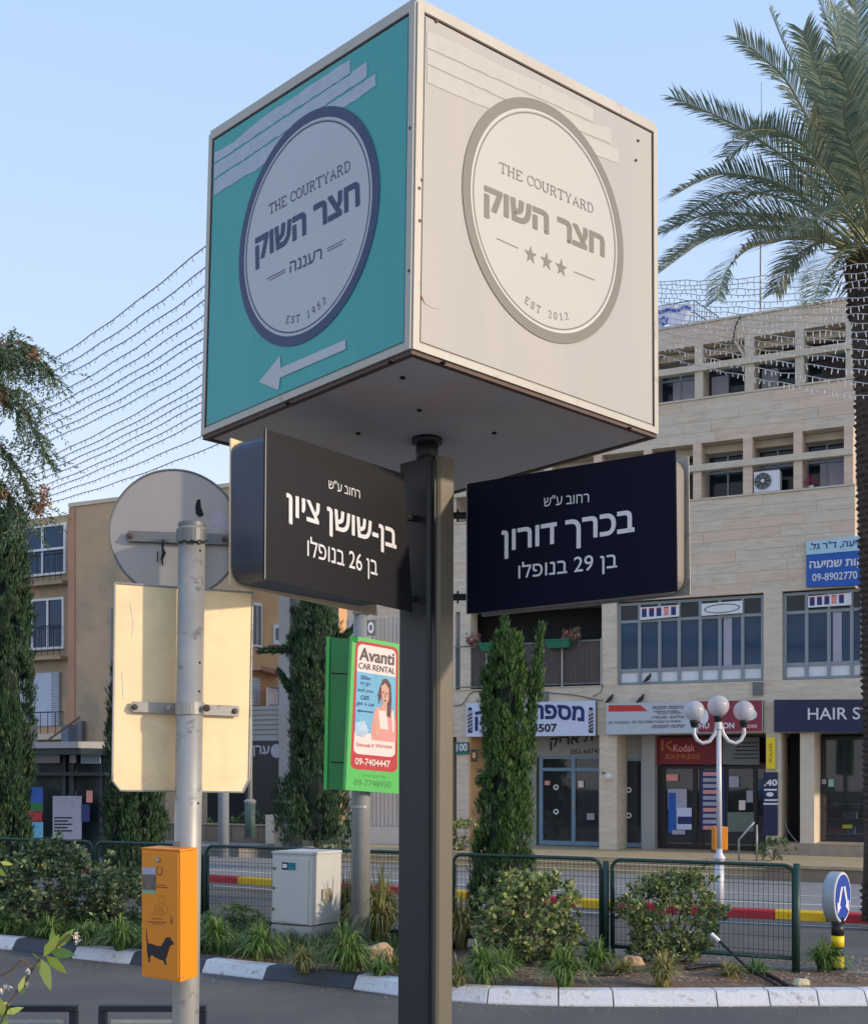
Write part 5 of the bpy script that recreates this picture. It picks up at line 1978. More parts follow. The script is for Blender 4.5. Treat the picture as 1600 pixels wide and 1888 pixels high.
# orange dog bag dispenser
A_, B_ = P(260, HY, 3.63), P(333, HY, 3.53)
plO = Pl(A_, B_, A_ + V((0, 0, 1)))
t = thing('dog_bag_dispenser', 'orange dog waste bag box with a black dachshund on the steel pole', 'dispenser', plO.at(296, 1806))
side = V((.031, .096, 0))
q = [plO.at(*p) for p in ((261, 1567), (333, 1571), (333, 1812), (261, 1801))]
MB().hexa([q[3], q[2], q[2] + side, q[3] + side, q[0], q[1], q[1] + side, q[0] + side]).build('case', M_orange, t, bevel=.003)
MB().hexa([q[0] + V((0, 0, .001)) - plO.n * -.002, q[1] + V((0, 0, .001)) - plO.n * -.002, q[1] + side + V((0, 0, .001)), q[0] + side + V((0, 0, .001)), q[0] + V((0, 0, .006)) + plO.n * .004, q[1] + V((0, 0, .006)) + plO.n * .004, q[1] + side + V((.002, 0, .006)), q[0] + side + V((0, 0, .006))]).build('lid', M_orange, t)
fr_ = [(263.5, 1572), (330, 1576), (330, 1808), (263.5, 1798)]
MB().prism([plO.at(x, y, .003) for x, y in fr_], -plO.n * .003).build('door', mat('orange_front', lin(222, 134, 12), .45, 0, .05, 8), t, bevel=.001)
OO = .0036
dog = [(345, 1045), (350, 1040), (353, 1110), (365, 1168), (395, 1170), (440, 1188), (480, 1190), (500, 1160), (515, 1125), (540, 1108), (565, 1118), (572, 1138), (592, 1158), (590, 1178), (565, 1185), (555, 1205), (545, 1240), (530, 1290), (520, 1312), (526, 1340), (530, 1362), (512, 1360), (500, 1322), (470, 1315), (430, 1295), (395, 1270), (376, 1300), (384, 1335), (368, 1337), (362, 1300), (356, 1255), (350, 1215), (352, 1172), (345, 1110)]
dog = [(200 + x / 4.867, 1500 + y / 4.867) for x, y in dog]
poly_on(plO, dog, M_blackprint, t, 'dachshund_print', OO)
poly_on(plO, [(264, 1599), (289, 1599.5), (289, 1613), (264, 1612.5)], M_postgrey, t, 'photo_sticker', OO)
poly_on(plO, [(264, 1612.5), (289, 1613), (289, 1642), (264, 1641)], mat('photo_dark', lin(104, 92, 84), .6, 0, .5, 60), t, 'photo_sticker', OO)
poly_on(plO, [(264, 1641), (289, 1642), (289, 1648), (264, 1647)], mat('sticker_teal', lin(120, 170, 130), .6), t, 'photo_sticker', OO)
for (x0, y0, x1, y1) in ((290, 1631, 307, 1632.6), (290, 1635, 311, 1636.8), (281, 1693, 300, 1694.6), (273, 1699, 308, 1701), (282, 1703, 303, 1704.4), (315, 1690, 321, 1691.5), (316, 1694, 319, 1704)):
    poly_on(plO, [(x0, y0), (x1, y0 + 1.2), (x1, y1 + 1.2), (x0, y1)], M_brownprint, t, 'small_print', OO)
mb = MB()
for (x, y) in ((295.5, 1606),):
    c = plO.at(x, y, OO)
    for k in range(14):
        if k in (3, 4):
            continue
        a0, a1 = 2 * math.pi * k / 14, 2 * math.pi * (k + 1) / 14
        h_ = plO.n.cross(V((0, 0, 1))).normalized()
        d0, d1 = h_ * math.cos(a0) + V((0, 0, 1)) * math.sin(a0), h_ * math.cos(a1) + V((0, 0, 1)) * math.sin(a1)
        mb.quad(c + d0 * .011, c + d1 * .011, c + d1 * .015, c + d0 * .015)
mb.build('recycling_mark', M_brownprint, t)
for (cx_, cy_, r_) in ((300, 1659, .012), (292, 1672, .010), (305, 1677, .014), (288, 1684, .008), (299, 1684, .009)):
    c = plO.at(cx_, cy_, OO)
    h_ = plO.n.cross(V((0, 0, 1))).normalized()
    mb = MB()
    for k in range(10):
        a0, a1 = 2 * math.pi * k / 10, 2 * math.pi * (k + .7) / 10
        d0, d1 = h_ * math.cos(a0) + V((0, 0, 1)) * math.sin(a0), h_ * math.cos(a1) + V((0, 0, 1)) * math.sin(a1)
        mb.quad(c + d0 * (r_ - .0015), c + d1 * (r_ - .0015), c + d1 * r_, c + d0 * r_)
    mb.build('swirl_print', M_brownprint, t)
MB().lathe(plO.at(294, 1586, OO), [(.008, 0), (.008, .004), (.005, .007)], 10, plO.n).build('lock', M_galv, t)
MB().lathe(plO.at(337, 1803, .0), [(.003, 0), (.003, .002)], 8, V((1, -.2, 0))).build('rivet', M_galv, t)
MB().box(plO.at(300, 1566) + side * .6, V((.02, 0, 0)), V((0, .03, 0)), V((0, 0, .018))).build('hanger', M_galvd, t)

# near black railing tops
for (x0, x1, lab) in ((-60, 140, 'black steel railing panel at the bottom left corner'), (181, 378, 'black steel railing panel behind the foot of the steel pole')):
    Yn = 5.2
    a, b = P(x0, 1867, Yn), P(x1, 1873, Yn)
    b.z = a.z
    t = thing('railing_panel', lab, 'railing', V((a.x, a.y, .12)))
    M_rl = mat('railing_paint', lin(30, 34, 46), .4, .2, .1, 8)
    h = (b - a)
    dz = V((0, 0, -a.z + .12))
    hh = h.normalized()
    MB().box(a, h, V((0, .04, 0)), V((0, 0, .028))).build('top_rail', M_rl, t, bevel=.004)
    MB().box(a - V((0, 0, .001)), hh * .03, V((0, .04, 0)), dz).build('post', M_rl, t)
    MB().box(b - hh * .03 - V((0, 0, .001)), hh * .03, V((0, .04, 0)), dz).build('post', M_rl, t)
    MB().box(a + hh * .055 - V((0, 0, .05)), h - hh * .11, V((0, .012, 0)), V((0, 0, .016))).build('inner_rail', M_galv, t)
    for k in range(6):
        p = a + hh * .1 + (h - hh * .2) * k / 5 - V((0, 0, .052))
        MB().box(p, hh * .014, V((0, .014, 0)), dz * .85).build('bar', M_rl, t)

# ------------------------------------------------------------------ objects on the median
g = soil(664, 1752)
Yg = g.y
t = thing('advert_pole', 'grey pole behind the square post carrying the green car rental advert', 'pole', g)
MB().tube([g, P(668, 1125, Yg)], [17.5 / F * Yg, 16.5 / F * Yg], 16).build('shaft', mat('pole_grey', lin(140, 142, 140), .6, .1, .1, 5, bump=.1), t, smooth=True)
MB().lathe(P(664, 1490, Yg), [(18.2 / F * Yg, 0), (18.2 / F * Yg, .03)], 16).build('band', M_galv, t)
MB().tube([P(650, 1128, Yg - .1), P(690, 1126, Yg - .1)], .03, 6).build('bracket', M_galv, t)
YA = Yg - .25
plG = vplane(642, YA - .06, 736, YA + .28)
t = thing('advert_box', 'bright green street advert box reading Avanti CAR RENTAL', 'sign', plG.at(687, 1460))
# front panel
qq = [(650, 1172), (737, 1188), (735, 1464), (637, 1457)]
MB().prism([plG.at(x, y) for x, y in qq], -plG.n * .07).build('front_panel', M_green, t)
plG2 = vplane(600, YA + .35, 648, YA + .10)
mb = MB()
MB().prism([plG2.at(x, y) for x, y in ((603, 1174), (649, 1180), (637, 1457), (598, 1456))], -plG2.n * .03).build('side_panel', M_greend, t)
MB().prism([plG2.at(x, y, .004) for x, y in ((603, 1174), (609, 1175), (604, 1456.5), (598, 1456))], plG2.n * .01).build('side_edge', M_green, t)
for y in (1240, 1404):
    MB().prism([plG2.at(x, yy, .004) for x, yy in ((611, y), (641, y + 2), (641, y + 4), (611, y + 2.5))], plG2.n * .004).build('slot', M_hole, t)


def g_(u, v):
    """unit square on the advert, u right, v down"""
    x = (650 * (1 - v) + 637 * v) * (1 - u) + (737 * (1 - v) + 735 * v) * u
    y = (1172 * (1 - u) + 1188 * u) * (1 - v) + (1457 * (1 - u) + 1464 * u) * v
    return x, y


def gpoly(uv, m, name, o_):
    poly_on(plG, [g_(*p) for p in uv], m, t, name, o_ * .25)


def rrect(u0, v0, u1, v1, ru, rv, n=5):
    out = []
    for (cu_, cv_, a0) in ((u1 - ru, v0 + rv, 270), (u1 - ru, v1 - rv, 0), (u0 + ru, v1 - rv, 90), (u0 + ru, v0 + rv, 180)):
        for k in range(n + 1):
            a = math.radians(a0 + 90 * k / n)
            out.append((cu_ + ru * math.cos(a), cv_ + rv * math.sin(a)))
    return out


gpoly(rrect(.07, .025, .97, .86, .12, .04), M_postred, 'poster_border', .004)
gpoly(rrect(.12, .045, .92, .76, .1, .035), M_postcream, 'poster_field', .008)
gpoly([(.12, .225), (.92, .225), (.92, .62), (.12, .62)], M_postblue, 'poster_sky', .012)
gpoly([(.12, .62), (.92, .62), (.92, .67), (.12, .67)], M_postcream, 'poster_field', .012)
gpoly([(.52, .45), (.66, .43), (.85, .44), (.93, .52), (.93, .66), (.46, .66), (.44, .58)], M_postpink, 'poster_figure', .016)
gpoly([(.58, .46), (.74, .46), (.78, .58), (.62, .58)], M_postcream, 'poster_figure', .020)
gpoly([(.60, .30), (.66, .25), (.74, .245), (.82, .28), (.84, .38), (.82, .50), (.74, .49), (.76, .38), (.62, .38), (.58, .42), (.56, .36)], M_hair2, 'poster_figure', .024)
gpoly([(.62, .30), (.70, .275), (.78, .31), (.78, .38), (.72, .43), (.65, .40)], M_flesh, 'poster_figure', .028)
for q_ in ([(.655, .335), (.685, .33), (.685, .34), (.655, .345)], [(.725, .335), (.755, .34), (.755, .35), (.725, .345)], [(.68, .385), (.735, .387), (.72, .396), (.69, .395)], [(.70, .345), (.712, .345), (.715, .37), (.70, .37)]):
    gpoly(q_, M_hair2, 'poster_figure', .034)
gpoly([(.645, .31), (.665, .30), (.665, .42), (.65, .40)], M_postpink, 'poster_figure', .030)
gpoly([(.50, .53), (.58, .50), (.60, .62), (.52, .64)], M_flesh, 'poster_figure', .024)
gpoly([(.84, .47), (.88, .44), (.90, .58), (.86, .60)], M_postcream, 'poster_figure', .024)
gpoly([(.13, .56), (.3, .54), (.4, .60), (.3, .65), (.14, .64)], mat('poster_haze', lin(176, 196, 214), .6, 0, .2, 8), 'poster_cloud', .018)
gpoly([(.64, .41), (.74, .41), (.75, .46), (.63, .46)], M_flesh, 'poster_figure', .026)


def gtext(s_, u0, v0, u1, v1, m, bold=.0, o_=.032):
    text_on(plG, s_, g_(u0, v1), g_(u1, v1), g_(u0, v0), m, t, o_ * .25, bold)


gtext('Avanti', .16, .065, .88, .15, M_black, .018)
gtext('CAR RENTAL', .15, .165, .9, .205, M_black, .0)
for s_, v_, u0, u1 in (('300m', .245, .2, .4), ('to go', .285, .2, .4), ('and you', .33, .15, .46), ('can', .375, .22, .38), ('get a car', .42, .14, .5)):
    gtext(s_, u0, v_, u1, v_ + .028, M_navytext, .0)
gpoly([(.15, .478), (.21, .468), (.21, .474), (.47, .474), (.47, .482), (.21, .482), (.21, .488)], M_navytext, 'arrow', .032)
gtext('Ostrovski 9', .16, .685, .5, .71, M_postred, .0)
gtext(heb('אוסטרובסקי'), .54, .685, .86, .71, M_postred, .0)
gtext('09-7404447', .15, .785, .82, .83, M_postcream, .02)
gtext(heb('עלי זהב מדיה'), .3, .885, .75, .905, M_greentext, .0, .004)
gtext('09-7748930', .15, .925, .85, .965, M_greentext, .0, .004)
t = thing('round_pole_label', 'small white O shaped mark above the green advert', 'sign', P(683, 1157, Yg - .3))
MB().prism([P(*p, Yg - .35) for p in ((676, 1143), (692, 1143), (692, 1172), (676, 1172))], V((0, .02, 0))).build('plate', M_galvd, t)
pO = Pl(P(676, 1143, Yg - .35), P(692, 1143, Yg - .35), P(692, 1172, Yg - .35))
text_on(pO, 'O', (678, 1168), (689, 1168), (678, 1147), M_white, t, .004, .04)

# cabinet
Yc = 14.0
A_, B_ = P(501, HY, Yc + .25), P(575, HY, Yc)
plC = Pl(A_, B_, A_ + V((0, 0, 1)))
t = thing('utility_cabinet', 'grey utility cabinet on a concrete plinth beside the grey pole', 'cabinet', plC.at(540, 1728))
q = [plC.at(*p) for p in ((502, 1574), (576, 1579), (574, 1711), (500, 1700))]
sd = V((.31, .42, 0))
for i in (0, 1):
    q[i].z = q[0].z
for i in (2, 3):
    q[i].z = (q[2].z + q[3].z) / 2
MB().hexa([q[3], q[2], q[2] + sd, q[3] + sd, q[0], q[1], q[1] + sd, q[0] + sd]).build('case', M_cab, t, bevel=.01)
up = V((0, 0, .03))
MB().hexa([q[0] + plC.n * .02, q[1] + plC.n * .02 + V((.01, 0, 0)), q[1] + sd + V((.015, 0, 0)), q[0] + sd, q[0] + up + plC.n * .02, q[1] + up + plC.n * .02 + V((.01, 0, 0)), q[1] + sd + up, q[0] + sd + up]).build('lid', M_cab, t, bevel=.005)
MB().prism([plC.at(x, y, .012) for x, y in ((505, 1580), (570, 1585), (568, 1706), (504, 1697))], -plC.n * .012).build('door', M_cab, t, bevel=.003)
zb_ = .05
MB().hexa([V((p.x, p.y, zb_)) for p in (q[3], q[2], q[2] + sd, q[3] + sd)] + [V((p.x, p.y, q[2].z - .012)) for p in (q[3], q[2], q[2] + sd, q[3] + sd)]).build('plinth', mat('plinth_concrete', lin(176, 170, 162), .85, 0, .08, 5), t)
for (x, y) in ((507, 1601), (506, 1637), (505, 1676)):
    MB().lathe(plC.at(x, y, .012), [(.018, 0), (.018, .012), (.01, .02)], 10, plC.n).build('lock', M_galvd, t)
poly_on(plC, [(521, 1590), (546, 1591.5), (546, 1605), (521, 1603.5)], M_navysign, t, 'label_plate', .015)
poly_on(plC, [(532, 1591), (546, 1591.8), (546, 1605), (532, 1604)], mat('teal_label', lin(20, 120, 130), .5), t, 'label_plate', .018)
poly_on(plC, [(522.5, 1593), (530.5, 1593.5), (530.5, 1601), (522.5, 1600.5)], M_whitevinyl, t, 'label_logo', .018)
cs = q[2] + sd * .5 + V((0, 0, .28)) + V((.012, -.009, 0))
sdn = sd.normalized()
MB().box(cs - sdn * .09, sdn * .18, V((.01, -.0075, 0)), V((0, 0, .14))).build('vent', M_ochre if False else mat('vent_beige', lin(170, 160, 136), .7), t)

# keep-left bollard
Yb = 12.35
gb = P(1544, 1792, Yb)
gb.z = .12
t = thing('traffic_bollard', 'black and yellow bollard with a round blue double arrow sign', 'bollard', gb)
cx_ = gb.x
R = 11.8 / F * Yb
for (y0, y1, m_) in ((1792, 1783.5, M_black), (1783.3, 1763, M_yellow), (1762.8, 1746, M_black), (1745.8, 1725.5, M_yellow), (1725.3, 1703, M_black)):
    za_, zb_ = P(0, y0, Yb).z, P(0, y1, Yb).z
    if y0 == 1792:
        za_ = .1
    MB().tube([V((cx_, Yb, za_)), V((cx_, Yb, zb_))], R * (1.0 if m_ is M_yellow else .97), 18).build('band', m_, t, smooth=True)
MB().tube([V((cx_, Yb, .12)), V((cx_, Yb, .15))], R * 1.5, 18).build('foot', M_black, t)
nd = V((math.sin(math.radians(53)), -math.cos(math.radians(53)), 0))
cF = P(1553, 1655, Yb)
Rs = 47 / F * Yb
# drum with a neck
cB = cF - nd * .135
MB().lathe(cB, [(Rs * .9, 0), (Rs * .985, .012), (Rs, .03), (Rs, .13), (Rs * .98, .135)], 48, nd).build('drum', mat('drum_grey', lin(158, 164, 172), .5, .1, .04, 4), t, smooth=False)
MB().lathe(cF + nd * .001, [(Rs * .97, 0), (Rs * .97, .002)], 48, nd).build('sign_face', M_whitevinyl, t)
MB().lathe(cF + nd * .004, [(Rs * .9, 0), (Rs * .9, .002)], 48, nd).build('blue_disc', M_traffic, t)
hx = V((0, 0, 1)).cross(nd).normalized()


def bp(u, v, o_=.008):
    return cF + nd * o_ + hx * (u * Rs) + V((0, 0, v * Rs))


for sx in (-1, 1):
    o_ = .008 if sx < 0 else .0085
    pts = [(.0, .42), (.20, .42), (.50, -.20), (.64, -.13), (.62, -.60), (.22, -.36), (.35, -.28), (.06, .30)]
    pts = [(sx * (u + .04), v) for u, v in pts]
    MB().quad(*[bp(u, v, o_) for u, v in pts]).build('arrow', M_whitevinyl, t)
MB().box(V((cx_ - .05, Yb - .05, P(0, 1704, Yb).z)), V((.1, 0, 0)), V((0, .1, 0)), V((0, 0, .07))).build('neck', M_black, t)

# hoses, rocks
cable('irrigation_pipe', [soil(x, y) + V((0, 0, dz)) for x, y, dz in ((1060, 1800, .0), (1130, 1801, .02), (1200, 1792, .03))], .012, M_hose, 'black irrigation pipe lying between the grass tufts', 'pipe')
cable('irrigation_pipe', [soil(1262, 1792) + V((0, 0, .03)), soil(1310, 1790) + V((0, 0, .05)), soil(1366, 1794) + V((0, 0, .05)), soil(1420, 1806) + V((0, 0, .03)), soil(1450, 1818)], .022, M_hose, 'thick black pipe arching over the soil by the end fence post', 'pipe')
t = thing('cut_conduit', 'black conduit with a white end sticking up out of the soil', 'pipe', soil(1430, 1815))
p0, p1, p2 = soil(1430, 1815), P(1375, 1783, 12.0), P(1325, 1735, 12.1)
MB().tube([p0, p1, p2], .014, 8).build('conduit', M_hose, t, smooth=True)
MB().tube([p2, P(1311, 1722, 12.1)], .02, 10).build('white_cap', M_white, t)


def rock(x, y, w, h, lab, seed, m=M_rock):
    g = soil(x, y)
    s_ = g.y / F
    rx, rz = w / 2 * s_, h * s_
    mb = MB()
    rg = random.Random(seed)
    n1, n2 = 7, 12
    offv = V((seed * 3.1, 0, 0))
    for i in range(n1 + 1):
        th = math.pi * i / n1
        for k in range(n2):
            ph = 2 * math.pi * k / n2
            d = V((math.sin(th) * math.cos(ph), math.sin(th) * math.sin(ph), math.cos(th)))
            f = 1 + .35 * noise.noise(d * 1.4 + offv) + .12 * noise.noise(d * 4 + offv)
            mb.v.append(g + V((d.x * rx * f, d.y * rx * .7 * f, rz * .35 + d.z * rz * .62 * f)))
    for i in range(n1):
        for k in range(n2):
            mb.f.append((i * n2 + k, i * n2 + (k + 1) % n2, (i + 1) * n2 + (k + 1) % n2, (i + 1) * n2 + k))
    o = mb.build('rock', m)
    o['label'] = lab
    o['category'] = 'rock'


rock(699, 1777, 66, 38, 'tan block of rock between the grey pole and the square post', 1)
rock(1165, 1782, 46, 20, 'flat brown rock behind the tufts right of the foreground cypress', 2)
rock(1478, 1818, 34, 15, 'pale small rock at the foot of the end fence post', 3, mat('pale_rock', lin(190, 180, 150), .9, 0, .15, 6, bump=.5, bs=14))
rock(880, 1726, 14, 8, 'small white stone under the bush beside the cypress', 4, M_conc)

# ------------------------------------------------------------------ planting


def leaf(mb, p, d, side, L, Wd):
    """a pointed leaf: two triangles folded along the rib"""
    q = p + d * L
    m = p + d * (L * .5)
    n = len(mb.v)
    mb.v += [p, m + side * Wd, q, m - side * Wd]
    mb.f.append((n, n + 1, n + 2, n + 3))


def rvec(rg):
    while True:
        v = V((rg.uniform(-1, 1), rg.uniform(-1, 1), rg.uniform(-1, 1)))
        if .05 < v.length < 1:
            return v.normalized()


def tuft(x, y, R, H, n, seed, m, lab, droop=1.0, group='grass like tufts on the median', wd=.008):
    rg = random.Random(seed)
    g = soil(x, y)
    g.z -= .02
    mb = MB()
    for i in range(n):
        a = rg.uniform(0, 2 * math.pi)
        d = V((math.cos(a), math.sin(a), 0))
        s = V((-d.y, d.x, 0))
        k = rg.random() ** .7
        reach = R * (0.15 + .95 * k) * rg.uniform(.7, 1.1)
        hh = H * (1.05 - .45 * k) * rg.uniform(.75, 1.1)
        st = g + d * rg.uniform(0, .05) + s * rg.uniform(-.04, .04)
        w = wd * rg.uniform(.7, 1.3)
        prev = None
        N5 = 5
        for j in range(N5 + 1):
            u = j / N5
            zz = hh * (1 - (1 - u) ** 2) - droop * hh * .75 * k * u ** 3.2
            p = st + d * reach * (u ** 1.5) + V((0, 0, zz))
            ww = w * (1 - u ** 2) + .0006
            cur = (p - s * ww, p + s * ww)
            if prev is None:
                b0 = len(mb.v)
                mb.v += list(cur)
            else:
                mb.v += list(cur)
                e = len(mb.v)
                mb.f.append((e - 4, e - 3, e - 1, e - 2))
            prev = cur
    o = mb.build('grass_tuft', m)
    o['label'] = lab
    o['category'] = 'plant'
    o['group'] = group
    return o


tufts = [
    (1040, 1818, .34, .40, 170, L_tuft, 'big green tuft right of centre before the cypress bush'),
    (1098, 1790, .30, .34, 150, L_tuft, 'green tuft between the bush and the fence gap posts'),
    (890, 1815, .34, .38, 170, L_tuft, 'green tuft just right of the square post'),
    (930, 1800, .26, .30, 90, L_tuft, 'small green tuft under the left side of the cypress bush'),
    (845, 1818, .20, .28, 80, L_tufty, 'yellowish tuft hugging the right side of the square post'),
    (1222, 1818, .26, .34, 150, L_tufty, 'spiky yellow green tuft below the round bush'),
    (640, 1792, .42, .46, 260, L_tuft, 'large drooping tuft below the grey utility cabinet'),
    (560, 1790, .26, .28, 110, L_tufty, 'grey green low tuft left of the large drooping tuft'),
    (478, 1770, .34, .42, 190, L_tuft, 'tuft with brown tips left of the utility cabinet'),
    (398, 1752, .34, .40, 170, L_tuft, 'green tuft right of the steel pole'),
    (655, 1745, .3, .45, 120, L_tuft, 'green tuft at the foot of the grey advert pole'),
    (222, 1752, .38, .38, 190, L_tuft, 'olive tuft just left of the orange box'),
    (700, 1800, .18, .2, 60, L_tuft, 'tiny green tuft left of the square post foot'),
    (1518, 1790, .34, .34, 150, L_tuft, 'dark green tuft at the foot of the traffic bollard'),
    (160, 1745, .3, .3, 140, L_tuft, 'low green tuft in the grass left of the orange box'),
    (700, 1745, .55, .85, 200, L_tufty, 'tall grey strappy plant behind the rock by the square post'),
    (640, 1730, .42, .75, 120, L_tufty, 'tall grey strappy plant right of the utility cabinet'),
    (1345, 1805, .2, .2, 70, L_tufty, 'dry little tuft below the arching pipe'),
    (1150, 1795, .22, .16, 60, L_tufty, 'dry flat tuft by the brown rock'),
    (1395, 1800, .2, .2, 70, L_tuft, 'low dark tuft under the right end of the fence'),
    (850, 1750, .4, .6, 120, L_tufty, 'grey strappy plant peeping out right of the square post'),
    (300, 1757, .34, .34, 150, L_tuft, 'green tuft hidden behind the orange box'),
    (20, 1722, .3, .3, 130, L_tuft, 'low green tuft at the left edge above the white kerb'),
    (90, 1730, .3, .3, 130, L_tuft, 'low green tuft above the dark kerb stone on the left'),
]
for i, (x, y, R, H, n, m_, lab) in enumerate(tufts):
    R, H, n = R * 1.12, H * 1.15, int(n * 1.5)
    tuft(x, y, R, H, n, 100 + i, m_, lab, droop=1.0 if m_ is L_tuft else .9, wd=.009 if H < .6 else .014)

# grass over the left half of the bed
rg = random.Random(12)
mb = MB()
for i in range(15000):
    x = rg.uniform(-120, 820)
    u = rg.random()
    yf = 1722 + (x / 800) * 80 if x > 0 else 1722
    yb = 1690 + (x / 800) * 40 if x > 0 else 1690
    y = yb + (yf - yb) * u
    if x > 470 and rg.random() < .6:
        continue
    g = soil(x, y)
    a = rg.uniform(0, 2 * math.pi)
    d = V((math.cos(a), math.sin(a), 0))
    s = V((-d.y, d.x, 0)) * .006
    h = rg.uniform(.08, .24)
    p1 = g + d * h * .25 + V((0, 0, h * .7))
    p2 = g + d * h * .8 + V((0, 0, h * .95))
    n = len(mb.v)
    mb.v += [g - s, g + s, p1 + s, p1 - s, p2]
    mb.f += [(n, n + 1, n + 2, n + 3), (n + 3, n + 2, n + 4)]
o = mb.build('grass', L_grass, kind='stuff')
o['label'] = 'rough grass growing in the left half of the median'
o['category'] = 'grass'
mb = MB()
for i in range(8000):
    x = rg.uniform(380, 1620)
    y = 1768 + min(1, (x - 380) / 450) * 48 - rg.uniform(3, 52)
    g = soil(x, y) + V((0, 0, .015))
    v1 = rvec(rg) * rg.uniform(.012, .04)
    v2 = rvec(rg) * rg.uniform(.006, .02)
    v1.z *= .35
    v2.z *= .35
    mb.quad(g, g + v1, g + v1 + v2, g + v2)
for i in range(1500):
    k_ = rg.uniform(0, len(kp) - 1.001)
    q0, q1 = kp[int(k_)], kp[int(k_) + 1]
    g = q0.lerp(q1, k_ % 1) - kn[int(k_)] * (.02 + abs(rg.gauss(0, .22))) + V((0, 0, .006))
    v1 = rvec(rg) * rg.uniform(.008, .03)
    v2 = rvec(rg) * rg.uniform(.005, .015)
    v1.z *= .2
    v2.z *= .2
    mb.quad(g, g + v1, g + v1 + v2, g + v2)
o = mb.build('leaf_litter', L_litter, kind='stuff')
o['label'] = 'dry leaves and twigs scattered over the soil'
o['category'] = 'leaf litter'


def bush(g, rx, ry, rz, ncl, nl, L, seed, m, lab, top=1.0, name='bush', wd=.4, cat='bush', low=.0):
    rg = random.Random(seed)
    t = thing(name, lab, cat, g)
    mb = MB()
    ctr = g + V((0, 0, rz * .82 + low))
    tips = []
    for i in range(ncl):
        d = rvec(rg)
        if d.z < -.8:
            d.z = abs(d.z)
        rr_ = rg.uniform(.5, 1.0) ** .5
        f = 1 + .42 * noise.noise(d * 2.1 + V((seed, 0, 0))) + (.28 * rg.random() if rg.random() < .12 else 0)
        c = ctr + V((d.x * rx, d.y * ry, d.z * rz)) * rr_ * f
        if c.z < g.z + .05:
            c.z = g.z + rg.uniform(.05, .2)
        if i % 9 == 0:
            tips.append(c)
        ax = (d + V((0, 0, .5)) + rvec(rg) * .6).normalized()
        for k in range(nl):
            v = (ax * rg.uniform(.1, 1.0) + rvec(rg) * .95).normalized()
            s = v.cross(rvec(rg)).normalized()
            LL = L * rg.uniform(.6, 1.15)
            leaf(mb, c + v * L * .15, v, s, LL, LL * wd * .5)
    mb.build('foliage', m, t)
    br = MB()
    for c in tips[:26]:
        mid = (g + c) / 2 + rvec(rg) * .06
        mid.z -= .03
        br.tube([g, mid, c], [.014, .009, .003], 5, False)
    br.build('stems', M_bark, t)
    return t


g = soil(975, 1776)
bush(g, .56, .46, .52, 300, 18, .08, 21, L_bush, 'leafy bush in front of the foreground cypress', wd=.55)
g = soil(1236, 1772)
bush(g, .54, .46, .52, 400, 18, .066, 22, L_bush, 'round green bush before the right fence panel', wd=.5)
g = soil(100, 1712)
bush(g, .9, .7, .58, 480, 17, .09, 23, L_bush2, 'broad leafy hedge bush on the left before the bus shelter', wd=.5)
g = soil(-80, 1705)
bush(g, .9, .7, .6, 420, 18, .09, 24, L_bush2, 'leafy hedge bush at the left edge of the photo', wd=.5)
g = soil(215, 1720)
bush(g, .42, .4, .42, 150, 14, .07, 25, L_bush2, 'small dark bush left of the orange box under the road sign', wd=.5)
g = soil(430, 1724)
bush(g, .42, .3, .2, 130, 14, .06, 26, L_bush, 'low spreading bush left of the utility cabinet', wd=.4)
g = ter.w(ter.S(1420), .5, ZT)
bush(g, .45, .3, .32, 60, 12, .10, 27, L_bush2, 'small shrub beside the steel handrail under the navy sign', name='shrub')
bpy.data.objects.remove(bpy.data.objects['flower_bed'])
g = FB.w(S(905), -2.2, ZT)
bush(g, .9, .5, .45, 100, 12, .13, 28, L_bush, 'shrub on the terrace behind the foreground cypress', name='shrub')
g = GW.w(GW.S(400), .8, -.3)
bush(g, 1.1, .5, .45, 110, 12, .13, 29, L_bush2, 'green shrub behind the garden wall left part', name='shrub')
g = GW.w(GW.S(455), .8, -.3)
bush(g, 1.2, .5, .55, 130, 12, .13, 30, L_bush2, 'green shrub behind the garden wall by the pier', name='shrub')
g = GW.w(GW.S(474), .5, -.25)
bush(g, .32, .25, .3, 30, 12, .09, 31, leafmat('pink_flowers', [lin(150, 60, 90), lin(190, 90, 110), lin(90, 60, 60)], .6, .2), 'pink flowering shrub on the garden wall', name='flower_shrub', cat='shrub')


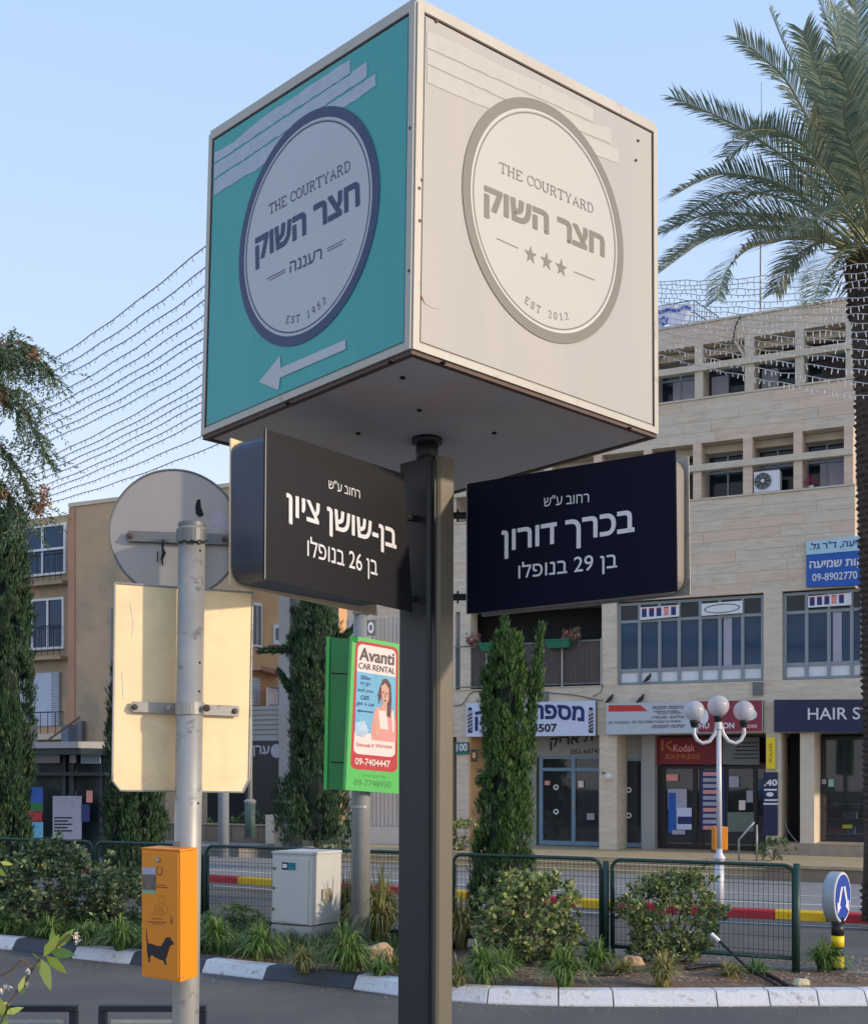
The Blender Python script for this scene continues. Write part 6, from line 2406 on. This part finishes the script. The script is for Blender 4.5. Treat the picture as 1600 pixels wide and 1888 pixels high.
def cypress(g, H, R, seed, m, lab, n=2300, k=6, L=.16, prof=None, forks=(), trunk=.07, plumes=90):
    rg = random.Random(seed)
    t = thing('cypress_tree', lab, 'tree', g)
    MB().tube([g, g + V((0, 0, H * .35)), g + V((0, 0, H * .8))], [trunk, trunk * .7, trunk * .2], 8).build('trunk', M_bark, t, smooth=True)
    prof = prof or (lambda h: (min(1, h * 6 + .45)) * (1 - h ** 2.6) ** .7)
    core, mb = MB(), MB()
    n1, n2 = 22, 14
    for i in range(n1 + 1):
        h = i / n1
        for j in range(n2):
            a = 2 * math.pi * j / n2
            d = V((math.cos(a), math.sin(a), 0))
            r = R * prof(h) * .55 * (1 + .3 * noise.noise(V((d.x * 1.3, d.y * 1.3, h * H * 1.6 + seed))))
            core.v.append(g + V((0, 0, H * (.03 + .93 * h))) + d * r)
    for i in range(n1):
        for j in range(n2):
            core.f.append((i * n2 + j, i * n2 + (j + 1) % n2, (i + 1) * n2 + (j + 1) % n2, (i + 1) * n2 + j))
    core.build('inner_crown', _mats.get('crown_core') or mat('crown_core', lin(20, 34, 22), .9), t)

    def spray(c, up_, out_):
        for q in range(k):
            v = (up_ * rg.uniform(.7, 1.3) + out_ * rg.uniform(-.1, .55) + rvec(rg) * .28).normalized()
            s = v.cross(out_ + rvec(rg) * .8).normalized()
            LL = L * rg.uniform(.5, 1.15)
            leaf(mb, c + rvec(rg) * L * .3, v, s, LL, LL * .085)
    npl = plumes
    for q in range(npl):
        h0 = -.04 + 1.0 * (q + rg.random()) / npl
        a = rg.uniform(0, 2 * math.pi)
        d = V((math.cos(a), math.sin(a), 0))
        hl = rg.uniform(.09, .2)
        for i in range(n // npl):
            u = rg.random() ** .8
            h = min(max(h0 + hl * u, .01), .995)
            f = 1 + .25 * noise.noise(V((d.x * 1.6, d.y * 1.6, h * H * 2.2 + seed)))
            rc = R * prof(h) * (.60 + .2 * math.sin(u * 3)) * f
            pr = R * (.16 + .26 * math.sin(math.pi * min(1, u * .9 + .15))) * (.5 + .5 * prof(h)) * (1.15 - u * .8)
            o_ = rvec(rg)
            if o_.dot(d) < -.2:
                o_ = -o_
            c = g + V((0, 0, H * h)) + d * rc + V((o_.x, o_.y, o_.z * 1.3)) * pr * rg.uniform(.75, 1.05)
            spray(c, (V((0, 0, 1)) + d * .12).normalized(), (d + o_).normalized())
    for (a, b, r0) in forks:
        for i in range(int((b - a).length / L * 34)):
            u = rg.random()
            c = a.lerp(b, u) + rvec(rg) * r0 * (1.1 - u * .9) * rg.uniform(.4, 1)
            spray(c, (b - a).normalized(), rvec(rg))
    mb.build('foliage', m, t)
    return t


Yt = 14.1
g = P(932, 1744, Yt)
g.z = .12
fk = [(P(968, 1420, Yt), P(982, 1290, Yt), .13), (P(982, 1300, Yt), P(998, 1158, Yt), .12), (P(950, 1320, Yt), P(958, 1178, Yt), .10), (P(905, 1425, Yt), P(888, 1440, Yt), .14)]
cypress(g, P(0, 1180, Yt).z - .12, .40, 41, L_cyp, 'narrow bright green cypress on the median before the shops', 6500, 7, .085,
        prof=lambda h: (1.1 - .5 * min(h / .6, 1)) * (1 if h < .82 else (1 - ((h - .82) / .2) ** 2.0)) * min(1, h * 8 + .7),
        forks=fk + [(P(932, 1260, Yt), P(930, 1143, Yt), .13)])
g = P(583, 1562, 30)
cypress(g, P(0, 1112, 30).z - g.z, .93, 42, L_cypd, 'dark cypress beyond the road behind the utility cabinet', 5200, 7, .17,
        prof=lambda h: (1.0 if h < .22 else .60 if h > .3 else .60 + .40 * (.3 - h) / .08) * min(1, h * 9 + .6) * (1 if h < .85 else (1 - ((h - .85) / .2) ** 2)),
        forks=[(P(545, 1195, 30), P(483, 1200, 30), .12), (P(545, 1280, 30), P(515, 1240, 30), .14), (P(560, 1180, 30), P(541, 1128, 30), .14), (P(625, 1180, 30), P(658, 1155, 30), .1)])
g = P(8, 1690, 21)
g.z = gz(vof(g))
cypress(g, P(0, 948, 21).z - g.z, .52, 43, L_cypd, 'tall dark cypress cut off by the left edge of the photo', 6500, 7, .13, prof=lambda h: min(1, h * 8 + .5) * (1 - .45 * h ** 2.2))
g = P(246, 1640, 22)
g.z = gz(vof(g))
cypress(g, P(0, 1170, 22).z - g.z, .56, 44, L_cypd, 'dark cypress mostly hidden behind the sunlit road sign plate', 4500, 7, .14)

# palm
PYp = 18.0
gp = P(1632, 1712, PYp)
gp.z = gz(vof(gp)) + .14
palm = thing('palm_tree', 'tall date palm with feathery fronds at the right edge', 'tree', gp)
top = P(1602, 470, PYp)
MB().tube([gp, P(1628, 1500, PYp), P(1621, 1100, PYp), P(1611, 700, PYp), top], [.34, .26, .25, .27, .33], 16).build('trunk', M_palmbark, palm, smooth=True)
rg = random.Random(77)
mb = MB()
axis = [gp, P(1628, 1500, PYp), P(1621, 1100, PYp), P(1611, 700, PYp), top]
rows = 104
for i in range(rows):
    u = i / rows
    c = path_at(axis, u)
    rr_ = .26 + (.06 if u > .9 else 0) + (.06 if u < .05 else 0)
    for k in range(11):
        a = 2 * math.pi * (k + (i % 2) * .5) / 11 + i * .13 + rg.uniform(-.05, .05)
        d = V((math.cos(a), math.sin(a), 0))
        s = V((-d.y, d.x, 0))
        p = c + d * rr_ * .93
        w = .065
        L_ = rg.uniform(.045, .075)
        n = len(mb.v)
        mb.v += [p - s * w, p + s * w, p + d * L_ + V((0, 0, .055)) + s * w * .5, p + d * L_ + V((0, 0, .055)) - s * w * .5, p + V((0, 0, .10))]
        mb.f += [(n, n + 1, n + 2, n + 3), (n + 3, n + 2, n + 4), (n, n + 3, n + 4), (n + 1, n + 4, n + 2)]
mb.build('leaf_bases', M_palmbark, palm, kind='stuff')


def catmull(pts, m=8):
    q = []
    for i in range(len(pts) - 1):
        p0, p1, p2, p3 = pts[max(i - 1, 0)], pts[i], pts[i + 1], pts[min(i + 2, len(pts) - 1)]
        for k in range(m):
            t_ = k / m
            q.append(.5 * ((2 * p1) + (p2 - p0) * t_ + (2 * p0 - 5 * p1 + 4 * p2 - p3) * t_ ** 2 + (3 * p1 - p0 - 3 * p2 + p3) * t_ ** 3))
    q.append(pts[-1])
    return q


def frond(pts, m, LL=.5, seed=0, n=64, up=.55):
    rg = random.Random(seed)
    q = catmull(pts, 8)
    mb = MB()
    mb.tube(q, [.026 * (1 - .85 * i / (len(q) - 1)) for i in range(len(q))], 5, False)
    rach = mb.build('frond', _mats.get('rachis') or mat('rachis', lin(132, 134, 96), .6), palm)
    lf = MB()
    for i in range(n):
        u = .16 + .84 * (i / n)
        p = path_at(q, u)
        d = (path_at(q, min(u + .02, 1)) - path_at(q, max(u - .02, 0))).normalized()
        sd_ = d.cross(V((0, 0, 1)))
        if sd_.length < .2:
            sd_ = V((1, 0, 0))
        sd_.normalize()
        nn = sd_.cross(d).normalized()
        prof_ = min(1, (u - .1) * 5) * (1 - .55 * u ** 2)
        for sg in (-1, 1):
            ll = LL * prof_ * rg.uniform(.8, 1.1)
            v = (sd_ * sg * rg.uniform(.75, 1.0) + d * (.55 + .5 * u) + nn * up * rg.uniform(.2, 1.1)).normalized()
            s = v.cross(nn).normalized()
            w = .0115
            m1 = p + v * ll * .55
            e = m1 + (v + V((0, 0, -.28))).normalized() * ll * .45
            k = len(lf.v)
            lf.v += [p - s * w * .6, p + s * w * .6, m1 + s * w, m1 - s * w, e]
            lf.f += [(k, k + 1, k + 2, k + 3), (k + 3, k + 2, k + 4)]
    lf.build('leaflets', m, rach)


FR = [
    ([(1590, 450), (1520, 352), (1440, 285), (1345, 225), (1243, 180)], -.6),
    ([(1590, 455), (1530, 400), (1450, 345), (1370, 322), (1310, 325), (1238, 362)], -.9),
    ([(1590, 462), (1480, 412), (1380, 394), (1300, 396), (1210, 432)], .4),
    ([(1590, 468), (1500, 430), (1400, 420), (1310, 437), (1212, 505)], -.4),
    ([(1590, 472), (1500, 440), (1400, 450), (1345, 490), (1322, 552)], -1.0),
    ([(1600, 430), (1560, 350), (1500, 240), (1450, 150), (1405, 105), (1358, 68)], -.5),
    ([(1600, 420), (1570, 330), (1520, 228), (1475, 140), (1445, 80), (1418, 14)], .6),
    ([(1600, 420), (1570, 320), (1530, 200), (1500, 110), (1480, 55)], -1.2),
    ([(1602, 410), (1585, 300), (1562, 150), (1545, 50), (1518, -40)], .3),
    ([(1604, 410), (1598, 250), (1582, 100), (1575, -60)], -.6),
    ([(1606, 410), (1615, 250), (1625, 100), (1660, -60)], .2),
    ([(1606, 412), (1640, 260), (1690, 130), (1760, 40)], -.8),
    ([(1610, 420), (1680, 300), (1780, 210), (1900, 190)], .4),
    ([(1612, 440), (1720, 370), (1840, 340), (1960, 380)], -.6),
    ([(1612, 455), (1710, 420), (1830, 430), (1930, 520)], .8),
    ([(1590, 470), (1530, 445), (1470, 470), (1430, 540)], 1.6),
    ([(1598, 475), (1560, 460), (1520, 500), (1500, 560)], -1.6),
    ([(1612, 475), (1660, 450), (1720, 500), (1750, 580)], -1.2),
    ([(1600, 440), (1540, 330), (1470, 260), (1400, 250), (1340, 290)], 1.9),
    ([(1602, 430), (1560, 280), (1530, 190), (1470, 130), (1420, 140)], 2.2),
    ([(1604, 430), (1600, 290), (1570, 180), (1540, 120), (1500, 130)], -2.2),
    ([(1606, 430), (1630, 280), (1600, 160), (1560, 60), (1540, 10)], 1.5),
    ([(1604, 430), (1590, 330), (1560, 240), (1555, 190)], -2.6),
    ([(1600, 450), (1560, 400), (1520, 390), (1470, 430)], -2.6),
    ([(1600, 460), (1550, 430), (1500, 450), (1450, 500)], 2.4),
    ([(1598, 440), (1540, 380), (1440, 350), (1360, 370), (1290, 420)], 2.0),
]
FR += [([(x + 8 * k * (1 if j % 2 else -1) / 4, y + 10 + 7 * k * (1 if j % 3 else -1)) for k, (x, y) in enumerate(f[0])], f[1] * -1.3 + .5) for j, f in enumerate(FR) if j in (1, 3, 7, 8, 12, 18)]
for i, (px_, dep) in enumerate(FR):
    n = len(px_)
    pts = [P(x, y, PYp + dep * (k / (n - 1))) for k, (x, y) in enumerate(px_)]
    L_len = sum((b - a).length for a, b in zip(pts, pts[1:]))
    frond(pts, L_palm, .66, 200 + i, int(40 + 25 * L_len), .5)
mb = MB()
pts = [P(1530, 250, 17.7), P(1515, 215, 17.6), P(1500, 225, 17.6), P(1488, 262, 17.7)]
rg = random.Random(9)
for i in range(160):
    a = P(rg.uniform(1512, 1534), rg.uniform(208, 262), 17.6)
    v = (V((-.6, 0, rg.uniform(-.9, 1.0))) + rvec(rg) * .4).normalized()
    leaf(mb, a, v, v.cross(V((0, 1, 0))).normalized(), rg.uniform(.2, .42), .012)
mb.build('dry_frond', L_palmd, palm)
mb = MB()
for i in range(320):
    a = top + V((rg.uniform(-.4, .35), rg.uniform(-.3, .3), rg.uniform(-.35, .15)))
    v = (V((rg.uniform(-1, 1), rg.uniform(-1, 1), rg.uniform(-1.1, .6)))).normalized()
    leaf(mb, a, v, v.cross(rvec(rg)).normalized(), rg.uniform(.25, .6), .016)
mb.build('crown_heart', leafmat('heart_leaf', [lin(84, 92, 56), lin(120, 116, 66), lin(104, 84, 60)], .6, .2), palm)

# feathery tree at the upper left
YF = 12.0
gt = P(-330, 1700, YF)
gt.z = .1
fe = thing('feathery_tree', 'feathery tree with drooping twigs and brown pods at upper left', 'tree', gt)
rg = random.Random(51)
MB().tube([gt, P(-320, 1100, YF), P(-260, 800, YF)], [.2, .15, .1], 10).build('trunk', M_bark, fe, smooth=True)
brs = [[(-260, 800), (-150, 700), (-40, 680), (10, 705), (60, 760), (96, 830)], [(-260, 800), (-120, 660), (-40, 620), (15, 650), (60, 645), (108, 682)],
       [(10, 705), (22, 655), (30, 625), (45, 605)], [(30, 640), (48, 628), (62, 632), (80, 640)], [(-260, 800), (-140, 780), (-30, 790), (40, 850), (80, 930)], [(-40, 680), (20, 720), (60, 720), (92, 760)],
       [(-260, 820), (-120, 830), (-30, 850), (20, 900), (50, 950)], [(-40, 640), (-10, 622), (15, 640), (25, 665)]]
fol, pod = MB(), MB()
for b in brs:
    pts = catmull([P(x - 16 if x > -200 else x, y, YF + rg.uniform(-.4, .4)) for x, y in b], 6)
    MB().tube(pts, [.03 * (1 - .8 * i / len(pts)) * (1 if len(b) > 4 else .5) for i in range(len(pts))], 6).build('branch', M_bark, fe, smooth=True)
    for i, p in enumerate(pts[len(pts) // 3:]):
        dens = 6 if len(b) > 4 else 2
        for k in range(dens):
            # drooping twig with leaflets
            d = (V((rg.uniform(-.5, .9), rg.uniform(-.6, .6), rg.uniform(-1.2, -.05)))).normalized()
            tl_ = rg.uniform(.12, .42)
            for j in range(16):
                q = p + d * tl_ * j / 15 + V((0, 0, -.05 * (j / 15) ** 2))
                for sg in (-1, 1):
                    v = (d * .7 + rvec(rg) * .6).normalized()
                    leaf(fol, q, v, v.cross(rvec(rg)).normalized(), rg.uniform(.03, .06), .007)
for (x, y) in ((8, 640), (50, 648), (60, 655), (5, 730), (15, 745), (80, 905), (82, 925), (5, 910), (70, 940), (0, 735)):
    c = P(x, y, YF + rg.uniform(-.2, .2))
    for i in range(90):
        v = rvec(rg)
        leaf(pod, c + rvec(rg) * .05, v, v.cross(rvec(rg)).normalized(), rg.uniform(.02, .05), .009)
fol.build('foliage', L_aca, fe)
pod.build('seed_pods', L_pods, fe)

# near flowering sprig, bottom left
YS = 2.9
sp = thing('flowering_shrub', 'flowering shrub sprig with pale blossoms at the bottom left corner', 'plant', V((P(-60, 2200, YS).x, YS, .12)))
rg = random.Random(61)
st = [[(-60, 2000), (-20, 1900), (20, 1845), (50, 1805), (70, 1772), (100, 1750), (128, 1722)], [(-40, 1950), (5, 1880), (14, 1855)], [(60, 1790), (40, 1772), (20, 1790), (0, 1800)], [(50, 1805), (40, 1820), (30, 1830)], [(-60, 2000), (-64, 2600)]]
for b in st:
    MB().tube(catmull([P(x, y, YS) for x, y in b], 5), .0028, 5).build('stem', M_bark, sp)
lv = [((100, 1750), (138, 1712)), ((98, 1752), (96, 1712)), ((80, 1765), (110, 1722)), ((84, 1762), (124, 1796)), ((76, 1768), (94, 1828)), ((75, 1770), (60, 1760)), ((70, 1780), (90, 1800)), ((40, 1812), (42, 1836)), ((34, 1830), (46, 1800)), ((8, 1870), (44, 1858)), ((5, 1875), (-5, 1835)), ((6, 1872), (14, 1895)), ((92, 1755), (140, 1762)), ((60, 1785), (92, 1776)), ((20, 1850), (-12, 1862)), ((16, 1855), (24, 1880)), ((0, 1890), (-20, 1850)), ((0, 1660 - 70), (24, 1595)), ((-10, 1600), (12, 1615))]
mb = MB()
for a, b in lv:
    pa_, pb2 = P(*a, YS + rg.uniform(-.03, .03)), P(*b, YS + rg.uniform(-.06, .06))
    v = pb2 - pa_
    s = v.normalized().cross(V((rg.uniform(-.4, .4), 1, rg.uniform(-.4, .4)))).normalized()
    w = v.length * .17
    n = len(mb.v)
    mb.v += [pa_, pa_ + v * .35 + s * w, pa_ + v * .7 + s * w * .7, pb2, pa_ + v * .7 - s * w * .7, pa_ + v * .35 - s * w]
    mb.f.append(tuple(range(n, n + 6)))
mb.build('leaves', L_near, sp)
mb = MB()
for (x, y) in ((55, 1790), (48, 1812), (112, 1752), (118, 1760), (137, 1727), (142, 1735), (4, 1824), (14, 1821)):
    for k in range(6):
        c = P(x + rg.uniform(-3, 3), y + rg.uniform(-3, 3), YS)
        v = rvec(rg)
        leaf(mb, c, v, v.cross(rvec(rg)).normalized(), .014, .005)
mb.build('blossoms', mat('pale_blossom', lin(226, 206, 196), .6), sp)

# ------------------------------------------------------------------ festoon strings
rg = random.Random(71)
yr = [446, 486, 520, 545, 572, 598, 614, 640, 657, 681, 700, 716, 732, 750, 765, 783, 812]
yl = [668, 690, 708, 735, 752, 768, 784, 798, 812, 842, 853, 866, 878, 892, 903, 913, 926]
M_str = mat('string_wire', lin(150, 154, 168), .6)
M_bulb = mat('string_bulb', lin(196, 200, 212), .4)
for i, (a, b) in enumerate(zip(yr, yl)):
    Ya, Yb_ = 13 + .35 * i, 17 + .5 * i
    p0, p1 = P(378 + (24 if i > 14 else 0), a, Ya), P(92, b, Yb_)
    p0 = p0 + (p0 - p1) * .55
    p1 = p1 + (p1 - P(378, a, Ya)) * .3
    pts = []
    for k in range(25):
        u = k / 24
        p = p0.lerp(p1, u)
        p.z -= .2 * 4 * u * (1 - u) - .12
        p.z += .008 * math.sin(k * 1.7 + i)
        pts.append(p)
    t = thing('light_string', 'topmost fairy light string in the sky left of the cube sign' if i == 0 else 'lowest fairy light string, ending under the cube sign above the round sign disc' if i == 16 else 'one of the parallel middle fairy light strings in the sky left of the cube sign', 'string lights', pts[12], 'fairy light strings left of the cube sign')
    MB().tube(pts, .009, 4, False).build('wire', M_str, t)
    mb = MB()
    for k in range(70):
        u = (k + rg.random() * .5) / 70
        p = path_at(pts, u)
        d = V((rg.uniform(-.03, .03), rg.uniform(-.03, .03), -rg.uniform(.03, .06)))
        mb.tube([p, p + d], .006, 4)
    mb.build('bulbs', M_str, t, kind='stuff')
M_strw = mat('string_wire_pale', lin(206, 206, 206), .5)
ys = [492, 500, 508, 516, 525, 534, 543, 552, 561, 570, 580, 591, 604, 620, 636]
for i, y in enumerate(ys):
    Yk = 15.5 + .25 * (i % 4)
    p0 = P(1195, y + (14 - i * .9) - 4, Yk + 3)
    p1 = P(1640, y - 14 + i * 8, Yk)
    p0 = p0 + (p0 - p1) * .4
    pts = []
    for k in range(25):
        u = k / 24
        p = p0.lerp(p1, u)
        p.z -= .16 * 4 * u * (1 - u)
        p.z += .015 * math.sin(k * 2.1 + i * 2)
        pts.append(p)
    t = thing('light_string', 'topmost pale fairy light string crossing the palm just under its crown' if i == 0 else 'lowest pale fairy light string slanting down over the upper office windows' if i == len(ys) - 1 else 'one of the middle pale fairy light strings stretched across the palm trunk', 'string lights', pts[12], 'pale fairy light strings across the palm')
    MB().tube(pts, .006, 4, False).build('wire', M_strw, t)
    mb = MB()
    for k in range(60):
        u = (k + rg.random() * .5) / 60
        p = path_at(pts, u)
        d = V((rg.uniform(-.02, .02), rg.uniform(-.02, .02), -rg.uniform(.03, .09)))
        mb.tube([p, p + d], .007, 4)
    mb.build('bulbs', M_strw, t, kind='stuff')
